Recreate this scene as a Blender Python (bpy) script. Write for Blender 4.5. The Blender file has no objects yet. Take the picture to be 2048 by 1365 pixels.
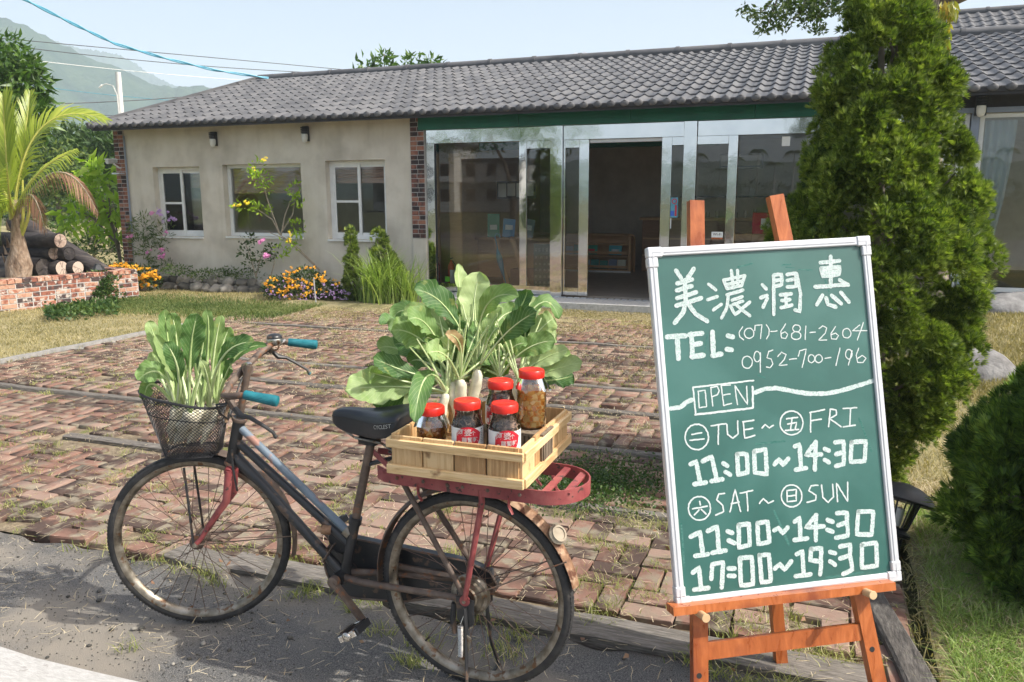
import bpy, math, random
import numpy as np
from mathutils import Vector, Matrix

random.seed(7)
RNG = np.random.default_rng(7)
PI = math.pi
SC = bpy.context.scene
COL = SC.collection

# ------------------------------------------------------------------ camera, sky, sun, exposure
F, PT, CH, RO = 1608.7, .1798, 1.5686, -.0041
cam_d = bpy.data.cameras.new('camera')
cam_d.sensor_width = 36; cam_d.lens = F * 36 / 2048
cam_d.clip_start = .05; cam_d.clip_end = 9000
cam = bpy.data.objects.new('camera', cam_d); COL.objects.link(cam)
cam.matrix_world = Matrix.Translation((0, 0, CH)) @ Matrix.Rotation(PI/2 - PT, 4, 'X') @ Matrix.Rotation(RO, 4, 'Z')
SC.camera = cam

SUN = np.array([.88, -.28, 1.0]); SUN = SUN / np.linalg.norm(SUN)
world = bpy.data.worlds.new("World"); SC.world = world; world.use_nodes = True
wn = world.node_tree.nodes; wl = world.node_tree.links
bg = wn['Background']
sky = wn.new('ShaderNodeTexSky'); sky.sky_type = 'NISHITA'; sky.sun_disc = False
sky.sun_elevation = math.asin(SUN[2]); sky.sun_rotation = math.atan2(SUN[0], SUN[1])
sky.dust_density = 6.5; sky.air_density = 1.0; sky.ozone_density = 1.0; sky.altitude = 50
wl.new(sky.outputs[0], bg.inputs[0]); bg.inputs[1].default_value = .15
sun_d = bpy.data.lights.new('sun', 'SUN'); sun_d.energy = 4.4; sun_d.angle = math.radians(.55)
sun_d.color = (1, .955, .88)
sun = bpy.data.objects.new('sun', sun_d); COL.objects.link(sun)
sun.rotation_euler = Vector(SUN).to_track_quat('Z', 'Y').to_euler()
sun.location = (8, -3, 12)
SC.view_settings.view_transform = 'Standard'; SC.view_settings.look = 'None'
SC.view_settings.exposure = .68; SC.view_settings.gamma = 1; SC.view_settings.use_curve_mapping = False
SC.cycles.max_bounces = 8; SC.cycles.transparent_max_bounces = 24
SC.cycles.volume_bounces = 1
try: SC.cycles.use_denoising = True
except Exception: pass

# ------------------------------------------------------------------ places: rays, facade frame, bicycle frame
CAM = np.array([0, 0, CH])
def ray(x, y):
    u = (x - 1024) / F; v = (y - 682.5) / F
    a, b = math.cos(RO), math.sin(RO)
    u, v = a*u + b*v, -b*u + a*v
    return np.array([u, math.cos(PT) - v*math.sin(PT), -math.sin(PT) - v*math.cos(PT)])
def at(x, y, Y):
    d = ray(x, y); return CAM + d * (Y / d[1])
def gnd(x, y, z=0.):
    d = ray(x, y); return CAM + d * ((z - CH) / d[2])
TH = -.3552
FP = np.array([7.3872, 9.1868, 0.])
FD = np.array([math.cos(TH), math.sin(TH), 0.]); FN = np.array([-math.sin(TH), math.cos(TH), 0.])
def site(s, n, z=0.): return FP + FD*s + FN*n + np.array([0, 0, z])
def to_site(P): d = np.asarray(P, float) - FP; return float(d@FD), float(d@FN)
def fac(x, y, off=0.):
    d = ray(x, y); t = ((FP - CAM)@FN + off) / (d@FN); P = CAM + t*d
    return float((P - FP)@FD), float(P[2])
BX, BY, BH = -.1218, 2.383, 2.7732
WB, ST = 1.1013, .4264
BD = np.array([math.cos(BH), math.sin(BH), 0]); BN = np.array([-BD[1], BD[0], 0])
def bw(x, y, z): return np.array([BX, BY, 0]) + BD*x + BN*y + np.array([0, 0, z])
def frl(x, y, z):
    c, s = math.cos(ST), math.sin(ST); return np.array([WB + x*c - y*s, x*s + y*c, z])
def frw(x, y, z): return bw(*frl(x, y, z))

# ------------------------------------------------------------------ objects
def tag(o, label=None, cat=None, group=None, kind=None):
    if label: o['label'] = label
    if cat: o['category'] = cat
    if group: o['group'] = group
    if kind: o['kind'] = kind
    return o
def empty(name, loc=(0, 0, 0), rz=0, label=None, cat=None, group=None, parent=None, rot=None):
    o = bpy.data.objects.new(name, None); COL.objects.link(o)
    o.location = loc; o.rotation_euler = rot if rot else (0, 0, rz); o.empty_display_size = .1
    if parent: o.parent = parent
    return tag(o, label, cat, group)
def link(name, me, parent=None, loc=None, rot=None):
    o = bpy.data.objects.new(name, me); COL.objects.link(o)
    if parent is not None: o.parent = parent
    if loc is not None: o.location = loc
    if rot is not None: o.rotation_euler = rot
    return o
def dup(o, parent=None, loc=None, rot=None):
    c = o.copy(); COL.objects.link(c)
    if parent is not None: c.parent = parent
    if loc is not None: c.location = loc
    if rot is not None: c.rotation_euler = rot
    for ch in list(o.children): dup(ch, c)
    return c

def frame_of(d):
    d = np.asarray(d, float); d = d/(np.linalg.norm(d)+1e-12)
    a = np.array([0, 0, 1.]) if abs(d[2]) < .9 else np.array([1., 0, 0])
    u = np.cross(a, d); u /= np.linalg.norm(u); v = np.cross(d, u)
    return d, u, v

class MB:
    def __init__(s): s.v = []; s.f = []; s.uv = None
    def add(s, vs, fs):
        b = len(s.v); s.v.extend([tuple(map(float, p)) for p in vs]); s.f.extend([tuple(b+i for i in f) for f in fs]); return s
    def box(s, x0, y0, z0, x1, y1, z1, bev=0.):
        if bev <= 0:
            vs = [(x0,y0,z0),(x1,y0,z0),(x1,y1,z0),(x0,y1,z0),(x0,y0,z1),(x1,y0,z1),(x1,y1,z1),(x0,y1,z1)]
            return s.add(vs, [(3,2,1,0),(4,5,6,7),(0,1,5,4),(1,2,6,5),(2,3,7,6),(3,0,4,7)])
        b = bev
        vs = [(x0+b,y0,z0),(x1-b,y0,z0),(x1,y0+b,z0),(x1,y1-b,z0),(x1-b,y1,z0),(x0+b,y1,z0),(x0,y1-b,z0),(x0,y0+b,z0)]
        vs += [(a, c, z1-b) for a, c, _ in vs]
        vs += [(x0+b,y0+b,z1),(x1-b,y0+b,z1),(x1-b,y1-b,z1),(x0+b,y1-b,z1)]
        fs = [tuple(range(7,-1,-1))] + [(i,(i+1)%8,8+(i+1)%8,8+i) for i in range(8)]
        fs += [(8,9,17,16),(9,10,17),(10,11,18,17),(11,12,18),(12,13,19,18),(13,14,19),(14,15,16,19),(15,8,16),(16,17,18,19)]
        return s.add(vs, fs)
    def obox(s, c, ax, ay, az):
        """box about c with half-axis vectors"""
        c = np.array(c, float); ax, ay, az = [np.array(q, float) for q in (ax, ay, az)]
        vs = [c + i*ax + j*ay + k*az for k in (-1, 1) for i, j in ((-1,-1),(1,-1),(1,1),(-1,1))]
        return s.add(vs, [(3,2,1,0),(4,5,6,7),(0,1,5,4),(1,2,6,5),(2,3,7,6),(3,0,4,7)])
    def beam(s, p, q, w, h, up=(0, 0, 1)):
        p = np.array(p, float); q = np.array(q, float); d = q-p; L = np.linalg.norm(d); d = d/L
        u = np.cross(np.array(up, float), d); u /= np.linalg.norm(u); v = np.cross(d, u)
        return s.obox((p+q)/2, d*L/2, u*w/2, v*h/2)
    def tube(s, pts, r, n=8, cap=True, flat=1.):
        pts = [np.array(p, float) for p in pts]; m = len(pts)
        rs = r if hasattr(r, '__len__') else [r]*m
        b = len(s.v); prev = None
        for i, p in enumerate(pts):
            d = pts[min(i+1, m-1)] - pts[max(i-1, 0)]; d = d/(np.linalg.norm(d)+1e-9)
            if prev is None: _, u, v = frame_of(d)
            else:
                u = prev - d*(prev@d); u /= (np.linalg.norm(u)+1e-9); v = np.cross(d, u)
            prev = u
            for k in range(n):
                a = 2*PI*k/n; q = p + rs[i]*(u*math.cos(a) + v*math.sin(a)*flat); s.v.append(tuple(q))
        for i in range(m-1):
            for k in range(n):
                k2 = (k+1) % n; s.f.append((b+i*n+k, b+i*n+k2, b+(i+1)*n+k2, b+(i+1)*n+k))
        if cap:
            s.f.append(tuple(b+k for k in range(n-1, -1, -1))); s.f.append(tuple(b+(m-1)*n+k for k in range(n)))
        return s
    def lathe(s, prof, c=(0, 0, 0), axis=(0, 0, 1), n=20, ang=2*PI, wob=None):
        d, u, v = frame_of(axis); c = np.array(c, float); b = len(s.v); m = len(prof)
        full = abs(ang-2*PI) < 1e-6; nn = n if full else n+1
        for r, h in prof:
            for k in range(nn):
                a = ang*k/n; s.v.append(tuple(c + d*h + r*(u*math.cos(a) + v*math.sin(a))))
        for i in range(m-1):
            for k in range(n):
                k2 = (k+1) % nn if full else k+1
                s.f.append((b+i*nn+k, b+i*nn+k2, b+(i+1)*nn+k2, b+(i+1)*nn+k))
        return s
    def torus(s, R, r, c=(0, 0, 0), axis=(0, 1, 0), n=64, k=10, sq=1.):
        return s.lathe([(R + r*math.cos(a), r*sq*math.sin(a)) for a in [2*PI*i/k for i in range(k+1)]], c, axis, n)
    def prism(s, pts, y0, y1, to=lambda x, z, y: (x, y, z)):
        n = len(pts); vs = [to(x, z, y0) for x, z in pts] + [to(x, z, y1) for x, z in pts]
        return s.add(vs, [tuple(range(n)), tuple(range(2*n-1, n-1, -1))] + [(i, n+i, n+(i+1)%n, (i+1)%n) for i in range(n)])
    def ball(s, c, rx, ry, rz, n=10, m=7):
        c = np.array(c, float); b = len(s.v)
        s.v.append((c[0], c[1], c[2]-rz))
        for j in range(1, m):
            t = PI*j/m - PI/2
            for i in range(n):
                a = 2*PI*i/n; s.v.append((c[0]+rx*math.cos(t)*math.cos(a), c[1]+ry*math.cos(t)*math.sin(a), c[2]+rz*math.sin(t)))
        s.v.append((c[0], c[1], c[2]+rz)); L = len(s.v)-1
        for i in range(n):
            s.f.append((b, b+1+(i+1)%n, b+1+i)); s.f.append((L, L-n+i, L-n+(i+1)%n))
            for j in range(m-2):
                p = b+1+j*n; s.f.append((p+i, p+(i+1)%n, p+n+(i+1)%n, p+n+i))
        return s
    def mesh(s, name, mat=None, smooth=True):
        me = bpy.data.meshes.new(name); me.from_pydata(s.v, [], s.f); me.update()
        if mat: me.materials.append(mat)
        if smooth: auto(me)
        return me
    def build(s, name, mat, parent=None, smooth=True, loc=None, rot=None):
        return link(name, s.mesh(name, mat, smooth), parent, loc, rot)
def auto(me, ang=.7):
    me.polygons.foreach_set('use_smooth', [True]*len(me.polygons))
    try: me.set_sharp_from_angle(angle=ang)
    except Exception: pass

def np_mesh(name, V, Fc, mat=None, smooth=False):
    V = np.ascontiguousarray(V, dtype=np.float32); Fc = np.ascontiguousarray(Fc, dtype=np.int32)
    me = bpy.data.meshes.new(name); n, k = Fc.shape
    me.vertices.add(len(V)); me.vertices.foreach_set('co', V.ravel())
    me.loops.add(n*k); me.loops.foreach_set('vertex_index', Fc.ravel())
    me.polygons.add(n); me.polygons.foreach_set('loop_start', np.arange(0, n*k, k, dtype=np.int32))
    try: me.polygons.foreach_set('loop_total', np.full(n, k, dtype=np.int32))
    except Exception: pass
    if smooth: me.polygons.foreach_set('use_smooth', [True]*n)
    me.update(calc_edges=True); me.validate()
    if mat: me.materials.append(mat)
    return me
def tile_mesh(base_v, base_f, offs, rot=None, scl=None):
    """many placed copies of one small shape: base_v (m,3), rot (n,3,3), offs (n,3)"""
    n = len(offs); bv = np.broadcast_to(base_v, (n,)+base_v.shape)
    if scl is not None: bv = bv * np.asarray(scl).reshape(n, 1, -1)
    if rot is not None: bv = np.einsum('nij,nmj->nmi', rot, bv)
    V = bv + offs[:, None, :]
    Fc = base_f[None] + (np.arange(n)*len(base_v))[:, None, None]
    return V.reshape(-1, 3), Fc.reshape(-1, base_f.shape[1])
def rotz(a):
    a = np.asarray(a); c, s = np.cos(a), np.sin(a); z = np.zeros_like(c); o = np.ones_like(c)
    return np.stack([np.stack([c, -s, z], -1), np.stack([s, c, z], -1), np.stack([z, z, o], -1)], -2)
def basis(d, roll=None):
    """rotation matrices whose z axis is d (n,3) with a random spin"""
    d = d/np.linalg.norm(d, axis=1, keepdims=True)
    a = RNG.normal(size=d.shape); u = np.cross(a, d); u /= np.linalg.norm(u, axis=1, keepdims=True); v = np.cross(d, u)
    return np.stack([u, v, d], -1)

# ------------------------------------------------------------------ materials
def ramp(nt, stops):
    r = nt.nodes.new('ShaderNodeValToRGB'); e = r.color_ramp.elements
    while len(e) < len(stops): e.new(.5)
    for i, (p, c) in enumerate(stops): e[i].position = p; e[i].color = (*c, 1)
    return r
def MAT(name, cols, scale=6., rough=.7, metal=0., bump=0., bscale=None, stretch=(1, 1, 1), detail=6., per=0., spec=.5,
        coord='Object', island=False, rvar=0., dist=0., second=None, coat=0.):
    """procedural surface: noise -> ramp; 'per' shifts brightness per object or per island; second=(colour, scale, threshold, soft) lays patches"""
    m = bpy.data.materials.new(name); m.use_nodes = True; nt = m.node_tree; N = nt.nodes; L = nt.links
    p = N['Principled BSDF']; tc = N.new('ShaderNodeTexCoord'); mp = N.new('ShaderNodeMapping'); mp.inputs['Scale'].default_value = stretch
    oi = N.new('ShaderNodeObjectInfo'); geo = N.new('ShaderNodeNewGeometry')
    add = N.new('ShaderNodeMath'); add.operation = 'ADD'
    L.new(oi.outputs['Random'], add.inputs[0]); L.new(geo.outputs['Random Per Island'], add.inputs[1])
    fr = N.new('ShaderNodeMath'); fr.operation = 'FRACT'; L.new(add.outputs[0], fr.inputs[0])
    off = N.new('ShaderNodeVectorMath'); off.operation = 'ADD'; sc = N.new('ShaderNodeVectorMath'); sc.operation = 'SCALE'
    sc.inputs['Scale'].default_value = 13.7
    cmb = N.new('ShaderNodeCombineXYZ')
    if per > 0 or island:
        for i in range(3): L.new(fr.outputs[0], cmb.inputs[i])
    L.new(cmb.outputs[0], sc.inputs[0]); L.new(tc.outputs[coord], off.inputs[0]); L.new(sc.outputs[0], off.inputs[1])
    L.new(off.outputs[0], mp.inputs['Vector'])
    nz = N.new('ShaderNodeTexNoise'); nz.inputs['Scale'].default_value = scale; nz.inputs['Detail'].default_value = detail
    nz.inputs['Distortion'].default_value = dist; nz.inputs['Roughness'].default_value = .6
    L.new(mp.outputs[0], nz.inputs['Vector'])
    if len(cols) == 1: cols = [cols[0], cols[0]]
    k = len(cols); r = ramp(nt, [(.3 + .4*i/(k-1), c) for i, c in enumerate(cols)]); 
    fac_in = nz.outputs['Fac']
    if per > 0:
        ma = N.new('ShaderNodeMath'); ma.operation = 'MULTIPLY_ADD'; ma.inputs[1].default_value = per
        L.new(fr.outputs[0], ma.inputs[0]); sb = N.new('ShaderNodeMath'); sb.operation = 'SUBTRACT'; sb.inputs[1].default_value = per/2
        L.new(fac_in, sb.inputs[0]); L.new(sb.outputs[0], ma.inputs[2]); fac_in = ma.outputs[0]
    L.new(fac_in, r.inputs[0]); colout = r.outputs[0]
    if second:
        c2, s2, th, soft = second
        n2 = N.new('ShaderNodeTexNoise'); n2.inputs['Scale'].default_value = s2; n2.inputs['Detail'].default_value = 5
        L.new(off.outputs[0], n2.inputs['Vector']); r2 = ramp(nt, [(th, (0, 0, 0)), (min(th+soft, 1), (1, 1, 1))]); L.new(n2.outputs['Fac'], r2.inputs[0])
        mx = N.new('ShaderNodeMixRGB'); L.new(r2.outputs[0], mx.inputs[0]); L.new(colout, mx.inputs[1]); mx.inputs[2].default_value = (*c2, 1); colout = mx.outputs[0]
    L.new(colout, p.inputs['Base Color'])
    p.inputs['Roughness'].default_value = rough; p.inputs['Metallic'].default_value = metal
    p.inputs['Specular IOR Level'].default_value = spec
    if coat: p.inputs['Coat Weight'].default_value = coat; p.inputs['Coat Roughness'].default_value = .12
    if rvar:
        mr = N.new('ShaderNodeMapRange'); mr.inputs['To Min'].default_value = max(rough-rvar, .02); mr.inputs['To Max'].default_value = rough+rvar
        mr.inputs['From Min'].default_value = .3; mr.inputs['From Max'].default_value = .7
        L.new(nz.outputs['Fac'], mr.inputs[0]); L.new(mr.outputs[0], p.inputs['Roughness'])
    if bump:
        b = N.new('ShaderNodeBump'); b.inputs['Strength'].default_value = 1.; b.inputs['Distance'].default_value = bump
        if bscale:
            n3 = N.new('ShaderNodeTexNoise'); n3.inputs['Scale'].default_value = bscale; n3.inputs['Detail'].default_value = 8
            L.new(mp.outputs[0], n3.inputs['Vector']); L.new(n3.outputs['Fac'], b.inputs['Height'])
        else: L.new(nz.outputs['Fac'], b.inputs['Height'])
        L.new(b.outputs[0], p.inputs['Normal'])
    return m
def LEAF(name, cols, trans=.35, rough=.5, tint=None, scale=1.5, spec=.4):
    m = bpy.data.materials.new(name); m.use_nodes = True; nt = m.node_tree; N = nt.nodes; L = nt.links
    p = N['Principled BSDF']; geo = N.new('ShaderNodeNewGeometry'); tc = N.new('ShaderNodeTexCoord')
    nz = N.new('ShaderNodeTexNoise'); nz.inputs['Scale'].default_value = scale; nz.inputs['Detail'].default_value = 3
    L.new(tc.outputs['Object'], nz.inputs['Vector'])
    a = N.new('ShaderNodeMath'); a.operation = 'MULTIPLY_ADD'; a.inputs[1].default_value = .55; L.new(geo.outputs['Random Per Island'], a.inputs[0])
    s = N.new('ShaderNodeMath'); s.operation = 'MULTIPLY_ADD'; s.inputs[1].default_value = .9; s.inputs[2].default_value = -.22
    L.new(nz.outputs['Fac'], s.inputs[0]); L.new(s.outputs[0], a.inputs[2])
    k = len(cols); r = ramp(nt, [(.1 + .8*i/(k-1), c) for i, c in enumerate(cols)]); L.new(a.outputs[0], r.inputs[0])
    L.new(r.outputs[0], p.inputs['Base Color']); p.inputs['Roughness'].default_value = rough; p.inputs['Specular IOR Level'].default_value = spec
    tr = N.new('ShaderNodeBsdfTranslucent'); g = N.new('ShaderNodeMixRGB'); g.blend_type = 'MULTIPLY'; g.inputs[0].default_value = 1
    L.new(r.outputs[0], g.inputs[1]); g.inputs[2].default_value = (*(tint or (1.5, 1.7, .7)), 1); L.new(g.outputs[0], tr.inputs[0])
    mx = N.new('ShaderNodeMixShader'); mx.inputs[0].default_value = trans
    L.new(p.outputs[0], mx.inputs[1]); L.new(tr.outputs[0], mx.inputs[2]); L.new(mx.outputs[0], N['Material Output'].inputs[0])
    return m
def GLASS(name, tint=(.86, .9, .88), gain=1.3, rough=.0, ior=1.5):
    m = bpy.data.materials.new(name); m.use_nodes = True; nt = m.node_tree; N = nt.nodes; L = nt.links
    N.remove(N['Principled BSDF'])
    t = N.new('ShaderNodeBsdfTransparent'); t.inputs[0].default_value = (*tint, 1)
    g = N.new('ShaderNodeBsdfGlossy'); g.inputs['Roughness'].default_value = rough; g.inputs[0].default_value = (1, 1, 1, 1)
    f = N.new('ShaderNodeFresnel'); f.inputs[0].default_value = ior
    mu = N.new('ShaderNodeMath'); mu.operation = 'MULTIPLY'; mu.use_clamp = True; mu.inputs[1].default_value = gain; L.new(f.outputs[0], mu.inputs[0])
    mx = N.new('ShaderNodeMixShader'); L.new(mu.outputs[0], mx.inputs[0]); L.new(t.outputs[0], mx.inputs[1]); L.new(g.outputs[0], mx.inputs[2])
    L.new(mx.outputs[0], N['Material Output'].inputs[0]); return m
def FLAT(name, c, rough=.6, metal=0., **k): return MAT(name, [tuple(q*.88 for q in c), c], 9, rough, metal, **k)

M = {}
M['asphalt'] = MAT('asphalt', [(.045,.045,.046),(.095,.094,.092),(.16,.155,.147),(.25,.235,.215)], 240, .95, bump=.003, bscale=300, detail=4, second=((.235,.21,.175), 1.9, .47, .18), spec=.1)
M['line'] = MAT('road_paint', [(.33,.32,.30),(.47,.46,.44)], 30, .8, bump=.002, bscale=90, stretch=(1,4,1), second=((.3,.29,.27), 26, .64, .05))
M['soil'] = MAT('soil', [(.10,.08,.055),(.2,.16,.11),(.3,.25,.17)], 14, .95, bump=.01, bscale=60, second=((.13,.14,.05), 7, .55, .1), spec=.15)
M['ground'] = MAT('ground_grass', [(.045,.055,.027),(.08,.085,.04),(.12,.11,.06)], .7, .95, bump=.02, bscale=40, spec=.1)
M['lawn'] = MAT('lawn_turf', [(.16,.145,.07),(.27,.24,.125),(.40,.34,.20)], 1.7, .95, bump=.02, bscale=70, detail=10, spec=.1)
M['paver'] = MAT('red_paver', [(.080,.056,.047),(.155,.092,.071),(.218,.124,.094),(.265,.185,.145)], 5, .9, bump=.0018, bscale=70, per=.6, second=((.225,.195,.145), 11, .5, .16), spec=.12)
M['wallbrick'] = MAT('wall_brick', [(.07,.05,.048),(.22,.085,.06),(.34,.14,.09),(.44,.27,.19)], 16, .85, bump=.002, bscale=60, per=.6, second=((.48,.43,.38), 15, .57, .08), spec=.2)
M['darkbrick'] = MAT('pillar_brick', [(.04,.03,.03),(.10,.05,.04),(.22,.085,.06),(.30,.14,.09)], 12, .7, bump=.002, bscale=60, per=.6, spec=.3)
M['mortar'] = MAT('mortar', [(.36,.35,.33),(.5,.49,.47)], 20, .9, bump=.002, bscale=70)
M['stucco'] = MAT('stucco', [(.54,.49,.41),(.63,.58,.49),(.68,.635,.55)], 2.2, .92, bump=.004, bscale=80, detail=8, second=((.45,.41,.34), 1.6, .50, .22), spec=.2)
def streaks(m, amt=.16):
    nt = m.node_tree; N = nt.nodes; L = nt.links; p = N['Principled BSDF']; src = p.inputs['Base Color'].links[0].from_socket
    tc = N.new('ShaderNodeTexCoord'); mp = N.new('ShaderNodeMapping'); mp.inputs['Scale'].default_value = (3.4, 3.4, .5); n = N.new('ShaderNodeTexNoise'); n.inputs['Distortion'].default_value = .6; n.inputs['Scale'].default_value = 1.6; n.inputs['Detail'].default_value = 7
    L.new(tc.outputs['Object'], mp.inputs[0]); L.new(mp.outputs[0], n.inputs['Vector']); r = ramp(nt, [(.50, (1, 1, 1)), (.72, (1-amt, 1-amt*1.05, 1-amt*1.25))]); L.new(n.outputs['Fac'], r.inputs[0])
    x = N.new('ShaderNodeMixRGB'); x.blend_type = 'MULTIPLY'; x.inputs[0].default_value = 1; L.new(src, x.inputs[1]); L.new(r.outputs[0], x.inputs[2]); L.new(x.outputs[0], p.inputs['Base Color'])
streaks(M['stucco'], .09)
M['tile'] = MAT('roof_tile', [(.070,.071,.075),(.097,.098,.102),(.13,.129,.131)], 3.2, .6, bump=.0005, bscale=40, per=.3, spec=.35, rvar=.08, second=((.125,.127,.128), 1.1, .58, .14))
M['cap'] = MAT('eave_cap', [(.05,.065,.07),(.085,.1,.105)], 8, .45, per=.2)
M['dark'] = MAT('dark_soffit', [(.02,.02,.022),(.045,.045,.048)], 6, .7)
M['greenbeam'] = MAT('green_fascia', [(.005,.10,.06),(.008,.14,.085)], 3, .45, spec=.4)
M['steel'] = MAT('mirror_steel', [(.66,.68,.69),(.74,.75,.75)], 3, .045, 1., bump=.0018, bscale=2.6, detail=2)
M['whiteframe'] = MAT('white_frame', [(.66,.67,.65),(.78,.79,.77)], 7, .45)
M['greyframe'] = MAT('grey_post', [(.2,.24,.31),(.26,.3,.38)], 5, .5)
M['glass'] = GLASS('window_glass', (.87,.89,.88), 1.3)
M['jarglass'] = GLASS('jar_glass', (.95,.96,.96), 1.3, .02)
M['concrete'] = MAT('concrete', [(.33,.325,.31),(.47,.46,.44),(.56,.55,.53)], 30, .9, bump=.003, bscale=110, detail=8)
M['timber'] = MAT('weathered_timber', [(.075,.065,.055),(.15,.135,.115),(.24,.215,.19)], 14, .88, bump=.006, bscale=18, stretch=(1,9,9), detail=9, per=.2)
M['curb'] = MAT('grey_curb', [(.17,.17,.16),(.27,.26,.245)], 20, .9, bump=.004, bscale=50)
M['blackpaint'] = MAT('black_enamel', [(.012,.013,.015),(.03,.031,.033)], 12, .42, bump=.0006, bscale=60, second=((.10,.065,.045), 30, .60, .06), rvar=.15)
M['brownpaint'] = MAT('worn_brown_metal', [(.07,.05,.04),(.13,.095,.075),(.2,.15,.115)], 16, .62, .25, bump=.0008, bscale=90, second=((.22,.10,.05), 34, .58, .08))
M['rust'] = MAT('rusty_fender', [(.13,.06,.035),(.28,.16,.09),(.5,.36,.24)], 18, .7, .2, bump=.001, bscale=80, stretch=(1,1,1.5), second=((.11,.04,.02), 22, .55, .07))
M['redpaint'] = MAT('red_oxide_paint', [(.17,.03,.035),(.27,.06,.06),(.33,.10,.09)], 14, .55, bump=.0007, bscale=90, second=((.06,.035,.03), 45, .62, .04))
M['bluepaint'] = MAT('blue_grey_paint', [(.09,.125,.16),(.17,.215,.26)], 14, .5, second=((.30,.16,.12), 13, .54, .05))
M['chrome'] = MAT('old_chrome', [(.4,.37,.33),(.62,.6,.56)], 30, .28, .9, rvar=.15, second=((.20,.11,.06), 26, .56, .08))
M['rim'] = MAT('dull_rim', [(.11,.09,.065),(.24,.21,.165),(.40,.37,.32)], 22, .42, .75, rvar=.15, second=((.16,.09,.05), 40, .58, .07))
M['spoke'] = MAT('rusty_spoke', [(.09,.05,.035),(.2,.14,.11)], 30, .5, .5)
M['tyre'] = MAT('black_tyre', [(.018,.018,.019),(.04,.039,.038)], 40, .75, bump=.0012, bscale=160, second=((.09,.08,.07), 12, .6, .15))
M['vinyl'] = MAT('black_vinyl', [(.010,.011,.014),(.016,.017,.021)], 20, .38, bump=.0004, bscale=150, spec=.6)
M['teal'] = MAT('teal_grip', [(.004,.11,.14),(.012,.17,.205)], 30, .5, spec=.5)
M['wire'] = MAT('basket_wire', [(.02,.02,.022),(.045,.045,.05)], 20, .5, .4)
M['cratewood'] = MAT('pale_pine', [(.38,.22,.095),(.56,.36,.17),(.66,.47,.25)], 6, .62, bump=.0012, bscale=30, stretch=(12,12,1), per=.45, detail=8, dist=1.2, second=((.25,.14,.06), 14, .66, .08))
M['cratewoodx'] = MAT('pale_pine_rail', [(.42,.25,.11),(.62,.42,.2),(.74,.55,.31)], 6, .58, bump=.0012, bscale=30, stretch=(1,14,14), per=.25, detail=8, dist=1.2, second=((.24,.12,.05), 12, .68, .07))
M['slatdark'] = MAT('grey_slats', [(.12,.09,.06),(.3,.24,.17)], 12, .8, stretch=(10,10,1), per=.3)
M['easel'] = MAT('orange_stained_wood', [(.30,.075,.018),(.42,.118,.030),(.52,.165,.048)], 5, .36, bump=.0005, bscale=40, stretch=(8,8,1), per=.25, detail=8, dist=.8, rvar=.14, second=((.23,.055,.02), 7, .53, .16), coat=.12)
M['dowel'] = MAT('pale_dowel', [(.5,.33,.17),(.62,.44,.25)], 14, .55)
M['board'] = MAT('green_chalkboard', [(.010,.085,.068),(.014,.102,.082),(.026,.128,.106)], 3.5, .42, detail=8, second=((.045,.155,.132), 3.1, .47, .3), spec=.9)
M['chalk'] = MAT('white_chalk', [(.24,.36,.33),(.49,.58,.56),(.66,.71,.70)], 260, .95, detail=6, spec=.1)
M['chalkthin'] = MAT('white_chalk_line', [(.46,.54,.52),(.66,.70,.69)], 160, .95, detail=6, spec=.1)
M['smear'] = MAT('chalk_dust_smear', [(.02,.115,.095),(.10,.22,.19)], 60, .9, stretch=(1,5,1), spec=.2)
M['alu'] = MAT('white_aluminium', [(.56,.57,.585),(.64,.65,.665)], 10, .35, .15)
M['corner'] = MAT('grey_plastic_corner', [(.5,.52,.54),(.6,.62,.64)], 10, .4)
M['redlid'] = MAT('red_plastic_lid', [(.58,.02,.012),(.70,.032,.02)], 8, .3, spec=.55)
M['labelred'] = MAT('red_label', [(.5,.012,.03),(.6,.02,.04)], 20, .45)
M['labelwhite'] = MAT('white_label', [(.72,.74,.72),(.84,.85,.83)], 20, .5)
M['black'] = FLAT('matt_black', (.02,.02,.02), .5)
M['white'] = FLAT('matt_white', (.8,.8,.78), .6)
M['bark'] = MAT('bark', [(.07,.055,.04),(.17,.14,.11),(.27,.23,.19)], 16, .9, bump=.01, bscale=30, stretch=(1,1,.3))
M['sleeper'] = MAT('dark_sleeper', [(.03,.027,.024),(.07,.063,.056),(.14,.13,.115)], 9, .92, bump=.008, bscale=16, stretch=(6,1.5,6), detail=9)
M['log'] = MAT('dark_log', [(.015,.013,.014),(.045,.038,.038),(.11,.095,.085)], 12, .85, bump=.01, bscale=24, stretch=(.25,1,1), per=.3)
M['logend'] = MAT('cut_log_end', [(.12,.085,.07),(.33,.24,.19),(.5,.4,.33)], 16, .85, bump=.004, bscale=30, per=.5)
M['stone'] = MAT('river_stone', [(.05,.048,.042),(.13,.12,.10),(.27,.25,.215)], 5, .88, bump=.006, bscale=24, per=.6)
M['boulder'] = MAT('boulder', [(.10,.095,.09),(.19,.185,.18),(.28,.275,.265)], 7, .9, bump=.01, bscale=30)
M['root'] = MAT('daikon_root', [(.50,.47,.33),(.66,.62,.48),(.74,.71,.6)], 9, .42, bump=.0015, bscale=22, stretch=(1,1,3), second=((.42,.33,.2), 16, .66, .06), spec=.5)
M['stem'] = MAT('pale_green_stem', [(.32,.44,.15),(.50,.60,.29),(.64,.71,.44)], 8, .45, per=.3, spec=.4)
M['conif'] = LEAF('conifer_green', [(.03,.058,.013),(.085,.135,.024),(.185,.245,.04),(.33,.38,.08)], .3, .6, scale=7)
M['conifb'] = LEAF('conifer_rich_green', [(.025,.055,.012),(.065,.125,.022),(.14,.225,.036),(.27,.36,.06)], .32, .55, scale=7)
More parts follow.
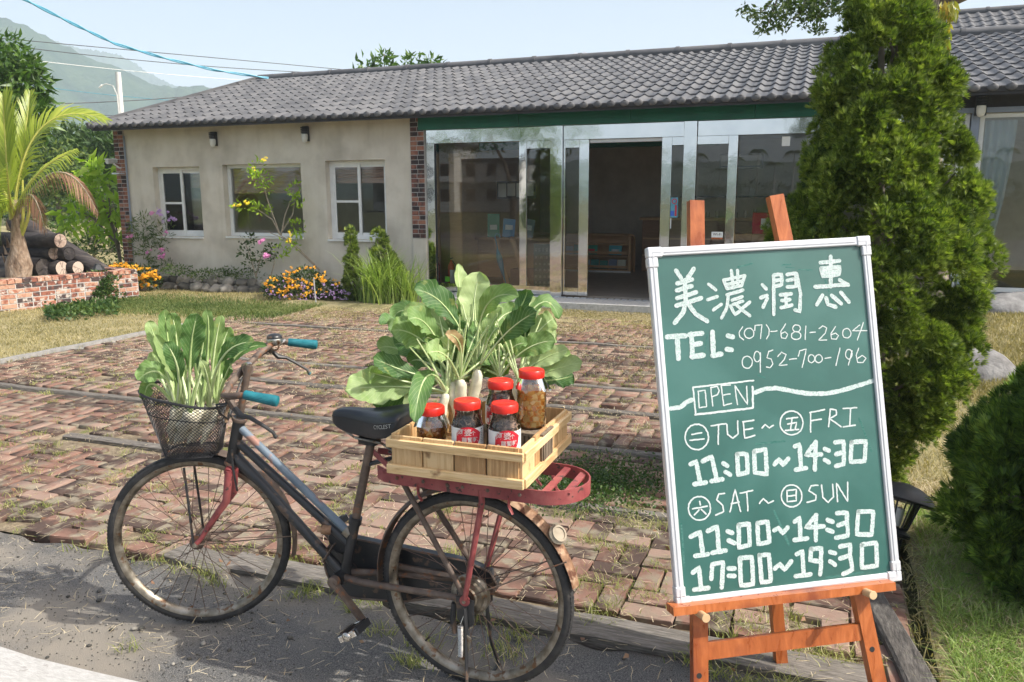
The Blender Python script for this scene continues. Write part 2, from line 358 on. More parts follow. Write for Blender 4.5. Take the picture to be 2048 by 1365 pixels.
M['mango'] = LEAF('mango_leaf', [(.03,.07,.012),(.07,.14,.025),(.14,.22,.05)], .3, .4)
M['farleaf'] = LEAF('far_leaf', [(.02,.05,.012),(.05,.095,.025),(.1,.15,.04)], .25, .6, scale=.5)
M['yellowleaf'] = LEAF('yellow_green_leaf', [(.14,.25,.02),(.28,.42,.035),(.42,.54,.08)], .4, .4)
M['shrub'] = LEAF('shrub_leaf', [(.035,.075,.016),(.08,.13,.03),(.16,.2,.05)], .3, .5)
M['smallleaf'] = LEAF('small_leaf', [(.02,.045,.012),(.045,.08,.02),(.09,.13,.035)], .25, .5)
M['hangleaf'] = LEAF('yellowing_leaf', [(.1,.16,.03),(.3,.28,.05),(.5,.28,.06)], .35, .5)
M['palm'] = LEAF('palm_leaflet', [(.16,.22,.025),(.30,.37,.05),(.46,.48,.09)], .4, .38, scale=.8)
M['deadpalm'] = LEAF('dead_frond', [(.12,.06,.035),(.24,.13,.08),(.36,.23,.14)], .2, .7)
M['rachis'] = MAT('frond_stalk', [(.35,.36,.06),(.52,.5,.12)], 6, .45)
M['palmtrunk'] = MAT('palm_fibre', [(.13,.08,.05),(.28,.2,.14),(.42,.33,.26)], 9, .9, bump=.02, bscale=20, stretch=(2,2,.6))
M['grass'] = LEAF('lawn_grass', [(.17,.155,.055),(.31,.27,.12),(.47,.40,.22)], .3, .6, scale=.6, tint=(1.3, 1.3, .7))
M['grassdark'] = LEAF('painted_shade_grass', [(.05,.09,.02),(.11,.16,.04),(.26,.26,.1)], .3, .6, scale=.8)  # shade on the lawn put into darker blade colours
M['greengrass'] = LEAF('long_green_grass', [(.13,.20,.045),(.27,.37,.10),(.46,.52,.2)], .35, .5)
M['weed'] = LEAF('paving_weed', [(.10,.14,.03),(.26,.28,.08),(.46,.42,.22)], .3, .6)
M['straw'] = LEAF('dry_straw', [(.36,.28,.16),(.52,.43,.27),(.66,.58,.42)], .15, .7, tint=(1.1, 1, .8))
M['vine'] = LEAF('vine_leaf', [(.02,.055,.014),(.05,.10,.022),(.10,.15,.035)], .25, .5)
M['orangefl'] = LEAF('orange_flower', [(.75,.28,.012),(.85,.42,.02),(.9,.55,.05)], .25, .6, tint=(1, 1, .6))
M['yellowfl'] = LEAF('yellow_flower', [(.8,.6,.02),(.85,.68,.05)], .25, .6, tint=(1, 1, .6))
M['lilacfl'] = LEAF('lilac_flower', [(.5,.3,.62),(.66,.48,.75)], .25, .6, tint=(1, 1, 1))
M['pinkfl'] = LEAF('pink_flower', [(.66,.2,.45),(.78,.38,.6)], .25, .6, tint=(1, .9, 1))
M['twig'] = MAT('pale_twig', [(.22,.18,.13),(.38,.33,.25)], 20, .8)
M['hill'] = MAT('wooded_hill', [(.014,.035,.022),(.03,.06,.034),(.055,.085,.045)], .03, .95, bump=4., bscale=.12, detail=12, spec=.0)
M['woodfloor'] = MAT('floor_tile', [(.26,.22,.18),(.38,.33,.28)], 8, .35, bump=.001)
M['oak'] = MAT('oak_panel', [(.52,.31,.15),(.64,.40,.21)], 5, .5, stretch=(1,1,8), dist=1.)
M['darkwood'] = MAT('dark_wood', [(.24,.13,.07),(.34,.19,.11)], 5, .55, stretch=(1,1,8))
M['roomwall'] = MAT('room_wall', [(.56,.50,.43),(.68,.62,.54)], 4, .9)
M['blind'] = MAT('pink_blind', [(.55,.33,.25),(.68,.45,.36)], 3, .9, stretch=(1,1,60))
M['cable'] = MAT('blue_cable', [(.06,.27,.38),(.13,.38,.5)], 6, .5)
M['blackwire'] = FLAT('black_wire', (.06,.065,.07), .6)
M['pole'] = MAT('concrete_pole', [(.5,.5,.49),(.62,.62,.6)], 4, .8)
M['plasticwrap'] = GLASS('plastic_wrap', (.88,.87,.86), 3.0, .12)
M['curtain'] = MAT('pale_curtain', [(.5,.56,.58),(.62,.67,.68)], 3, .9)
M['lampblack'] = MAT('lamp_black', [(.02,.022,.024),(.05,.052,.055)], 14, .5, .3)
M['frost'] = MAT('frosted_shade', [(.62,.63,.6),(.74,.74,.7)], 8, .4)
M['zinc'] = MAT('zinc', [(.5,.52,.54),(.62,.64,.66)], 6, .35, .6)
# ------------------------------------------------------------------ ground, road, lawn, hills, haze
R0 = (0, 0, TH)
def grid_sheet(name, x0, y0, x1, y1, nx, ny, hf, mat, kind='structure', loc=tuple(FP), rot=R0, parent=None):
    xs = np.linspace(x0, x1, nx+1); ys = np.linspace(y0, y1, ny+1); X, Y = np.meshgrid(xs, ys)
    V = np.stack([X, Y, hf(X, Y)], -1).reshape(-1, 3); i = np.arange(ny)[:, None]*(nx+1) + np.arange(nx)[None]
    Fc = np.stack([i, i+1, i+nx+2, i+nx+1], -1).reshape(-1, 4)
    o = link(name, np_mesh(name, V, Fc, mat, True), parent, loc, rot)
    return tag(o, kind=kind)
def wav(X, Y, a, f, ph=0):
    return a*(np.sin(X*f+ph)*np.cos(Y*f*.8+ph*2) + .5*np.sin(X*f*2.3+Y*f*1.7+ph*3) + .3*np.sin(X*f*4.1-Y*f*3.7+ph))
g = MB(); g.add([(-3200, -3200, -.07), (3200, -3200, -.07), (3200, 3200, -.07), (-3200, 3200, -.07)], [(0, 1, 2, 3)])
tag(g.build('ground', M['ground'], None, False), 'far grassy ground running out to the hills', 'ground', kind='structure')
def rough_edge(X): return .018*np.sin(X*9.1)+.014*np.sin(X*23.7+1)+.02*np.sin(X*3.3+2)
def build_road():
    n = 260; xs = np.linspace(-60, 60, n); fine = np.linspace(-9, 0, 400); xs = np.unique(np.concatenate([xs, fine]))
    V = []; 
    rows = [-20, -15, -11, -10, -9.4, -9, -8.8]
    for r in rows: V += [(x, r, .004*math.sin(x*2+r*3)) for x in xs]
    V += [(x, -8.64 + float(rough_edge(x)), .0) for x in xs]; V += [(x, -8.63 + float(rough_edge(x)), -.06) for x in xs]
    m = len(xs); Fc = [(j*m+i, j*m+i+1, (j+1)*m+i+1, (j+1)*m+i) for j in range(len(rows)+1) for i in range(m-1)]
    return link('road', np_mesh('road', np.array(V), np.array(Fc), M['asphalt'], True), None, tuple(FP), R0)
tag(build_road(), 'rough grey asphalt road shoulder in front of the paving', 'road', kind='structure')
ln = MB(); xs = np.linspace(-30, 30, 240)
vs = []
for x in xs: vs += [(x, -9.375 + .006*math.sin(x*31)+.004*math.sin(x*83), .0085), (x, -9.53 + .005*math.sin(x*27), .0085)]
ln.add(vs, [(2*i+1, 2*i+3, 2*i+2, 2*i) for i in range(len(xs)-1)])
tag(ln.build('road_line', M['line'], None, False, tuple(FP), R0), 'white painted line along the edge of the asphalt', 'road marking', kind='structure')

# lawn sheets: left garden, right garden, strip along the house
def lawn_h(X, Y): return .012 + wav(X, Y, .012, 2.1) + .05*np.exp(-((X+12.6)**2/1.2 + (Y+1.3)**2/.15)) + .06*np.exp(-((X+11.2)**2/.8+(Y+.9)**2/.12))
grid_sheet('lawn', -45, -8.6, -10.92, 30, 180, 200, lawn_h, M['lawn'])
def lawn_h2(X, Y): return .0 + wav(X, Y, .01, 2.3, 1) + .22/(1+np.exp(-(X+2.6)*3))*1/(1+np.exp(-(Y+5.0)*2.2)) + .16*np.exp(-((X+.6)**2/1.5+(Y+2.1)**2/1.6))
grid_sheet('lawn', -3.25, -8.6, 14, -.05, 150, 90, lawn_h2, M['lawn'])
grid_sheet('lawn', -10.92, -1.75, -3.25, -.5, 120, 40, lambda X, Y: .010 + wav(X, Y, .008, 3, 2) + .03*np.exp(-((Y+1.2)**2/.1))*(X < -9.2) - .035/(1+np.exp(-(X+9.4)*4))/(1+np.exp((Y+.75)*-9)), M['lawn'])

# brick paving, laid as pairs in a basket weave between timber strips
PAV = tag(grid_sheet('brick_paving', -10.9, -8.62, -3.3, -1.15, 60, 60, lambda X, Y: -.012 + wav(X, Y, .002, 3), M['soil']), 'weathered red brick paving with grass in its joints', 'paving')
STR = [(-7.38, .10, -8.3, -6.9), (-6.48, .09, -10.9, -3.4), (-5.6, .10, -8.4, -3.4), (-4.9, .09, -10.3, -3.4), (-3.02, .09, -10.3, -3.4), (-7.42, .09, -5.3, -4.2), (-8.55, .155, -6.0, -3.45)]
def in_strip(s, n, pad=.0):
    for c, w, a, b in STR:
        if abs(n-c) < w/2+pad and a-pad < s < b+pad: return True
    return False
def brick_shape(nv=4):
    out = []
    for k in range(nv):
        rr = random.Random(k+3); b = MB()
        L, W, T = .196, .092, .05; j = lambda a: rr.uniform(-a, a)
        pts = [(-L/2, -W/2), (L/2, -W/2), (L/2, W/2), (-L/2, W/2)]
        mid = []
        for i in range(4):
            p, q = pts[i], pts[(i+1) % 4]; mid.append(p); mid.append(((p[0]+q[0])/2+j(.002), (p[1]+q[1])/2+j(.002)))
        base = [(x+j(.003), y+j(.003), -T) for x, y in mid]; up = [(x*.995+j(.003), y*.99+j(.003), -.006+j(.001)) for x, y in mid]
        top = [(x*.972+j(.001), y*.94+j(.001), j(.0012)) for x, y in mid]
        fs = [(i, (i+1) % 8, 8+(i+1) % 8, 8+i) for i in range(8)] + [(8+i, 8+(i+1) % 8, 16+(i+1) % 8, 16+i) for i in range(8)]
        c = len(base+up+top); vs = base+up+top+[(0, 0, j(.0015))]
        fs += [(16+i, 16+(i+1) % 8, c) for i in range(8)]
        b.add(vs, fs); out.append(b)
    return out
def tris(b):
    f = []
    for q in b.f:
        for i in range(1, len(q)-1): f.append((q[0], q[i], q[i+1]))
    return np.array(b.v), np.array(f)
BR = brick_shape(); BRM = [b.mesh('brick', M['paver'], False) for b in BR]
cells = []
c = .204
rr = random.Random(11)
ns = int(7.6/c)+1
for i in range(ns):
    for j in range(int(7.4/c)+1):
        s0 = -10.86 + i*c; n0 = -8.62 + j*c
        if s0 > -3.5: continue
        for q in (0, 1):
            if (i+j) % 2: s, n, r = s0+c/2, n0+c*(.25+.5*q), 0.
            else: s, n, r = s0+c*(.25+.5*q), n0+c/2, PI/2
            if in_strip(s, n, .045 if r == 0 else .075): continue
            if n > -1.25 or n < -8.6 : continue
            edge = n < -8.45 or s < -10.7
            if rr.random() < (.12 if edge else .012): continue
            if n > -1.9 and rr.random() < .3: continue
            sink = -.012*max(0, math.sin(s*2.1)*math.cos(n*1.7+1)) 
            cells.append((s + rr.uniform(-.006, .006), n + rr.uniform(-.006, .006), .016 + sink + rr.uniform(-.004, .003), r + rr.uniform(-.05, .05) + (rr.uniform(-.2, .2) if edge else 0), rr.uniform(-.016, .016), rr.uniform(-.016, .016)))
def px_of(P):
    P = np.asarray(P) - CAM; zc = P[1]*math.cos(PT) - P[2]*math.sin(PT); yc = -(P[2]*math.cos(PT) + P[1]*math.sin(PT))
    return 1024 + F*P[0]/zc, 682.5 + F*yc/zc, zc
def seen(s, n, z=0, pad=60):
    x, y, zc = px_of(site(s, n, z)); return zc > .1 and -pad < x < 2048+pad and -pad < y < 1365+pad
order = sorted([q for q in cells if seen(q[0], q[1])], key=lambda q: np.linalg.norm(site(q[0], q[1]) - CAM))
near = order[:300]; nearset = set(near); rest = [q for q in cells if q not in nearset]
for q in near:
    o = link('brick', BRM[rr.randrange(4)], PAV, (q[0], q[1], q[2]), (q[4], q[5], q[3]))
for k in range(4):
    if k: continue
    a = np.array(rest); v, f = tris(BR[0])
    Rm = rotz(a[:, 3]); tilt = np.stack([np.ones(len(a)), np.zeros(len(a)), np.zeros(len(a))], -1)
    Rm[:, 2, 0] = a[:, 5]; Rm[:, 2, 1] = a[:, 4]
    V, Fc = tile_mesh(v, f, a[:, :3], Rm)
    tag(link('brick_field', np_mesh('brick_field', V, Fc, M['paver']), PAV), kind='stuff')
def rough_plank(s0, n0, s1, n1, w, z, h, seed, mat=None, name='timber_strip', parent=None, **kw):
    r_ = random.Random(seed); L = math.hypot(s1-s0, n1-n0); m = max(4, int(L/.18)); b = MB(); d = ((s1-s0)/L, (n1-n0)/L); u = (-d[1], d[0])
    V = []; 
    for i in range(m+1):
        t = L*i/m; wl, wr = w/2*(1+r_.uniform(-.12, .06)), w/2*(1+r_.uniform(-.12, .06)); zz = z + r_.uniform(-.004, .004)
        for (o_, hz) in ((-wl, -h), (-wl, -.008), (-wl*.8, 0), (wl*.1, r_.uniform(-.003, .002)), (wr*.82, 0), (wr, -.008), (wr, -h)):
            V.append((s0+d[0]*t+u[0]*o_, n0+d[1]*t+u[1]*o_, zz+hz))
    Fc = [(i*7+k, (i+1)*7+k, (i+1)*7+k+1, i*7+k+1) for i in range(m) for k in range(6)] + [tuple(range(7)), tuple(m*7+6-k for k in range(7))]
    b.add(V, Fc); return b.build(name, mat or M['timber'], parent, True, **kw)
for i, (cn, w, a, b_) in enumerate(STR): rough_plank(a, cn, b_, cn, w*(.72 if w < .15 else 1), (.018 if w < .15 else .028), .06, i, parent=PAV)
rough_plank(-6.3, -8.55, -5.95, -8.62, .15, .03, .05, 77, parent=PAV)
tag(rough_plank(-10.95, -6.4, -10.82, -3.55, .05, .05, .08, 41, mat=M['curb'], name='lawn_edging', loc=tuple(FP), rot=R0), 'thin grey strip edging the left lawn beside the paving', 'lawn edging', kind='structure')
tag(rough_plank(-3.50, -7.6, -3.24, -9.0, .10, .045, .11, 42, mat=M['sleeper'], name='timber_edging', loc=tuple(FP), rot=R0), 'weathered timber edging behind the easel, with grass along its right side', 'timber edging')
tag(rough_plank(-3.4, -7.3, -3.4, -1.3, .09, .03, .11, 43, name='timber_edging', loc=tuple(FP), rot=R0), 'long timber edging running to the shop under the conifer', 'timber edging')

# concrete apron with a rounded left end
ap = MB(); pts = [(-9.35, -.02), (-9.9, -.1), (-10.0, -.3), (-9.8, -.5), (-9.2, -.6), (-5, -.62), (2.5, -.62), (2.5, -.02)]
ap.prism([(x, y) for x, y in pts], -.03, .1, to=lambda x, y, z: (x, y, z))
tag(ap.build('concrete_apron', M['concrete'], None, False, tuple(FP), R0), 'pale concrete apron in front of the shop doors', 'pavement', kind='structure')
bed = grid_sheet('planting_bed', -15.6, -.5, -9.5, -.02, 60, 8, lambda X, Y: .05 + wav(X, Y, .02, 5), M['soil'])

# hills
def skyline_hill(name, pts, r, depth, rough, lab, seed, base=-2):
    """a wooded ridge: pts are (pixel x, pixel y) of its crest seen at distance r"""
    az, el = [], []
    for x, y in pts:
        d = ray(x, y); az.append(math.atan2(d[0], d[1])); el.append(d[2]/math.hypot(d[0], d[1]))
    return ridge_hill(name, az, [r*e + CH for e in el], r, depth, rough, lab, seed)
def ridge_hill(name, az, hs, r, depth, rough, lab, seed):
    n = 420; A = np.linspace(az[0], az[-1], n); H = np.interp(A, az, hs); g_ = np.random.default_rng(seed)
    m = 46; T = np.linspace(0, 1, m)
    prof = np.where(T < .62, (np.sin(np.clip(T/.62, 0, 1)*PI/2))**2.4, np.cos((T-.62)/.38*PI/2)**.8)
    R = r - depth*.62 + depth*T
    X = np.sin(A)[None]*R[:, None]; Y = np.cos(A)[None]*R[:, None]
    gt = np.sin(np.clip(T/.6, 0, 1)*PI)[:, None]; gully = 1 + .05*np.sin(A*38+seed)[None]*gt + .04*np.sin(A*91+T[:, None]*9)*gt
    Z = H[None]*prof[:, None]*np.where(T[:, None] < .6, gully, 1)
    nz_ = g_.normal(size=(m, n))
    for _ in range(1): nz_ = (nz_ + np.roll(nz_, 1, 1) + np.roll(nz_, 1, 0))/2
    Z = Z + nz_*rough*np.sin(np.clip(T*1.05, 0, 1)*PI)[:, None] - 2
    i = np.arange(m-1)[:, None]*n + np.arange(n-1)[None]
    Fc = np.stack([i, i+1, i+n+1, i+n], -1).reshape(-1, 4)
    o = link(name, np_mesh(name, np.stack([X, Y, Z], -1).reshape(-1, 3), Fc, M['hill'], True))
    return tag(o, lab, 'hill', kind='structure')
skyline_hill('hill', [(-700, -60), (-300, -20), (0, 36), (32, 48), (66, 64), (87, 69), (113, 83), (164, 105), (198, 123), (237, 131), (264, 147), (303, 167), (356, 176), (390, 170), (422, 174), (475, 166), (560, 180), (800, 215), (1300, 250), (1900, 230), (2600, 200)], 720, 420, .9, 'nearer wooded hill behind the left side of the house, blue with haze', 3)
skyline_hill('hill', [(-500, 10), (0, 60), (100, 78), (130, 88), (169, 97), (237, 108), (265, 122), (300, 146), (350, 170), (420, 190), (700, 230)], 1250, 400, 1.2, 'fainter ridge beyond the wooded hill', 8)
ridge_hill('hill', [PI*.55, PI*.75, PI*.95, PI*1.2, PI*1.42], [16, 27, 20, 30, 14], 640, 300, 1., 'hills behind the road, mirrored in the shop glass', 5)
def haze():
    m = bpy.data.materials.new('haze'); m.use_nodes = True; nt = m.node_tree; nt.nodes.remove(nt.nodes['Principled BSDF'])
    v = nt.nodes.new('ShaderNodeVolumePrincipled'); v.inputs['Color'].default_value = (.76, .88, 1, 1); v.inputs['Density'].default_value = HAZE
    v.inputs['Anisotropy'].default_value = 0
    nt.links.new(v.outputs[0], nt.nodes['Material Output'].inputs['Volume'])
    b = MB().box(-1900, -1900, -3, 1900, 1900, 262)
    tag(b.build('haze', m, None, False), 'pale haze filling the valley', 'haze', kind='stuff')
HAZE = .0008
haze()
# ------------------------------------------------------------------ the house: stucco wing, glazed shop, right wing
HOUSE = empty('house', tuple(FP), TH, 'long single storey house with grey tiled roof, stucco wing and mirrored glass shop front', 'house')
def wallgrid(holes, s0, s1, z0, z1, y0, y1):
    xs = sorted({s0, s1, *[h[0] for h in holes], *[h[1] for h in holes]}); zs = sorted({z0, z1, *[h[2] for h in holes], *[h[3] for h in holes]})
    full = lambda i, j: 0 <= i < len(xs)-1 and 0 <= j < len(zs)-1 and not any(h[0] <= (xs[i]+xs[i+1])/2 <= h[1] and h[2] <= (zs[j]+zs[j+1])/2 <= h[3] for h in holes)
    b = MB()
    for i in range(len(xs)-1):
        for j in range(len(zs)-1):
            if not full(i, j): continue
            a, c_, e, f_ = xs[i], xs[i+1], zs[j], zs[j+1]
            b.add([(a, y0, e), (c_, y0, e), (c_, y0, f_), (a, y0, f_)], [(0, 1, 2, 3)]); b.add([(a, y1, e), (c_, y1, e), (c_, y1, f_), (a, y1, f_)], [(3, 2, 1, 0)])
            if not full(i-1, j): b.add([(a, y0, e), (a, y0, f_), (a, y1, f_), (a, y1, e)], [(0, 1, 2, 3)])
            if not full(i+1, j): b.add([(c_, y0, e), (c_, y0, f_), (c_, y1, f_), (c_, y1, e)], [(3, 2, 1, 0)])
            if not full(i, j-1): b.add([(a, y0, e), (a, y1, e), (c_, y1, e), (c_, y0, e)], [(0, 1, 2, 3)])
            if not full(i, j+1): b.add([(a, y0, f_), (a, y1, f_), (c_, y1, f_), (c_, y0, f_)], [(3, 2, 1, 0)])
    return b
WIN = [(-14.50, -13.50, .88, 2.06), (-13.02, -11.48, .90, 2.08), (-11.02, -9.95, .88, 2.11)]
wallgrid(WIN, -15.08, -9.5, -.05, 2.78, 0, .24).build('wall', M['stucco'], HOUSE, False)
b = MB(); b.box(-15.3, .24, -.05, -15.08, 8.8, 2.78); b.build('side_wall', M['stucco'], HOUSE, False)
b = MB(); b.box(-15.08, 8.6, -.05, 4.0, 8.8, 2.9); b.build('back_wall', M['roomwall'], HOUSE, False)
b = MB(); b.box(-9.5, .3, .0, -9.3, 8.6, 2.78); b.build('inner_wall', M['oak'], HOUSE, False)
b = MB(); b.box(-15.08, 3.2, .0, -9.5, 3.3, 2.78); b.build('room_wall', M['roomwall'], HOUSE, False)
b = MB(); b.box(-15.08, .24, .0, -9.5, 3.2, .06); b.build('room_floor', M['woodfloor'], HOUSE, False)
# windows of the stucco wing
def window(s0, s1, z0, z1, kind):
    y = .115; w = MB(); fw = .055
    F_ = lambda a, b_, c_, d, y0=y, y1=y+.06, bb=None: (bb or w).box(a, y0, c_, b_, y1, d)
    s0i, s1i, z0i, z1i = s0+.002, s1-.002, z0+.002, z1-.002
    F_(s0i, s0i+fw, z0i, z1i); F_(s1i-fw, s1i, z0i, z1i); F_(s0i+fw, s1i-fw, z1i-fw, z1i); F_(s0i+fw, s1i-fw, z0i, z0i+fw)
    fr = w.build('window', M['whiteframe'], HOUSE, False)
    sill = MB().box(s0i, .0-.03, z0-.03, s1i, .11, z0-.002); sill.build('sill', M['whiteframe'], fr, False)
    panes = []
    if kind == 'slide':
        mid = (s0+s1)/2 - .01
        sash = MB()
        for a, b_, yy in ((s0i+fw, mid+.03, y+.012), (mid-.02, s1i-fw, y+.036)):
            for q in ((a, a+.045, z0i+fw, z1i-fw), (b_-.045, b_, z0i+fw, z1i-fw), (a+.045, b_-.045, z1i-fw-.045, z1i-fw), (a+.045, b_-.045, z0i+fw, z0i+fw+.045)):
                sash.box(q[0], yy-.011, q[2], q[1], yy+.011, q[3])
        zc = (z0+z1)/2 + (-.02)
        sash.box(s0i+fw+.045, y+.003, zc-.018, mid-.016, y+.021, zc+.018)
        sash.build('sash', M['whiteframe'], fr, False)
        panes = [(s0i+fw+.045, mid-.015, z0i+fw+.045, zc-.018, y+.012), (s0i+fw+.045, mid-.015, zc+.018, z1i-fw-.045, y+.012), (mid+.025, s1i-fw-.045, z0i+fw+.045, z1i-fw-.045, y+.036)]
    else: panes = [(s0i+fw, s1i-fw, z0i+fw, z1i-fw, y+.03)]
    for a, b_, c_, d, yy in panes:
        p = MB().box(a, yy-.002, c_, b_, yy+.002, d); p.build('pane', M['glass'], fr, False)
    bl = MB(); k = 9; top = z1-.06; low = z1 - (.42 if kind != 'slide' else .3)
    for i in range(k):
        za = low + (top-low)*i/k; zb = low + (top-low)*(i+1)/k - .004; bl.add([(s0+.06, .19+.012*(i % 2), za), (s1-.06, .19+.012*(i % 2), za), (s1-.06, .202-.012*(i % 2), zb), (s0+.06, .202-.012*(i % 2), zb)], [(0, 1, 2, 3)])
    bl.box(s0+.06, .185, low-.05, s1-.06, .205, low-.004)
    bl.build('blind', M['blind'], HOUSE, False)
for i, w in enumerate(WIN): window(*w, 'fixed' if i == 1 else 'slide')
# brick pillars: between wing and shop, and at the left corner
def pillar(s0, s1, y0, z0, z1, ret=None, base=True):
    w = MB().box(s0, y0-.006, z0, s1, .3, z1); p = w.build('brick_pillar', M['mortar'], HOUSE, False)
    h = .0585; gap = .0105; k = int((z1-z0)/(h+gap)); W = s1-s0
    for i in range(k):
        z = z0 + i*(h+gap); cuts = [0, .10*W/.23, W] if i % 2 else [0, W-.10*W/.23, W]
        if i % 3 == 2: cuts = [0, W*.5, W]
        for a, b_ in zip(cuts[:-1], cuts[1:]):
            q = MB().box(-(b_-a)/2+gap/2, -.012, 0, (b_-a)/2-gap/2, .012, h, .002)
            q.build('brick', M['darkbrick'], p, False, ((s0+s0+a+b_)/2, y0+random.uniform(-.002, .002), z+gap/2))
    if ret is not None:   # bricks on the left-facing return
        for i in range(k):
            z = z0 + i*(h+gap)
            for a, b_ in ((0, .14 if i % 2 else .2), (.14 if i % 2 else .2, .3)):
                q = MB().box(-.012, a+gap/2, 0, .012, b_-gap/2, h, .002); q.build('brick', M['darkbrick'], p, False, (s0-.0, y0+.012, z+gap/2))
    return p
pillar(-9.497, -9.265, -.012, .92, 2.72)
MB().box(-9.497, -.02, -.05, -9.265, .3, .918, .006).build('pillar_base', M['stucco'], HOUSE, False)
pillar(-15.30, -15.085, -.012, .0, 2.72, ret=1)
MB().tube([(-15.06, -.02, 2.6), (-15.06, -.02, .95)], .014, 6).build('conduit', M['greyframe'], HOUSE)
# shop front
def steel(name, *boxes, mat='steel'):
    b_ = MB()
    for q in boxes: b_.box(*q, .003)
    return b_.build(name, M[mat], HOUSE, False)
ZT = 2.33
steel('steel_header', (-9.262, .02, ZT, -7.285, .2, 2.523)); steel('steel_header', (-7.10, .02, ZT, -5.415, .2, 2.523)); steel('steel_header', (-5.235, .02, ZT, -2.35, .2, 2.523))
steel('steel_jamb', (-9.262, .02, .1, -9.125, .2, ZT-.002))
steel('steel_post', (-7.28, -.03, .1, -7.105, .22, 2.523)); steel('steel_post', (-5.41, -.03, .1, -5.24, .22, 2.523))
steel('bottom_rail', (-9.12, .05, .1, -7.29, .16, .24)); steel('bottom_rail', (-4.70, .05, .1, -2.35, .16, .24))
steel('door_leaf_frame', (-7.76, .0, .245, -7.65, .045, ZT-.003), (-7.648, .0, ZT-.11, -7.285, .045, ZT-.003))
steel('door_leaf_frame', (-7.10, .03, .13, -7.075, .075, ZT-.003), (-6.87, .03, .13, -6.73, .075, ZT-.003), (-7.074, .03, ZT-.11, -6.872, .075, ZT-.003), (-7.074, .03, .13, -6.872, .075, .24))
steel('door_leaf_frame', (-5.71, .03, .13, -5.575, .075, ZT-.003), (-5.574, .03, ZT-.11, -5.415, .075, ZT-.003), (-5.574, .03, .13, -5.415, .075, .24))
steel('door_leaf_frame', (-4.83, .0, .13, -4.71, .045, ZT-.003), (-5.235, .0, ZT-.11, -4.832, .045, ZT-.003), (-5.235, .0, .13, -4.832, .045, .24))
for a, b_, y, z in ((-9.12, -7.29, .1, .242), (-7.645, -7.285, .02, .245), (-7.072, -6.875, .05, .242), (-5.57, -5.418, .05, .242), (-5.232, -4.835, .02, .242), (-4.70, -2.35, .1, .242)):
    MB().box(a, y, z, b_, y+.008, ZT-.004 - (.11 if y < .09 else 0)).build('shop_glass', M['glass'], HOUSE, False)
MB().box(-9.12, .04, .245, -9.105, .06, ZT-.005).build('glazing_bead', M['black'], HOUSE, False)
steel('track', (-6.725, .06, ZT-.05, -5.715, .15, ZT-.004), mat='alu')
gr = MB(); 
for i in range(46): gr.box(-9.0+i*.1, -.10, .101, -8.93+i*.1, -.012, .108)
gr.build('drain_grate', M['zinc'], HOUSE, False)
x = -9.35
for i, L_ in enumerate((1.6, 1.62, 1.62, 1.62, 1.62)):
    if x+L_ > -2.2: L_ = -2.2-x
    if L_ > .1: MB().box(x+.002, -.05, 2.527, x+L_-.002, .16, 2.79, .002).build('fascia_panel', M['greenbeam'], HOUSE, False)
    x += 1.62 if i else 1.6
# interior
MB().box(-9.3, .22, .02, -2.2, 8.6, .1).build('shop_floor', M['woodfloor'], HOUSE, False)
MB().box(-9.3, .22, 2.62, 4, 8.6, 2.7).build('ceiling', M['roomwall'], HOUSE, False)
MB().box(-9.3, 2.2, 2.34, -5.2, 2.36, 2.5).build('ceiling_trim', M['greenbeam'], HOUSE, False)
MB().box(-9.29, 5.6, .1, -2.2, 5.7, 2.62).build('shop_back_wall', M['roomwall'], HOUSE, False)
MB().box(-2.35, .2, .0, -2.2, 8.6, 2.62).build('inner_wall', M['roomwall'], HOUSE, False)
# right wing
b = MB(); b.box(-2.32, .03, -.05, 4, .2, .37); b.build('low_wall', M['greyframe'], HOUSE, False)
b = MB(); b.box(-2.32, .0, 2.56, 4, .2, 2.78); b.build('wing_header', M['dark'], HOUSE, False)
MB().box(-2.32, -.03, 2.5, 4, -.002, 2.56).build('wing_trim', M['greyframe'], HOUSE, False)
MB().box(-2.03, -.02, .372, -1.945, .16, 2.498).build('wing_post', M['greyframe'], HOUSE, False)
def wingwin(s0, s1, z0, z1, curt=False, inner=False):
    w = MB(); f_ = .05
    for q in ((s0, s0+f_, z0, z1), (s1-f_, s1, z0, z1), (s0+f_, s1-f_, z1-f_, z1), (s0+f_, s1-f_, z0, z0+f_)): w.box(q[0], .03, q[2], q[1], .1, q[3], .003)
    if inner:
        for q in ((s0+.08, s0+.11, z0+.08, z1-.08), (s1-.11, s1-.08, z0+.08, z1-.08), (s0+.11, s1-.11, z1-.11, z1-.08)): w.box(q[0], .02, q[2], q[1], .06, q[3], .002)
    fr = w.build('window', M['whiteframe'], HOUSE, False)
    MB().box(s0+f_, .06, z0+f_, s1-f_, .066, z1-f_).build('pane', M['glass'], fr, False)
wingwin(-2.31, -2.04, .38, 2.495, inner=True); wingwin(-1.935, -.1, .38, 2.495); wingwin(-.09, 1.8, .38, 2.495)
cb = MB(); V = []; n_ = 26
for j in range(14):
    z = 2.42 - j*.148; pinch = 1 - .62*(j/13)**1.6 if j < 11 else .42
    for i in range(n_+1): t = i/n_; V.append((-1.86 + t*.34*pinch, .125 + .022*math.sin(t*26+j*.15), z))
cb.add(V, [(j*(n_+1)+i, j*(n_+1)+i+1, (j+1)*(n_+1)+i+1, (j+1)*(n_+1)+i) for j in range(13) for i in range(n_)])
cb.build('curtain', M['curtain'], HOUSE)
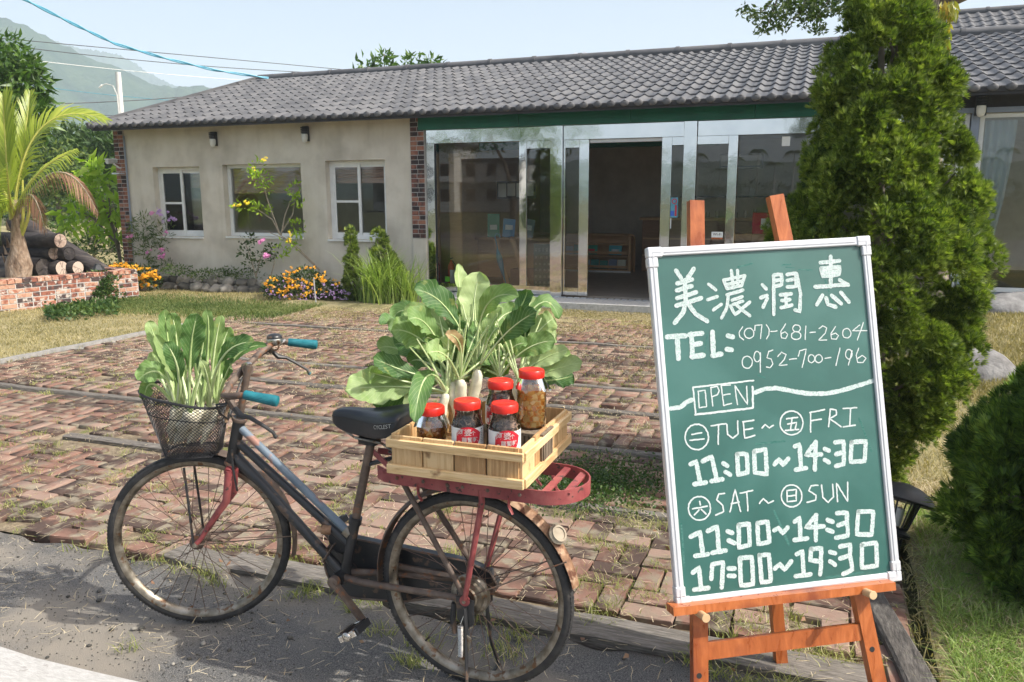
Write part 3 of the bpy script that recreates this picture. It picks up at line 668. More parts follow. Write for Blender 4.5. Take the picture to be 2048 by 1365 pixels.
# wall lamps (3) fixed to the house
def wall_lamp(s, y, z, sc=1.):
    r = empty('wall_lamp', tuple(site(s, y, z)), TH)
    MB().box(-.05*sc, -.06, -.115, .05*sc, .0, .115, .006).build('back_plate', M['lampblack'], r, False)
    k = MB()
    for i in range(4): k.lathe([(.0, .1-i*.026), (.062-i*.001, .1-i*.026), (.062-i*.001, .083-i*.026), (0, .083-i*.026)], (0, -.062, .0), n=14)
    k.build('louvre_cap', M['lampblack'], r)
    MB().lathe([(.048, -.005), (.052, -.03), (.050, -.08), (.036, -.12), (.015, -.135), (.0, -.137)], (0, -.062, 0), n=16).build('shade', M['frost'], r)
    return r
LM = [('left wall lamp under the eave, above the first window gap', -13.12, 2.5), ('right wall lamp on the stucco wall, nearer the brick pillar', -11.33, 2.53)]
for lb, s, z in LM: tag(wall_lamp(s, -.002, z), lb, 'wall lamp', 'black and white wall lamps')
tag(wall_lamp(-1.955, -.035, 2.58, 1.2), 'wall lamp on the grey post right of the tall conifer', 'wall lamp', 'black and white wall lamps')
r = empty('security_camera', tuple(site(-15.2, -.16, 2.15)), TH, 'white security camera on the left brick corner of the house', 'camera')
MB().tube([(-.02, -.12, .01), (.0, .06, .03)], .042, 12).build('body', M['zinc'], r); MB().box(-.05, -.15, .045, .05, .06, .058, .004).build('sun_hood', M['white'], r, False)
MB().tube([(0, .0, -.02), (.02, .1, -.09), (.02, .15, -.09)], .014, 6).build('bracket', M['white'], r); MB().box(-.06, -.0, -.2, .1, .14, -.175).build('shelf', M['zinc'], r, False)

# roof
EZ, EN, RZ, RN = 2.755, -.43, 4.11, 4.29
sl = (RZ-EZ)/(RN-EN); SL0, SL1 = -15.40, 3.4
rb = MB()
rb.add([(SL0+.03, EN+.03, EZ-.03), (SL1, EN+.03, EZ-.03), (SL1, RN, RZ-.03), (SL0+.03, RN, RZ-.03), (SL0+.03, EN+.03, EZ-.09), (SL1, EN+.03, EZ-.09), (SL1, RN, RZ-.16), (SL0+.03, RN, RZ-.16)],
       [(0, 1, 2, 3), (7, 6, 5, 4), (0, 4, 5, 1), (1, 5, 6, 2), (0, 3, 7, 4)])
bz = RZ - (9.1-RN)*sl
rb.add([(SL0+.03, RN+.002, RZ-.03), (SL1, RN+.002, RZ-.03), (SL1, 9.1, bz), (SL0+.03, 9.1, bz), (SL0+.03, RN+.002, RZ-.16), (SL1, RN+.002, RZ-.16), (SL1, 9.1, bz-.1), (SL0+.03, 9.1, bz-.1)],
       [(0, 1, 2, 3), (7, 6, 5, 4), (2, 6, 7, 3), (0, 3, 7, 4)])
ROOF = rb.build('roof', M['dark'], HOUSE, False)
gb = MB(); gb.add([(-15.30, -.0, 2.6), (-15.30, 8.7, 2.6), (-15.30, RN, RZ-.17), (-15.1, 0, 2.6), (-15.1, 8.7, 2.6), (-15.1, RN, RZ-.17)], [(0, 2, 1), (3, 4, 5), (0, 3, 5, 2), (1, 2, 5, 4)])
gb.build('gable', M['stucco'], HOUSE, False)
PT_, NR = .1835, 12; Ls = math.hypot(RN-EN, RZ-EZ); exp_ = (Ls-.05)/NR; al = math.atan(sl)
def tile_shape():
    b_ = MB(); k = 10; V = []
    prof = [(-.5+i/k) for i in range(k+1)]
    zf = lambda u: .017*math.cos(2*PI*u) + .006*math.cos(4*PI*u)
    for (t, lift) in ((0, -.012), (0, .012), (.04, .016), (exp_*.55, .006), (exp_+.01, -.008)):
        for u in prof: V.append((u*PT_, t - .014*math.cos(2*PI*u)*(t < .05), zf(u)+lift))
    m = k+1
    return b_.add(V, [(j*m+i, j*m+i+1, (j+1)*m+i+1, (j+1)*m+i) for j in range(4) for i in range(k)])
TS = tile_shape(); TSM = TS.mesh('roof_tile', M['tile'])
cells_t = []
ncol = int((SL1-SL0)/PT_)
for i in range(ncol):
    for j in range(NR):
        s = SL0 + (i+.5)*PT_; t = j*exp_; cells_t.append((s, EN + t*math.cos(al), EZ + t*math.sin(al)))
vis = sorted([q for q in cells_t if seen(q[0], q[1], q[2], 0)], key=lambda q: np.linalg.norm(site(*q)-CAM))[:300]
vs_ = set(vis); rest = np.array([q for q in cells_t if q not in vs_])
for q in vis: link('roof_tile', TSM, ROOF, q, (al, 0, 0))
v, f = tris(TS); ca, sa = math.cos(al), math.sin(al); v2 = np.stack([v[:, 0], v[:, 1]*ca - v[:, 2]*sa, v[:, 1]*sa + v[:, 2]*ca], -1)
V, Fc = tile_mesh(v2, f, rest); me = np_mesh('tile_field', V, Fc, M['tile'], True)
try: me.set_sharp_from_angle(angle=.7)
except Exception: pass
tag(link('tile_field', me, ROOF), kind='stuff')
cp = MB(); cp.ball((0, 0, 0), .060, .018, .042, 12, 7); cpm = cp.mesh('eave_cap', M['tile'])
for i in range(ncol):
    s = SL0 + (i+.5)*PT_
    if seen(s, EN, EZ, 20): link('eave_cap', cpm, ROOF, (s, EN-.006, EZ-.012))
MB().box(SL0, EN+.012, EZ-.055, SL1, EN+.05, EZ-.012).build('eave_board', M['dark'], ROOF, False)
vg = MB().beam((SL0-.02, EN, EZ+.0), (SL0-.02, RN, RZ+.02), .06, .10).build('verge_board', M['tile'], ROOF, False)
rt = MB(); rt.lathe([(.085, -.02), (.085, .86), (.098, .862), (.098, .93), (.085, .932)], (0, 0, 0), (1, 0, 0), 12); rtm = rt.mesh('ridge_tile', M['tile'])
for i in range(int((SL1-SL0)/.92)): link('ridge_tile', rtm, ROOF, (SL0+i*.92, RN, RZ+.01))
MB().box(SL0, RN-.16, RZ-.05, SL1, RN-.02, RZ-.0).build('ridge_flashing', M['tile'], ROOF, False)
# roof vents
for x_ in (1150, 1168):
    s, z = fac(x_, 104, RN+.2); MB().lathe([(0, .0), (.09, 0), (.1, .05), (.09, .12), (.1, .14), (.02, .18), (0, .18)], (s, RN+.25, RZ-.02), n=14).build('roof_vent', M['zinc'], ROOF)
# second house behind, only its roof shows
n2 = 11.5; sA, zA = fac(1821, 36, n2); sB, zB = fac(2048, 17, n2)
H2 = empty('house', tuple(FP), TH, 'taller grey roofed house behind, upper right corner', 'house')
MB().box(sA-1.0, 9.3, 0, 9, 13.5, zA-1.3).build('wall', M['stucco'], H2, False)
r2 = MB(); e0 = 8.95; 
r2.add([(sA-1.2, e0, zA-1.25), (9.5, e0, zA-1.25), (9.5, n2, zA), (sA-1.2, n2, zA), (sA-1.2, 14, zA-1.25), (9.5, 14, zA-1.25)], [(0, 1, 2, 3), (3, 2, 5, 4), (0, 3, 4), (1, 5, 2), (0, 4, 5, 1)])
RF2 = r2.build('roof', M['dark'], H2, False)
a2 = math.atan(1.25/(n2-e0)); q_ = [(sA-1.1+i*PT_*1.25, e0 + j*.34*math.cos(a2), zA-1.22 + j*.34*math.sin(a2)) for i in range(44) for j in range(8)]
ca, sa = math.cos(a2), math.sin(a2); v2 = np.stack([v[:, 0]*1.25, v[:, 1]*ca - v[:, 2]*sa, v[:, 1]*sa + v[:, 2]*ca], -1)
V, Fc = tile_mesh(v2, f, np.array(q_)); tag(link('tile_field', np_mesh('tile_field', V, Fc, M['tile'], True), RF2), kind='stuff')
for i in range(10): link('ridge_tile', rtm, RF2, (sA-1.1+i*.92, n2, zA+.03))
MB().box(sA-1.2, e0-.08, zA-1.33, 9.5, e0+.02, zA-1.2).build('gutter', M['zinc'], RF2, False)

# ------------------------------------------------------------------ things in the shop
def T(name, s, n, z, label, cat, rz=0, group=None): return empty(name, tuple(site(s, n, z)), TH+rz, label, cat, group)
SS, SN = to_site(gnd(1262, 546, .1)); _, zt_ = fac(1240, 469, SN); SK = (zt_-.1)/.70; SS -= .6*SK
sh = T('bookshelf', SS, SN, .1, 'low oak book rack with a rounded end facing the open doors', 'bookshelf'); sh.scale = (SK, SK, SK)
pr = [(-2.1, .0), (.62, 0), (.62, .55)] + [(.52+.1*math.cos(a), .60+.1*math.sin(a)) for a in (.2, .6, 1., 1.4)] + [(.5, .70), (-2.1, .70)]
MB().prism([(x, z) for x, z in pr], .22, .26).build('back_panel', M['oak'], sh, False)
for z in (.03, .28, .5): MB().box(-2.08, -.02, z, .54, .218, z+.022).build('shelf', M['oak'], sh, False)
for z in (.06, .32): MB().box(-2.08, -.04, z+.02, .54, -.022, z+.065).build('front_rail', M['oak'], sh, False)
MB().box(.545, -.05, 0, .60, .218, .66, .01).build('end_panel', M['oak'], sh, False); MB().box(-2.1, -.05, .672, .50, .3, .70, .008).build('top_board', M['oak'], sh, False)
MB().box(-2.1, -.06, -.0, .6, .2, .028).build('plinth', M['white'], sh, False)
cols = [(.5,.55,.6),(.1,.35,.5),(.7,.66,.5),(.5,.12,.1),(.75,.75,.72),(.05,.3,.25),(.6,.5,.15),(.2,.25,.35)]
BM = [FLAT('book_cover', c_, .4) for c_ in cols]
bkr = random.Random(5)
def books(s0, s1, n, z, hgt, cnt, lab, lean=-.25, wide=False):
    for i in range(cnt):
        w = (s1-s0)/cnt; o = MB().box(-w*.45, -.008, 0, w*.45, .008, hgt*bkr.uniform(.85, 1.05)).build('book', BM[bkr.randrange(8)], None, False, tuple(site(SS+(s0+w*(i+.5))*SK, SN+n*SK, .1+(z-.1)*SK)), (lean, 0, TH)); o.scale = (SK, SK, SK)
        tag(o, lab, 'book', lab)
books(-2.05, -1.0, .01, .425, .17, 16, 'books on the upper rack shelf behind the left glass')
books(-2.05, -1.1, .01, .165, .15, 8, 'books on the lower rack shelf behind the left glass')
books(-.35, .5, .01, .165, .17, 5, 'books on the lower rack shelf beside the open doorway')
for i, (s_, cc, lb) in enumerate(((-6.74, (.03,.4,.25), 'green picture book upright on the rack, left of the blue one'), (-6.28, (.05,.42,.5), 'turquoise picture book at the rounded end of the rack'))):
    k = MB().box(-.12, -.008, 0, .12, .008, .17).build('book', FLAT('cover', cc, .35), None, False, tuple(site(SS+(s_+6.58)*SK, SN-.02*SK, .1+.325*SK)), (-.25, 0, TH)); k.scale = (SK, SK, SK); tag(k, lb, 'book')
    MB().box(-.07, -.0105, .06, .07, -.0085, .1).build('title_band', M['redlid'] if i == 0 else M['white'], k, False)
books(-.85, -.35, .01, .425, .17, 3, 'thin books left of the green picture book')
ct = T('counter', -5.7, 4.3, .1, 'dark wooden service counter at the back of the shop', 'counter')
MB().box(-1.1, 0, 0, 2.2, .6, .98, .01).build('body', M['darkwood'], ct, False); MB().box(-1.15, -.05, .982, 2.25, .65, 1.03, .01).build('counter_top', M['oak'], ct, False)
for z in (.3, .62): MB().box(-1.08, -.02, z, 2.18, -.002, z+.03).build('groove_rail', M['oak'], ct, False)
for i in range(9):
    s = -6.1 + i*.17; gl = MB().lathe([(0, 0), (.03, 0), (.034, .1 + .03*(i % 3)), (.03, .1 + .03*(i % 3)), (.027, .01), (0, .01)], n=10).build('drinking_glass', M['jarglass'], None, True, tuple(site(s, 4.45, 1.132))); tag(gl, 'clear glasses lined up on the back counter', 'glass', 'glasses on the counter')
wsf = T('wall_shelf', -5.4, 5.3, 1.5, 'thin dark shelf on the shop back wall', 'shelf'); MB().box(-1, 0, 0, 1.3, .28, .03).build('board', M['black'], wsf, False); MB().box(-.8, .2, -.12, -.76, .28, -.002).build('bracket', M['black'], wsf, False)
ac = T('air_conditioner', -5.1, 5.2, 2.05, 'white wall air conditioner high on the shop back wall', 'air conditioner')
MB().box(-.4, 0, 0, .4, .22, .28, .03).build('casing', M['white'], ac, False); MB().box(-.36, -.01, .03, .36, -.001, .05).build('louvre', M['greyframe'], ac, False)
dk = T('desk', -8.5, 1.1, .1, 'oak display desk behind the left pane', 'desk')
MB().box(-.55, 0, .74, .95, .55, .78, .008).build('desk_top', M['oak'], dk, False); MB().box(-.55, .02, 0, -.5, .53, .738).build('side_panel', M['oak'], dk, False); MB().box(.9, .02, 0, .95, .53, .738).build('side_panel', M['oak'], dk, False)
MB().box(-.498, .3, .1, .898, .34, .736).build('modesty_panel', M['oak'], dk, False)
cab = T('cabinet', -8.95, .45, .1, 'tall oak panel just inside the left jamb', 'cabinet'); MB().box(-.14, 0, 0, .08, .5, 2.1, .01).build('case', M['oak'], cab, False); MB().box(-.13, -.012, .05, .07, -.001, 2.05, .004).build('door', M['oak'], cab, False)
for i, (s_, cc, lb) in enumerate(((-8.68, (.03,.25,.15), 'green book standing on the desk'), (-8.42, (.06,.22,.42), 'large blue photo book on the desk'), (-8.1, (.1,.16,.2), 'dark photo book on the desk, right of the blue one'))):
    k = MB().box(-.1, -.012, 0, .1, .012, .3 if i else .38).build('book', FLAT('cover', cc, .3), None, False, tuple(site(s_, 1.3, .882)), (-.12, .08*i, TH+.3)); tag(k, lb, 'book')
    MB().box(-.06, -.0145, .12, .06, -.0125, .2).build('cover_print', M['frost'], k, False)
pp = T('picture', -8.4, 1.9, 1.5, 'grey photo board hanging behind the left pane', 'picture'); MB().box(-.45, 0, 0, .25, .02, .3).build('frame', M['black'], pp, False)
for i in range(4): MB().box(-.42+i*.165, -.006, .03+.02*(i % 2), -.28+i*.165, -.001, .26).build('photo', M['frost'], pp, False)
um = T('umbrella', -8.25, .75, .12, 'blue folded umbrella with hooked handle leaning behind the glass', 'umbrella')
MB().lathe([(.008, .12), (.045, .38), (.05, .5), (.012, .62), (.006, .64)], axis=(-.25, 0, 1), n=10).build('canopy', M['cable'], um)
MB().tube([(-.0, 0, .02), (-.17, 0, .72), (-.19, 0, .8), (-.16, 0, .85), (-.11, 0, .83), (-.1, 0, .78)], .008, 6).build('handle', M['cable'], um)
for i, (a, lb) in enumerate(((-.22, 'long wooden post leaning left of the umbrella'), (.2, 'long wooden post leaning right of the umbrella'))):
    t_ = T('wooden_post', -8.36+i*.22, .8, .1, lb, 'post'); MB().tube([(.12+i*.12, 0, .0), (-.1+i*.05, .05, .78)], [.05, .045], 9).build('shaft', M['oak'], t_); MB().ball((-.1+i*.05, .05, .79), .05, .05, .03).build('end', M['darkwood'], t_)
bx = T('umbrella_box', -8.0, .85, .1, 'dark open box on the shop floor behind the umbrella', 'box')
MB().box(-.2, 0, 0, .2, .02, .3).build('front', M['darkwood'], bx, False); MB().box(-.2, .3, 0, .2, .32, .3).build('back', M['darkwood'], bx, False); MB().box(-.22, .0, 0, -.202, .32, .3).build('side', M['darkwood'], bx, False); MB().box(.202, .0, 0, .22, .32, .3).build('side', M['darkwood'], bx, False)
fe = T('fire_extinguisher', -9.0, .3, .1, 'red fire extinguisher inside the left pane, by the steel jamb', 'fire extinguisher')
MB().lathe([(0, 0), (.05, 0), (.052, .02), (.052, .38), (.03, .43), (.014, .44), (.014, .47), (0, .47)], n=14).build('cylinder', M['redlid'], fe); MB().lathe([(.0535, .12), (.0535, .32)], n=14, ang=PI*1.2).build('label_wrap', M['labelwhite'], fe)
MB().beam((0, -.03, .49), (0, .05, .5), .018, .012).build('valve_handle', M['black'], fe, False); MB().tube([(.02, 0, .46), (.08, -.02, .4), (.075, -.02, .2)], .009, 6).build('hose', M['black'], fe)
gl = T('green_tag', -8.98, .11, .25, 'bright green sticker low on the left shop pane', 'sticker'); MB().box(-.04, -.004, 0, .04, 0, .08).build('tag_sheet', FLAT('lime', (.25, .7, .06), .5), gl, False)
sb = T('chalk_sign', -7.45, .36, .12, 'small green chalk sign standing behind the door glass', 'chalkboard')
MB().box(-.21, 0, 0, .21, .02, .72, .004).build('panel', M['board'], sb, False)
bk = MB()
for j, (z, xs_) in enumerate(((.6, 7), (.5, 3), (.40, 6), (.31, 6), (.21, 6), (.12, 6))):
    for i in range(xs_):
        x_ = -.17 + i*(.34/max(xs_-1, 1))*(.5 if j == 1 else 1); h_ = .055 if j == 0 else .035
        bk.box(x_-.014, -.003, z, x_-.008, -.001, z+h_); bk.box(x_-.014, -.003, z+h_*.8, x_+.014, -.001, z+h_); bk.box(x_+.004, -.003, z+.004, x_+.009, -.001, z+h_*.7)
        bk.box(x_-.006, -.003, z+h_*.3, x_+.014, -.001, z+h_*.45)
bk.build('chalk_marks', M['chalk'], sb, False)
# stickers on the right glass
def text_mesh(body, size, mat, name, extr=.0004, align='CENTER', bold=0.):
    c_ = bpy.data.curves.new('t', 'FONT'); c_.body = body; c_.size = size; c_.extrude = extr; c_.align_x = align; c_.align_y = 'CENTER'; c_.resolution_u = 2; c_.offset = bold
    o = bpy.data.objects.new('t', c_); COL.objects.link(o); dg = bpy.context.evaluated_depsgraph_get()
    me = bpy.data.meshes.new_from_object(o.evaluated_get(dg)); COL.objects.unlink(o); bpy.data.objects.remove(o)
    me.name = name; me.materials.clear(); me.materials.append(mat); return me
s_, z_ = fac(1434, 471, -.01)
wf_ = T('wifi_sticker', s_, .012, z_, 'white and orange Wi-Fi sticker on the right door glass', 'sticker')
MB().box(-.075, -.002, -.03, .075, 0, .045).build('sticker_sheet', M['labelwhite'], wf_, False); MB().box(-.075, -.002, -.055, .075, 0, -.031).build('orange_band', M['easel'], wf_, False)
link('lettering', text_mesh('Wi-Fi', .05, M['black'], 'lettering'), wf_, (0, -.003, .01), (PI/2, 0, 0))
s_, z_ = fac(1348, 415, .02)
ns_ = T('notice_sticker', s_, .04, z_, 'turquoise notice strip with a no-entry sign on the narrow door glass', 'sticker')
MB().box(-.05, -.002, -.14, .05, 0, .13).build('sticker_sheet', M['cable'], ns_, False); MB().lathe([(.025, 0), (.036, 0), (.036, .002), (.025, .002)], (-.0, -.003, .08), (0, -1, 0), 16).build('ring_sign', M['labelred'], ns_)
MB().box(-.048, -.004, -.12, .0, -.0025, -.05).build('blue_square', FLAT('sticker_blue', (.05, .15, .6), .5), ns_, False); MB().box(.01, -.004, -.12, .035, -.0025, .03).build('red_print', M['labelred'], ns_, False)
MB().box(-.05, -.002, -.29, -.035, 0, -.15).build('cream_strip', M['labelwhite'], ns_, False)
s_, z_ = fac(1572, 283, .09); pl_ = T('paper_tag', s_, .09, z_, 'small white paper stuck high on the glass beside the conifer', 'sticker', 0); MB().box(-.05, -.002, -.06, .05, 0, .06).build('paper_sheet', M['labelwhite'], pl_, False)
rd = T('red_box', -4.35, 1.0, 1.0, 'red box with a white card behind the right pane', 'box'); MB().box(-.2, 0, 0, .2, .25, .3, .01).build('carton', M['labelred'], rd, False); MB().box(-.08, -.006, .06, .1, -.002, .22).build('card', M['labelwhite'], rd, False)
tb = T('side_table', -4.3, .9, .1, 'pale table behind the right pane, under the red box', 'table'); MB().box(-.6, 0, .82, .6, .5, .898).build('table_top', M['oak'], tb, False)
for a, c_ in ((-.57, .03), (.53, .03), (-.57, .43), (.53, .43)): MB().box(a, c_, 0, a+.04, c_+.04, .818).build('leg', M['oak'], tb, False)
# ------------------------------------------------------------------ bicycle (local frame: x forward, y towards the road, z up)
BIKE = empty('bicycle', (BX, BY, 0), BH, 'old black roadster bicycle with red rack, teal grips and wire basket', 'bicycle')
def part(b_, name, mat, parent=BIKE, smooth=True, **k): return b_.build(name, M[mat], parent, smooth, **k)
def make_wheel(parent, loc, rz):
    w = empty('wheel', loc, 0, parent=parent, rot=(0, 0, rz))
    t = MB(); prof = []
    for i in range(13):
        a = 2*PI*i/12; r = .0185; prof.append((.3115 + r*math.cos(a)*(1.0 if math.cos(a) > 0 else 1.35), r*math.sin(a)))
    t.lathe(prof, (0, 0, 0), (0, 1, 0), 88); 
    tread = MB()
    for k in range(150):
        a = 2*PI*k/150
        for s in (-1, 1):
            a2 = a + (.014 if s > 0 else 0); c, sn = math.cos(a2), math.sin(a2); R1, R2 = .3242, .3305
            d = np.array([c, 0, sn]); tg = np.array([-sn, 0, c])
            tread.obox(d*(R1+.0012) + np.array([0, s*.0105, 0]), tg*.0040, np.array([0, .0042, 0]) + d*(-s*0), d*.0012)
    part(t, 'tyre', 'tyre', w); part(tread, 'tread', 'tyre', w, False)
    rm = MB(); rm.lathe([(.2925, -.0165), (.302, -.0175), (.302, -.014), (.288, -.010), (.283, -.004), (.283, .004), (.288, .010), (.302, .014), (.302, .0175), (.2925, .0165), (.2825, .009), (.279, 0), (.2825, -.009), (.2925, -.0165)], (0, 0, 0), (0, 1, 0), 88)
    part(rm, 'rim', 'rim', w)
    hb = MB().lathe([(0, -.058), (.012, -.058), (.012, -.04), (.027, -.036), (.027, -.03), (.015, -.026), (.015, .026), (.027, .03), (.027, .036), (.012, .04), (.012, .058), (0, .058)], (0, 0, 0), (0, 1, 0), 16)
    part(hb, 'hub', 'brownpaint', w)
    for k in range(36):
        side = 1 if k % 2 else -1; a = 2*PI*k/36; ah = a + (.95 if (k//2) % 2 else -.95)
        p = np.array([.024*math.cos(ah), side*.033, .024*math.sin(ah)]); q = np.array([.284*math.cos(a), side*.003, .284*math.sin(a)])
        s = MB().tube([p, q], .0012, 4, False); part(s, 'spoke', 'spoke', w)
        if k == 31: part(MB().tube([q*.98, q*.9], .003, 6), 'valve', 'black', w)
    return w
REARW = make_wheel(BIKE, (0, 0, .33), 0)
FRONTW = make_wheel(BIKE, tuple(frl(0, 0, .33)), ST)
# drum brake and brake arm on the near side of the rear hub
d = MB().lathe([(0, .062), (.03, .064), (.034, .058), (.05, .056), (.053, .046), (.063, .044), (.066, .036), (.066, .028), (0, .028)], (0, 0, .33), (0, 1, 0), 28)
part(d, 'drum_brake', 'rim')
part(MB().tube([(.05, .05, .30), (.055, .052, .24), (.045, .055, .2)], .009, 6), 'brake_arm', 'blackpaint')
def fender(name, mat, c0, rz, a0, a1, parent=BIKE, w=.027, R=.352, n=34):
    b_ = MB(); V = []; k = 6
    for th in (0, 1):
        for i in range(n+1):
            a = math.radians(a0 + (a1-a0)*i/n)
            for j in range(k+1):
                u = -1 + 2*j/k; r = R - .011*u*u - .0015*th; V.append((r*math.cos(a), u*w, r*math.sin(a)))
    m = k+1; o = (n+1)*m
    Fc = [(i*m+j, i*m+j+1, (i+1)*m+j+1, (i+1)*m+j) for i in range(n) for j in range(k)] + [(o+i*m+j, o+(i+1)*m+j, o+(i+1)*m+j+1, o+i*m+j+1) for i in range(n) for j in range(k)]
    Fc += [(i*m, (i+1)*m, o+(i+1)*m, o+i*m) for i in range(n)] + [(i*m+k, o+i*m+k, o+(i+1)*m+k, (i+1)*m+k) for i in range(n)]
    Fc += [(j, o+j, o+j+1, j+1) for j in range(k)] + [(n*m+j, n*m+j+1, o+n*m+j+1, o+n*m+j) for j in range(k)]
    b_.add(V, Fc); return part(b_, name, mat, parent, loc=c0, rot=(0, 0, rz))
RF = fender('mudguard', 'rust', (0, 0, .33), 0, 85, 167.5); RF['label'] = 'rusty tail of the rear mudguard'
fender('mudguard', 'brownpaint', (0, 0, .33), 0, -6, 84.8)
fender('mudguard', 'brownpaint', tuple(frl(0, 0, .33)), ST, 72, 192)
a = math.radians(140); rp = np.array([.356*math.cos(a), .0, .33+.356*math.sin(a)])
rd = np.array([math.cos(a), .35, math.sin(a)]); rp = rp + np.array([0, .006, 0])
o = part(MB().lathe([(.0, .0), (.028, 0), (.031, .008), (.026, .015), (0, .016)], rp, rd, 20), 'reflector', 'twig')
part(MB().lathe([(.019, .0155), (.020, .019), (.026, .019), (.027, .0145)], rp, rd, 20), 'bezel', 'twig', o)
# stays of the mudguards
for s in (1, -1):
    a = math.radians(153); part(MB().tube([(0, s*.062, .335), (.352*math.cos(a), s*.028, .33+.352*math.sin(a))], .0024, 5), 'mudguard_stay', 'brownpaint')
    a = math.radians(-2+180); q = frl(.352*math.cos(a), s*.028, .33+.352*math.sin(a)); part(MB().tube([frl(0, s*.055, .33), q], .0024, 5), 'mudguard_stay', 'brownpaint')
# frame tubes
def tb(name, mat, pts, r, n=12): return part(MB().tube(pts, r, n), name, mat)
tb('head_tube', 'blackpaint', [(.932, 0, .640), (.884, 0, .812)], [.021, .021])
for z0, r in ((.0, .0245), (.17, .0255)):
    p0 = np.array([.932, 0, .640]) + (np.array([.884, 0, .812])-np.array([.932, 0, .64]))*z0/.178; dd = np.array([-.269, 0, .963])
    part(MB().lathe([(.019, -.004), (r, -.004), (r+.002, .002), (r, .008), (.019, .008)], p0, dd, 20), 'headset_ring', 'brownpaint')
tb('top_tube', 'blackpaint', [(.905, 0, .725), (.452, 0, .405)], .0145)
tb('down_tube', 'blackpaint', [(.922, 0, .672), (.80, 0, .575), (.492, 0, .30)], [.022, .0175, .0175])
tb('upper_tube', 'bluepaint', [(.880, 0, .772), (.50, 0, .482), (.449, 0, .443)], [.0135, .0135, .012])
tb('seat_tube', 'blackpaint', [(.488, 0, .285), (.430, 0, .512)], .0175)
tb('seat_post', 'brownpaint', [(.430, 0, .512), (.358, 0, .795)], .0145)
part(MB().lathe([(.0175, -.012), (.022, -.012), (.022, .012), (.0175, .012)], (.4335, 0, .50), (-.247, 0, .969), 16), 'seat_clamp', 'blackpaint')
part(MB().lathe([(.0165, -.012), (.0205, -.012), (.0205, .012), (.0165, .012)], (.462, 0, .455), (-.79, 0, -.61), 16), 'tube_clamp', 'rim')
part(MB().lathe([(0, -.045), (.024, -.045), (.024, .045), (0, .045)], (.488, 0, .295), (0, 1, 0), 20), 'bottom_bracket', 'blackpaint')
for s in (1, -1):
    tb('chain_stay', 'brownpaint', [(.478, s*.02, .297), (.40, s*.038, .302), (.0, s*.066, .33)], [.013, .0115, .010])
    tb('seat_stay', 'brownpaint', [(.262, s*.035, .745), (.235, s*.04, .69), (.012, s*.066, .345)], [.009, .0095, .009])
part(MB().tube([(.385, 0, .70), (.262, 0, .742)], .008, 8), 'stay_bridge', 'blackpaint')
for s in (1, -1):
    part(MB().prism([(-.028, .315), (.03, .318), (.035, .352), (-.02, .35)], s*.058, s*.063, to=lambda x, z, y: (x, y, z)), 'dropout', 'blackpaint', smooth=False)
    part(MB().lathe([(0, .0), (.010, 0), (.010, .009), (.006, .010), (.006, .018), (0, .019)], (0, s*.070 - (.0 if s > 0 else 0), .33), (0, s, 0), 6), 'axle_nut', 'rim')
# fork
cr = np.array([.934, 0, .630])
for s in (1, -1):
    rv = frl(0, s, 0)-frl(0, 0, 0); e = frl(0, s*.054, .33); c1 = np.array([.936, 0, .606])+rv*.036; m1 = np.array([.958, -.008, .51])+rv*.045; m2 = frl(-.055, s*.052, .405); m3 = frl(-.02, s*.054, .350)
    part(MB().tube([c1+np.array([-.002, 0, .02]), c1, m1, m2, m3, e], [.012, .0145, .014, .0105, .008, .009], 10), 'fork_blade', 'redpaint')
    part(MB().lathe([(0, 0), (.010, 0), (.010, .008), (.006, .009), (.006, .016), (0, .017)], e, tuple(frl(0, s, 0)-frl(0, 0, 0)), 6), 'axle_nut', 'rim')
    part(MB().tube([frl(.005, s*.058, .335), frl(.02, s*.05, .62)], .0045, 6), 'basket_stay', 'blackpaint')
part(MB().tube([np.array([.936, 0, .618])-(frl(0, .04, 0)-frl(0, 0, 0)), (.934, 0, .634), np.array([.936, 0, .618])+(frl(0, .04, 0)-frl(0, 0, 0))], .0155, 10), 'fork_crown', 'redpaint')
# stem and handlebar
tb('stem', 'brownpaint', [(.884, 0, .812), (.832, 0, 1.002)], .0125)
part(MB().lathe([(0, 0), (.011, 0), (.011, .006), (.004, .008), (0, .008)], (.832, 0, 1.003), (-.26, 0, .96), 6), 'stem_bolt', 'chrome')
part(MB().tube([(.836, 0, .985), frl(-.205, 0, .972)], [.019, .017], 10), 'stem_clamp', 'brownpaint')
bar = [frl(-.330, .275, .925), frl(-.265, .268, .934), frl(-.215, .255, .928), frl(-.190, .225, .925), frl(-.192, .15, .945), frl(-.203, .05, .968), frl(-.206, 0, .972), frl(-.215, -.06, .985), frl(-.235, -.14, 1.005), frl(-.255, -.2, 1.018), frl(-.275, -.235, 1.019), frl(-.31, -.25, 1.014), frl(-.37, -.255, 1.005)]
part(MB().tube(bar, .0115, 12), 'handlebar', 'brownpaint')
def grip(p, q):
    g_ = MB(); p = np.array(p); q = np.array(q); ax = q-p; L_ = np.linalg.norm(ax); dd, u, v = frame_of(ax); n = 48; hs = [0, .004, .02, L_*.55, L_-.012, L_-.003, L_]
    rs = [.0135, .0155, .0155, .0165, .0185, .0175, .012]; V = []
    for h_, r_ in zip(hs, rs):
        for k in range(n):
            a = 2*PI*k/n; rr_ = r_*(1 - (.07 if (k % 2 and .01 < h_ < L_-.008) else 0)); V.append(p + dd*h_ + rr_*(u*math.cos(a)+v*math.sin(a)))
    g_.add(V, [(j*n+k, j*n+(k+1) % n, (j+1)*n+(k+1) % n, (j+1)*n+k) for j in range(6) for k in range(n)] + [tuple(6*n+k for k in range(n))])
    return part(g_, 'grip', 'teal')
grip(frl(-.268, .270, .937), frl(-.378, .278, .914)); grip(frl(-.302, -.250, 1.014), frl(-.412, -.258, 1.000))
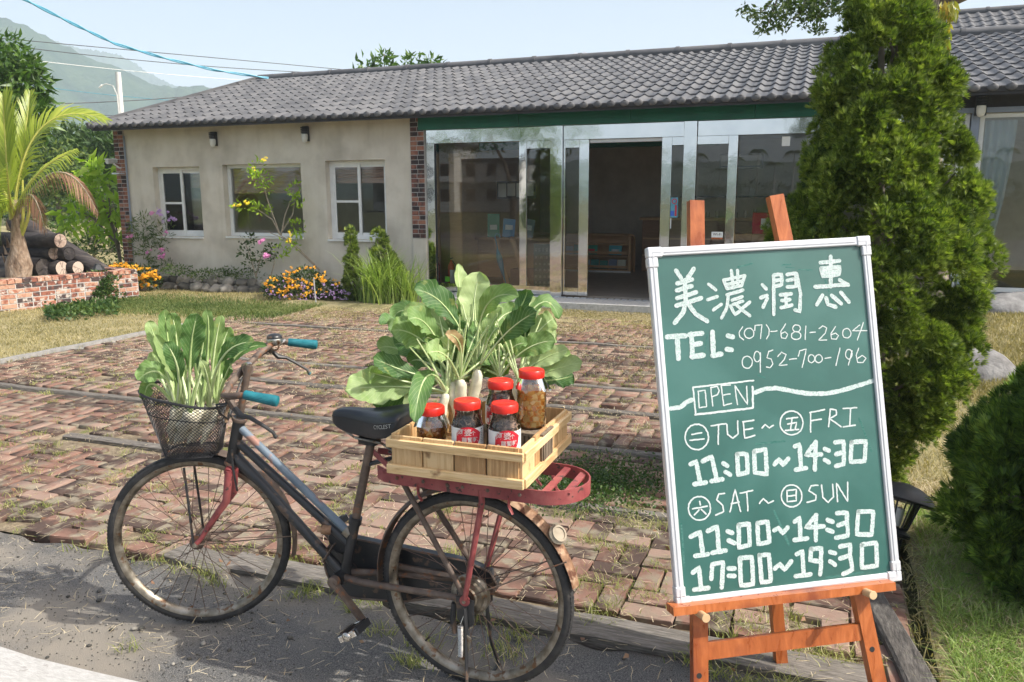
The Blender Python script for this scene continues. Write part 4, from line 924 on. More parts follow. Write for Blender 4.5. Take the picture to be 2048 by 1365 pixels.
def lever(y, z, far):
    s = -1 if far else 1; X0 = -.225 if not far else -.245
    p = [frl(X0, y-.01*s, z-.03), frl(X0-.02, y, z-.055), frl(X0-.05, y+.005*s, z-.06), frl(X0-.09, y+.008*s, z-.085), frl(X0-.125, y+.012*s, z-.11), frl(X0-.132, y+.012*s, z-.125)]
    l_ = part(MB().tube(p, [.010, .013, .0085, .0075, .0065, .0075], 8, flat=.75), 'brake_lever', 'black')
    part(MB().tube([frl(X0+.02, y-.02*s, z), frl(X0, y-.01*s, z-.035)], [.014, .010], 8), 'lever_clamp', 'brownpaint', l_)
    part(MB().ball(tuple(p[-1]), .007, .007, .007, 8, 6), 'tip', 'teal' if far else 'black', l_)
lever(.245, .915, False); lever(-.235, 1.015, True)
bl = empty('bell', tuple(frl(-.262, -.205, 1.03)), parent=BIKE)
part(MB().lathe([(.0, .026), (.012, .0255), (.024, .021), (.0285, .014), (.029, .008)], n=24), 'dome', 'blackpaint', bl); part(MB().lathe([(.029, .008), (.0305, .004), (.0305, -.006), (.024, -.014), (0, -.016)], n=24), 'base', 'chrome', bl)
part(MB().tube([(0, 0, -.012), (-.005, -.02, -.02), (-.02, -.04, -.004)], .006, 6), 'thumb_lever', 'chrome', bl); part(MB().lathe([(.012, -.01), (.016, -.01), (.016, .01), (.012, .01)], (0, 0, -.024), tuple(frl(.2, -1, 0)-frl(0, 0, 0)), 14), 'clamp', 'chrome', bl)
# cables and brake rods
part(MB().tube([frl(-.2, .235, .90), frl(-.165, .23, .895), frl(-.155, .17, .85), frl(-.16, .10, .81), (.93, .03, .78)], .0034, 6), 'brake_cable', 'black')
part(MB().tube([frl(-.24, -.2, .99), frl(-.19, -.12, .965), frl(-.17, -.03, .90), (.93, .01, .80)], .0034, 6), 'brake_cable', 'black')
part(MB().tube([frl(-.2, .2, .895), frl(-.17, .12, .86), (.915, .035, .825), (.918, .03, .80)], .0055, 6), 'brake_rod', 'rust')
part(MB().tube([(.905, .026, .70), (.905, .028, .64), (.90, .02, .55)], .004, 5), 'brake_linkage', 'blackpaint')
# crank, pedals, chaincase
def cranks(s):
    th = -1 if s > 0 else 1
    a = np.array([.488, s*.062, .297]); b_ = np.array([.488 - th*0 - s*.125, s*.085, .297 - s*.105]) if s > 0 else np.array([.613, -.085, .402])
    c_ = part(MB().beam(a, b_, .013, .024, up=(0, 1, 0)), 'crank', 'brownpaint', smooth=False)
    part(MB().lathe([(0, -.012), (.02, -.012), (.02, .008), (.016, .011), (0, .011)], a, (0, s, 0), 18), 'cotter_boss', 'brownpaint', c_)
    pdl = empty('pedal', tuple(b_), parent=BIKE, rot=(0, .55, 0))
    part(MB().tube([(0, 0, 0), (0, s*.10, 0)], .007, 8), 'spindle', 'rust', pdl)
    for dx in (-.030, .030):
        q = MB()
        q.box(dx-.011, min(s*.016, s*.094), -.012, dx+.011, max(s*.016, s*.094), .012, .003)
        for k in range(3): q.box(dx-.009, min(s*.03, s*.08), .013+.0, dx-.0045+k*.0, max(s*.03, s*.08), .0155) if k == 0 else q.box(dx-.002+(k-1)*.006, min(s*.03, s*.08), .013, dx+.0015+(k-1)*.006, max(s*.03, s*.08), .0155)
        part(q, 'tread_block', 'vinyl', pdl, False)
    for yy in (.010, .097): part(MB().box(-.036, min(s*yy, s*(yy+.004)), -.010, .036, max(s*yy, s*(yy+.004)), .010, .002), 'cage_plate', 'chrome', pdl, False)
    part(MB().ball((0, s*.103, 0), .016, .008, .016, 12, 8), 'end_cap', 'chrome', pdl)
cranks(1); cranks(-1)
pts = []
for k in range(19): a = math.radians(75 + 190*k/18 - 180 + 5); pts.append((.488+.112*math.cos(a + PI) * -1 if False else .488 + .112*math.cos(math.radians(-100+200*k/18)), .297+.112*math.sin(math.radians(-100+200*k/18))))
pts += [(.30, .402), (.06, .395), (-.03, .372), (-.055, .335), (-.04, .298), (.06, .278), (.30, .205)]
cc = part(MB().prism(pts, -.082, -.052, to=lambda x, z, y: (x, y, z)), 'chaincase', 'blackpaint', smooth=False)
part(MB().tube([(x, -.051, z) for x, z in pts] + [(pts[0][0], -.051, pts[0][1])], .004, 5), 'rolled_edge', 'brownpaint', cc)
part(MB().tube([(.31, -.050, .335), (.0, -.050, .335)], .013, 6), 'rib', 'brownpaint', cc)
# dynamo-like brake bits by the seat lug
part(MB().lathe([(0, 0), (.016, 0), (.016, .03), (.010, .034), (.010, .045), (0, .045)], (.525, .01, .455), (.6, .3, .1), 12), 'pulley', 'rust')
part(MB().lathe([(0, 0), (.046, .0), (.05, .008), (.04, .02), (0, .02)], (.52, -.045, .40), (0, 1, 0), 20), 'cover_disc', 'blackpaint')
part(MB().beam((.50, .03, .418), (.55, .03, .345), .004, .016, up=(0, 1, 0)), 'bracket', 'brownpaint', smooth=False)
# saddle
def saddle():
    b_ = MB(); xs = [.50, .488, .46, .42, .375, .33, .285, .245, .215, .203]; hw = [.012, .026, .033, .037, .046, .066, .09, .106, .104, .085]
    zt = [.868, .880, .886, .888, .888, .892, .900, .908, .908, .902]; zb = [.846, .834, .820, .812, .810, .812, .820, .832, .846, .866]; V = []
    for x_, w, a, c_ in zip(xs, hw, zt, zb):
        ring = [(-1, .0), (-1, .55), (-.86, .9), (-.5, 1.03), (0, .97), (.5, 1.03), (.86, .9), (1, .55), (1, .0), (.8, -.02), (-.8, -.02)]
        V += [(x_, u*w, c_ + (a-c_)*t) for u, t in ring]
    m = 11; n = len(xs); Fc = [(i*m+j, i*m+(j+1) % m, (i+1)*m+(j+1) % m, (i+1)*m+j) for i in range(n-1) for j in range(m)] + [tuple(range(m-1, -1, -1)), tuple((n-1)*m+j for j in range(m))]
    b_.add(V, Fc); o = part(b_, 'saddle', 'vinyl'); md = o.modifiers.new('s', 'SUBSURF'); md.levels = md.render_levels = 2
    pipe = [(x_+.0, w*1.005, c_ + (a-c_)*.66) for x_, w, a, c_ in zip(xs[1:], hw[1:], zt[1:], zb[1:])]; part(MB().tube(pipe, .0018, 5), 'seam', 'black', o)
    part(MB().tube([(x_, -y, z) for x_, y, z in pipe], .0018, 5), 'seam', 'black', o)
    me = text_mesh('CYCLEST', .0185, M['frost'], 'lettering', .0003)
    k = np.zeros(len(me.vertices)*3); me.vertices.foreach_get('co', k); k = k.reshape(-1, 3)
    # lay it on the near flank
    t = k[:, 0]; X = .262 - t; Yy = np.interp(X, xs[::-1], hw[::-1])*1.0+.0025; Z = np.interp(X, xs[::-1], [(a+c_)/2 for a, c_ in zip(zt, zb)][::-1]) + .002 + k[:, 1]
    me.vertices.foreach_set('co', np.stack([X, Yy, Z], -1).ravel()); me.update(); link('lettering', me, o)
    for s in (-.05, .05):
        sp = [(.245 + .020*math.cos(t_), s + .020*math.sin(t_), .775 + .0085*t_/(2*PI)*1.6 + .0) for t_ in np.linspace(0, 2*PI*5, 60)]; part(MB().tube(sp, .003, 5), 'spring', 'blackpaint', o)
        part(MB().tube([(.47, s*.35, .826), (.40, s*.6, .798), (.30, s*.7, .792), (.245, s, .772)], .0038, 6), 'rail', 'rim', o)
    part(MB().box(.335, -.022, .775, .40, .022, .802, .005), 'saddle_clamp', 'blackpaint', o, False)
saddle()
# rack: flat red bar loop with cross slats, struts and hooks
CZ = .730
def loop_pts():
    p = [(.265, .085), (.21, .098)]; p += [(.10, .1), (-.2, .1)]
    for k in range(9): a = PI/2 + PI/2*k/8; p.append((-.26 + .115*math.cos(a)*1.0, .0 + .1*math.sin(a) if k < 8 else .0))
    return p
lp = [(.285, .09), (.25, .112), (.20, .12), (.0, .122), (-.22, .122)] + [(-.25+.12*math.cos(math.radians(a_)), .122*math.sin(math.radians(a_))) for a_ in (100, 115, 130, 145, 160, 175)]
lp = lp + [(x_, -y_) for x_, y_ in lp[::-1]]
rk = MB(); V = []
for i, (x_, y_) in enumerate(lp):
    a_ = lp[max(i-1, 0)]; c_ = lp[min(i+1, len(lp)-1)]; tx, ty = c_[0]-a_[0], c_[1]-a_[1]; l_ = math.hypot(tx, ty); nx, ny = -ty/l_*.0022, tx/l_*.0022
    for (sx, z) in ((1, CZ-.032), (1, CZ+.010), (-1, CZ+.010), (-1, CZ-.032)): V.append((x_+nx*sx, y_+ny*sx, z))
rk.add(V, [(i*4+k, i*4+(k+1) % 4, (i+1)*4+(k+1) % 4, (i+1)*4+k) for i in range(len(lp)-1) for k in range(4)])
RK = part(rk, 'rear_rack', 'redpaint')
for x_ in (.24, .12, .02, -.08, -.19, -.27, -.33):
    w_ = .12 if x_ > -.3 else .09; part(MB().box(x_-.011, -w_, CZ-.003, x_+.011, w_, CZ+.003), 'rack_slat', 'redpaint', RK, False)
for s in (1, -1):
    for x_ in (.2, .11, .03, -.02, -.1, -.2): part(MB().lathe([(0, 0), (.006, 0), (.005, .003), (0, .004)], (x_, s*.124, CZ-.01), (0, s, 0), 10), 'rivet', 'brownpaint', RK)
    part(MB().tube([(-.075, s*.118, CZ-.012), (-.078, s*.115, CZ-.05), (.0, s*.077, .335)], [.009, .0115, .0105], 10, flat=.8), 'rack_strut', 'redpaint', RK)
    part(MB().lathe([(0, 0), (.017, 0), (.017, .008), (0, .008)], (0, s*.073, .33), (0, s, 0), 16), 'strut_eye', 'redpaint', RK)
    for x_ in (.13, -.165):
        part(MB().tube([(x_, s*.12, CZ-.02), (x_, s*.12, CZ-.050), (x_-.015, s*.126, CZ-.072)], [.010, .009, .008], 6, flat=.3), 'rack_hook', 'redpaint', RK)
    part(MB().beam((.265, s*.06, CZ), (.345, s*.012, CZ+.02), .004, .02), 'rack_arm', 'redpaint', RK, False)
part(MB().tube([(-.24, -.06, CZ-.01), (-.25, -.06, CZ-.05), (-.27, -.05, CZ-.06)], .006, 6), 'rack_hook', 'redpaint', RK)
# stand with spring
ks = empty('stand', parent=BIKE)
for s in (1, -1):
    part(MB().tube([(-.002, s*.080, .31), (-.006, s*.082, .24), (-.012, s*.098, .10), (-.03, s*.125, .004)], [.010, .010, .008, .008], 7, flat=.6), 'leg', 'blackpaint', ks)
    part(MB().prism([(-.03, .335), (.03, .34), (.028, .27), (.0, .225), (-.03, .26)], s*.074, s*.078, to=lambda x, z, y: (x, y, z)), 'bracket', 'blackpaint', ks, False)
part(MB().tube([(-.03, .125, .006), (-.03, -.125, .006)], .007, 8), 'cross_bar', 'blackpaint', ks)
sp = [(.008 - .00*t_ + .009*math.cos(t_), .094 + .009*math.sin(t_), .255 - .105*t_/(2*PI*26)) for t_ in np.linspace(0, 2*PI*26, 260)]; part(MB().tube(sp, .0014, 4), 'spring', 'chrome', ks)
part(MB().tube([(.008, .094, .258), (.0, .085, .285)], .002, 5), 'spring_hook', 'chrome', ks)
part(MB().prism([(-.025, .215), (-.005, .225), (.018, .13), (-.005, .115)], .087, .091, to=lambda x, z, y: (x, y, z)), 'stand_lever', 'rim', ks, False)
# wire basket
BK = empty('basket', parent=BIKE)
def bk_pt(a, t):
    """a: angle round, t: 0 rim .. 1 floor edge"""
    e = 2.9; c_, s_ = math.cos(a), math.sin(a); k = (abs(c_)**e + abs(s_)**e)**(-1/e)
    ax = .142*(1-t) + .092*t; ay = .128*(1-t) + .09*t; cx = .010*(1-t) - .004*t
    x_ = cx + ax*k*c_; y_ = ay*k*s_; zr = .872 + .23*x_; z_ = zr*(1-t) + .668*t
    return frl(x_, y_, z_)
NA = 64; rimp = [bk_pt(2*PI*k/NA, 0) for k in range(NA+1)]
part(MB().tube(rimp, .0048, 6, False), 'rim_wire', 'wire', BK); part(MB().tube([bk_pt(2*PI*k/NA, .30) for k in range(NA+1)], .0022, 5, False), 'ring_wire', 'wire', BK); part(MB().tube([bk_pt(2*PI*k/NA, 1) for k in range(NA+1)], .003, 5, False), 'base_wire', 'wire', BK)
wm = MB(); nd = 60; ts = np.linspace(0, 1, 13)
for k in range(nd):
    for sg in (1, -1):
        wm.tube([bk_pt(2*PI*(k/nd) + sg*t*(PI*.52), t) for t in ts], .00125, 3, False)
fl = [(x_, y_) for x_ in np.linspace(-.09, .085, 16) for y_ in (0,)]
for x_ in np.linspace(-.09, .082, 18): wm.tube([frl(x_, -.086, .668), frl(x_, .086, .668)], .0011, 3, False)
for y_ in np.linspace(-.084, .084, 18): wm.tube([frl(-.092, y_, .668), frl(.084, y_, .668)], .0011, 3, False)
tag(part(wm, 'wire_mesh', 'wire', BK), kind='stuff')
for s in (-.05, .05): part(MB().tube([bk_pt(PI + s*4, .12), bk_pt(PI + s*4, .12)+np.array([-.02, 0, -.01]), (.925, s*.3, .80)], .003, 5), 'basket_hanger', 'wire', BK)
# ------------------------------------------------------------------ crate on the rack
CP = np.array([.030, 2.150]); cu = np.array([-.411, .152]); cu /= np.linalg.norm(cu); cv = np.array([-cu[1]*-1, -cu[0]*1]); cv = np.array([cu[1], -cu[0]])
if cv[1] < 0: cv = -cv
CW, CD, Z0 = .430, .475, .7565
Z1 = float(at(1040, 900, 2.15)[2])
CC = CP + cu*CW/2 + cv*CD/2
CRZ = math.atan2(cv[0]*-1, cv[1])     # crate local x points right (-cu), y away
CR = empty('wooden_crate', (CC[0], CC[1], Z0), CRZ, 'pale wooden crate of upright slats holding jars and radishes on the bicycle rack', 'crate')
def cw(x, y, z=0.): # crate local -> world
    c_, s_ = math.cos(CRZ), math.sin(CRZ); return np.array([CC[0] + c_*x - s_*y, CC[1] + s_*x + c_*y, Z0 + z])
hx, hy, hh = CW/2-.012, CD/2-.012, Z1-Z0
for side in range(4):
    L_ = 2*hx if side % 2 == 0 else 2*hy; n = 4; w = (L_-.002)/n
    for k in range(n):
        b_ = MB().box(-w/2+.0026, -.005, .0, w/2-.0026, .005, hh+random.uniform(-.002, .001), .0012); t = -L_/2 + w*(k+.5)
        loc, rz = [((t, -hy, 0), 0), ((hx, t, 0), PI/2), ((t, hy, 0), 0), ((-hx, t, 0), PI/2)][side]
        b_.build('slat', M['cratewood'], CR, False, loc, (0, 0, rz))
    for (za, zb, mat) in ((-.003, .024, 'cratewoodx'), (hh-.036, hh-.012, 'cratewoodx')):
        o_ = .014; ex = o_ if side % 2 == 0 else -.0
        a_ = L_/2 + (.013 if side % 2 == 0 else .004)
        b_ = MB().box(-a_, -.0065, za, a_, .0065, zb, .0015)
        d_ = .0118
        loc, rz = [((0, -hy-d_, 0), 0), ((hx+d_-.0, 0, 0), PI/2), ((0, hy+d_, 0), 0), ((-hx-d_, 0, 0), PI/2)][side]
        b_.build('rail', M[mat], CR, False, loc, (0, 0, rz))
for k in range(5): MB().box(-hx+.006, -hy+.008+k*(2*hy-.016)/5, .002, hx-.006, -hy+.002+(k+1)*(2*hy-.016)/5, .009, .001).build('floor_slat', M['cratewood'], CR, False)
# slatted risers inside the crate, under the jars
RZ0 = .010; h1 = .150; ZL = Z0 + RZ0 + .0625; ZR = Z0 + RZ0 + .0985
def jar_at(px, py, z): return gnd(px, py, z)
p2 = jar_at(934, 800, ZL+h1); p3 = jar_at(1009, 806, ZL+h1); p4 = jar_at(1001, 760, ZR+h1); p5 = jar_at(1063, 739, ZR+.180)
def riser(pa, pb, rw, rd_, RH, label):
    m_ = (pa+pb)/2; rs = empty('slatted_riser', (m_[0], m_[1], Z0+RZ0), CRZ, label, 'box')
    MB().box(-rw, -rd_, RH-.008, rw, rd_, RH, .001).build('top_board', M['slatdark'], rs, False)
    for k in range(14):
        t = -rw+.008+k*(2*rw-.016)/13
        for yy in (-rd_+.003, rd_-.003): MB().box(t-.0045, yy-.003, 0, t+.0045, yy+.003, RH-.009).build('slat', M['slatdark'], rs, False)
    for k in range(6):
        t = -rd_+.014+k*(2*rd_-.028)/5
        for xx in (rw-.003, -rw+.003): MB().box(xx-.003, t-.005, 0, xx+.003, t+.005, RH-.009).build('slat', M['slatdark'], rs, False)
riser(p2, p3, .105, .050, .062, 'low slatted riser at the front of the crate under the two labelled jars')
riser(p4, p5, .105, .052, .098, 'taller slatted riser in the crate under the tall golden jar')
# jars
def jar_common(name, loc, rz, h, r, neck, rl, label, shoulder, group):
    j = empty(name, tuple(loc), rz, label, 'jar', group)
    lh = .022; z1 = h - lh
    MB().lathe([(0, .0), (r-.004, 0), (r, .005), (r, shoulder), (r-.003, shoulder+.012), (neck, z1-.016), (neck, z1+.006), (0, z1+.006)], n=36).build('glass_body', M['jarglass'], j)
    l_ = MB(); n = 72; V = []
    prof = [(rl-.001, z1-.002, 0), (rl, z1, 1), (rl, h-.004, 1), (rl-.003, h, 0), (rl-.008, h, 0), (rl-.010, h-.0015, 0), (0.0001, h-.0015, 0)]
    for rr_, zz, kn in prof:
        for k in range(n): a = 2*PI*k/n; q = rr_*(1-.012*(k % 2)*kn); V.append((q*math.cos(a), q*math.sin(a), zz))
    l_.add(V, [(i*n+k, i*n+(k+1) % n, (i+1)*n+(k+1) % n, (i+1)*n+k) for i in range(len(prof)-1) for k in range(n)]); l_.build('lid', M['redlid'], j)
    return j, z1
M['driedleaf'] = MAT('dried_radish', [(.06, .032, .022), (.20, .115, .075), (.42, .28, .19)], 60, .6, bump=.002, bscale=80, per=.6)
M['pickle'] = MAT('amber_radish_cube', [(.80, .30, .04), (.95, .52, .10), (.98, .70, .28)], 14, .28, per=.6, spec=.6, coat=.3)
M['amber'] = MAT('amber_brine', [(.74, .24, .02), (.85, .34, .04)], 20, .15, spec=.6, coat=.5)
M['darkamber'] = MAT('dark_brine', [(.20, .055, .008), (.42, .14, .02), (.62, .27, .06)], 16, .15, spec=.6, coat=.5)
def dark_jar(loc, rz, label, h=.150, r=.0465):
    j, z1 = jar_common('jar', loc, rz, h, r, .036, .040, label, .076, 'red lidded jars of dried radish')
    g_ = np.random.default_rng(int(abs(loc[0])*1e4)); V, Fc = [], []
    base = MB().tube([(-.012, 0, 0), (-.004, .003, .002), (.005, -.002, .003), (.013, .001, -.001)], [.0016, .0034, .003, .0014], 5, flat=.5); bv, bf = tris(base)
    pos = []
    while len(pos) < 300:
        a = g_.uniform(0, 2*PI); z = g_.uniform(.004, z1-.020); rm = (r-.0065) if z < .076 else np.interp(z, [.076, z1-.02], [r-.009, .027]); rr_ = rm*math.sqrt(g_.uniform(.55, 1)); pos.append((rr_*math.cos(a), rr_*math.sin(a), z))
    pos = np.array(pos); Rm = basis(g_.normal(size=(300, 3)) + pos*[18, 18, 0]); V, Fc = tile_mesh(bv, bf, pos*[.90, .90, 1], Rm)
    tag(link('dried_strips', np_mesh('dried_strips', V, Fc, M['driedleaf'], True), j), kind='stuff')
    MB().lathe([(0, .004), (r-.013, .004), (r-.013, .072), (.024, z1-.022), (0, z1-.02)], n=20).build('packed_radish', M['driedleaf'], j)
    # label: white wrap, red patch, lettering wrapped round the glass
    R_ = r+.0006; n = 30; z0, z2 = .018, .076
    lb = MB().add([(R_*math.cos(a), R_*math.sin(a), z) for z in (z0, z2) for a in np.linspace(-PI*.62, PI*.62, n)], [(k, k+1, n+k+1, n+k) for k in range(n-1)]); LB = lb.build('label_wrap', M['labelwhite'], j, rot=(0, 0, -PI/2))
    def wrapf(X, Z, R): a = X/R; return np.stack([R*np.cos(a), R*np.sin(a), Z], -1)
    def outline(pts, mat, name, R):
        q = MB(); pp = np.array(pts); x0, x1 = pp[:, 0].min(), pp[:, 0].max(); m_ = max(2, int((x1-x0)/.002)+1); V = []
        for x_ in np.linspace(x0+1e-5, x1-1e-5, m_):
            zs_ = []
            for (a, b_), (c_, d_) in zip(pts, list(pts[1:])+[pts[0]]):
                if (a-x_)*(c_-x_) < 0: zs_.append(b_ + (d_-b_)*(x_-a)/(c_-a))
            zs_ = zs_ or [pp[:, 1].mean()]; V += [tuple(wrapf(np.array(x_), np.array(min(zs_)), R)), tuple(wrapf(np.array(x_), np.array(max(zs_)), R))]
        q.add(V, [(2*i, 2*i+2, 2*i+3, 2*i+1) for i in range(m_-1)]); return q.build(name, M[mat], LB)
    patch = [(-.034, .020), (.022, .020), (.031, .031), (.036, .041), (.032, .052), (.040, .059), (.030, .068), (.018, .076), (.0, .081), (-.016, .079), (-.030, .072), (-.037, .060), (-.039, .036)]
    outline(patch, 'labelred', 'red_patch', R_+.0004)
    for (body, sz, x_, z_) in (('阿婆', .0225, -.013, .063), ('个', .014, .014, .061), ('蘿蔔乾', .0165, .004, .041)):
        me = text_mesh(body, sz, M['white'], 'lettering', .0002, bold=.0003); k = np.zeros(len(me.vertices)*3); me.vertices.foreach_get('co', k); k = k.reshape(-1, 3)
        me.vertices.foreach_set('co', wrapf(k[:, 0]+x_, k[:, 1]+z_, R_+.0016).ravel()); me.update(); link('lettering', me, LB)
    outline([(-.028+.007*math.cos(a), .031+.008*math.sin(a)) for a in np.linspace(0, 2*PI, 12)[:-1]], 'labelwhite', 'white_radish_print', R_+.0008)
    for k in range(7): outline([(.040, .062-k*.005), (.052, .062-k*.005), (.052, .0608-k*.005), (.040, .0608-k*.005)], 'black', 'small_print', R_+.0005)
    outline([(.046+.003*math.cos(a), .069+.003*math.sin(a)) for a in np.linspace(0, 2*PI, 9)[:-1]], 'black', 'small_mark', R_+.0005)
    for k in range(20): 
        px_, pz_ = .013+.017*random.random(), .030+.028*random.random(); outline([(px_-.0008, pz_-.0008), (px_+.0008, pz_-.0008), (px_, pz_+.001)], 'rachis' if False else 'labelwhite', 'speckle', R_+.0007) if k < 10 else None
    return j
def amber_jar(loc, rz, label, h=.180, r=.0455, dark=False):
    j, z1 = jar_common('jar', loc, rz, h, r, .036, .040, label, h-.05, None)
    g_ = random.Random(int(abs(loc[0])*1e4)+2)
    MB().lathe([(0, .003), (r-.013, .003), (r-.013, h-.046), (.0, h-.044)], n=24).build('brine', M['darkamber' if dark else 'amber'], j)
    cnt = 0
    for lay in range(10):
        for k in range(10):
            z = .016 + lay*.0165; 
            if z > h-.046: continue
            a = 2*PI*(k + .5*(lay % 2))/10 + g_.uniform(-.15, .15); R_ = r-.0135; s_ = g_.uniform(.0075, .0100)
            b_ = MB().box(-s_, -s_, -s_, s_, s_, s_, .003); 
            b_.build('pickle_cube', M['darkamber' if (dark and k % 3) else 'pickle'], j, True, (R_*math.cos(a), R_*math.sin(a), z), (g_.uniform(0, 3), g_.uniform(0, 3), a))
    if not dark: 
        for k in range(5): MB().box(-.008, -.008, -.008, .008, .008, .008, .003).build('pale_cube', M['root'], j, True, (.02*math.cos(k*1.3), .02*math.sin(k*1.3)-.008, h-.041+.004*(k % 2)), (k, k*2, k))
    # crumpled clear wrap hanging from under the lid
    V = []; n = 40
    for i, (rr_, zz) in enumerate(((.0365, z1+.001), (.0395, z1-.008), (r-.001, z1-.020), (r+.003, z1-.034))):
        for k in range(n):
            a = 2*PI*k/n; w = math.sin(a*5)*.5+math.sin(a*11+1)*.3; q = rr_ + (.0015+.0028*i)*abs(w); zz2 = zz - (.010*max(0, w))*(i/3) - (.012*i/3 if math.cos(a-.6) > .5 else 0); V.append(((q+(.014*i/3 if math.cos(a-.5) > .8 else 0))*math.cos(a), q*math.sin(a), zz2))
    MB().add(V, [(i*n+k, i*n+(k+1) % n, (i+1)*n+(k+1) % n, (i+1)*n+k) for i in range(3) for k in range(n)]).build('plastic_wrap', M['plasticwrap'], j)
    return j
h1 = .150

dark_jar((p2[0], p2[1], ZL), .12, 'front left jar of dark dried radish with red label, beside the amber jar')
dark_jar((p3[0], p3[1], ZL), .20, 'front right jar of dark dried radish with red label and white edge')
dark_jar((p4[0], p4[1], ZR), -.35, 'jar of dried radish standing behind the other two dark jars')
amber_jar((p5[0], p5[1], ZR), .3, 'tall jar of golden radish cubes under a red lid, at the right of the crate')
p1 = jar_at(863, 812, Z0+.010+.180); amber_jar((p1[0], p1[1], Z0+.010), .5, 'dark amber pickle jar in the left corner of the crate, half under a drooping leaf', dark=True)

# ------------------------------------------------------------------ radishes with leaves
def leafmat():
    m = bpy.data.materials.new('radish_leaf'); m.use_nodes = True; nt = m.node_tree; N = nt.nodes; L = nt.links; p = N['Principled BSDF']
    uv = N.new('ShaderNodeUVMap'); sx = N.new('ShaderNodeSeparateXYZ'); L.new(uv.outputs[0], sx.inputs[0])
    tc = N.new('ShaderNodeTexCoord'); nz = N.new('ShaderNodeTexNoise'); nz.inputs['Scale'].default_value = 26; nz.inputs['Detail'].default_value = 6; L.new(tc.outputs['Object'], nz.inputs['Vector'])
    oi = N.new('ShaderNodeObjectInfo'); ad = N.new('ShaderNodeMath'); ad.operation = 'MULTIPLY_ADD'; ad.inputs[1].default_value = .9; L.new(oi.outputs['Random'], ad.inputs[0])
    s_ = N.new('ShaderNodeMath'); s_.operation = 'MULTIPLY_ADD'; s_.inputs[1].default_value = .5; s_.inputs[2].default_value = -.15; L.new(nz.outputs['Fac'], s_.inputs[0]); L.new(s_.outputs[0], ad.inputs[2])
    r = ramp(nt, [(.05, (.04, .105, .028)), (.3, (.10, .20, .056)), (.6, (.20, .305, .10)), (1, (.37, .46, .22))]); L.new(ad.outputs[0], r.inputs[0])
    # veins: stripes slanting away from the midrib
    ab = N.new('ShaderNodeMath'); ab.operation = 'SUBTRACT'; ab.inputs[1].default_value = .5; L.new(sx.outputs[0], ab.inputs[0]); a2 = N.new('ShaderNodeMath'); a2.operation = 'ABSOLUTE'; L.new(ab.outputs[0], a2.inputs[0])
    v1 = N.new('ShaderNodeMath'); v1.operation = 'MULTIPLY_ADD'; v1.inputs[1].default_value = -.55; L.new(a2.outputs[0], v1.inputs[0]); L.new(sx.outputs[1], v1.inputs[2])
    nd_ = N.new('ShaderNodeMath'); nd_.operation = 'MULTIPLY_ADD'; nd_.inputs[1].default_value = .035; L.new(nz.outputs['Fac'], nd_.inputs[0]); L.new(v1.outputs[0], nd_.inputs[2])
    v2 = N.new('ShaderNodeMath'); v2.operation = 'MULTIPLY'; v2.inputs[1].default_value = 11; L.new(nd_.outputs[0], v2.inputs[0]); v3 = N.new('ShaderNodeMath'); v3.operation = 'PINGPONG'; v3.inputs[1].default_value = .5; L.new(v2.outputs[0], v3.inputs[0])
    vr = ramp(nt, [(.0, (1, 1, 1)), (.10, (0, 0, 0))]); L.new(v3.outputs[0], vr.inputs[0])
    mr = ramp(nt, [(.012, (1, 1, 1)), (.05, (0, 0, 0))]); L.new(a2.outputs[0], mr.inputs[0])
    mxm = N.new('ShaderNodeMath'); mxm.operation = 'MAXIMUM'; L.new(vr.outputs[0], mxm.inputs[0]); L.new(mr.outputs[0], mxm.inputs[1])
    mc = N.new('ShaderNodeMixRGB'); ml = N.new('ShaderNodeMath'); ml.operation = 'MULTIPLY'; ml.inputs[1].default_value = .26; L.new(mxm.outputs[0], ml.inputs[0]); L.new(ml.outputs[0], mc.inputs[0])
    L.new(r.outputs[0], mc.inputs[1]); mc.inputs[2].default_value = (.55, .62, .38, 1)
    # blemishes
    n4 = N.new('ShaderNodeTexNoise'); n4.inputs['Scale'].default_value = 22; n4.inputs['Detail'].default_value = 4; L.new(tc.outputs['Object'], n4.inputs['Vector'])
    r4 = ramp(nt, [(.62, (0, 0, 0)), (.78, (1, 1, 1))]); L.new(n4.outputs['Fac'], r4.inputs[0]); m4 = N.new('ShaderNodeMixRGB'); L.new(r4.outputs[0], m4.inputs[0]); L.new(mc.outputs[0], m4.inputs[1]); m4.inputs[2].default_value = (.36, .38, .12, 1)
    # underside paler
    geo = N.new('ShaderNodeNewGeometry'); m5 = N.new('ShaderNodeMixRGB'); bf = N.new('ShaderNodeMath'); bf.operation = 'MULTIPLY'; bf.inputs[1].default_value = .45; L.new(geo.outputs['Backfacing'], bf.inputs[0]); L.new(bf.outputs[0], m5.inputs[0]); L.new(m4.outputs[0], m5.inputs[1]); m5.inputs[2].default_value = (.32, .40, .22, 1)
    L.new(m5.outputs[0], p.inputs['Base Color']); p.inputs['Roughness'].default_value = .55; p.inputs['Specular IOR Level'].default_value = .32
    b = N.new('ShaderNodeBump'); b.inputs['Strength'].default_value = 1; b.inputs['Distance'].default_value = .0014; hs = N.new('ShaderNodeMath'); hs.operation = 'MULTIPLY_ADD'; hs.inputs[1].default_value = -.25; L.new(mxm.outputs[0], hs.inputs[0]); L.new(nz.outputs['Fac'], hs.inputs[2]); L.new(hs.outputs[0], b.inputs['Height']); L.new(b.outputs[0], p.inputs['Normal'])
    tr = N.new('ShaderNodeBsdfTranslucent'); g = N.new('ShaderNodeMixRGB'); g.blend_type = 'MULTIPLY'; g.inputs[0].default_value = 1; L.new(m5.outputs[0], g.inputs[1]); g.inputs[2].default_value = (1.35, 1.5, .55, 1); L.new(g.outputs[0], tr.inputs[0])
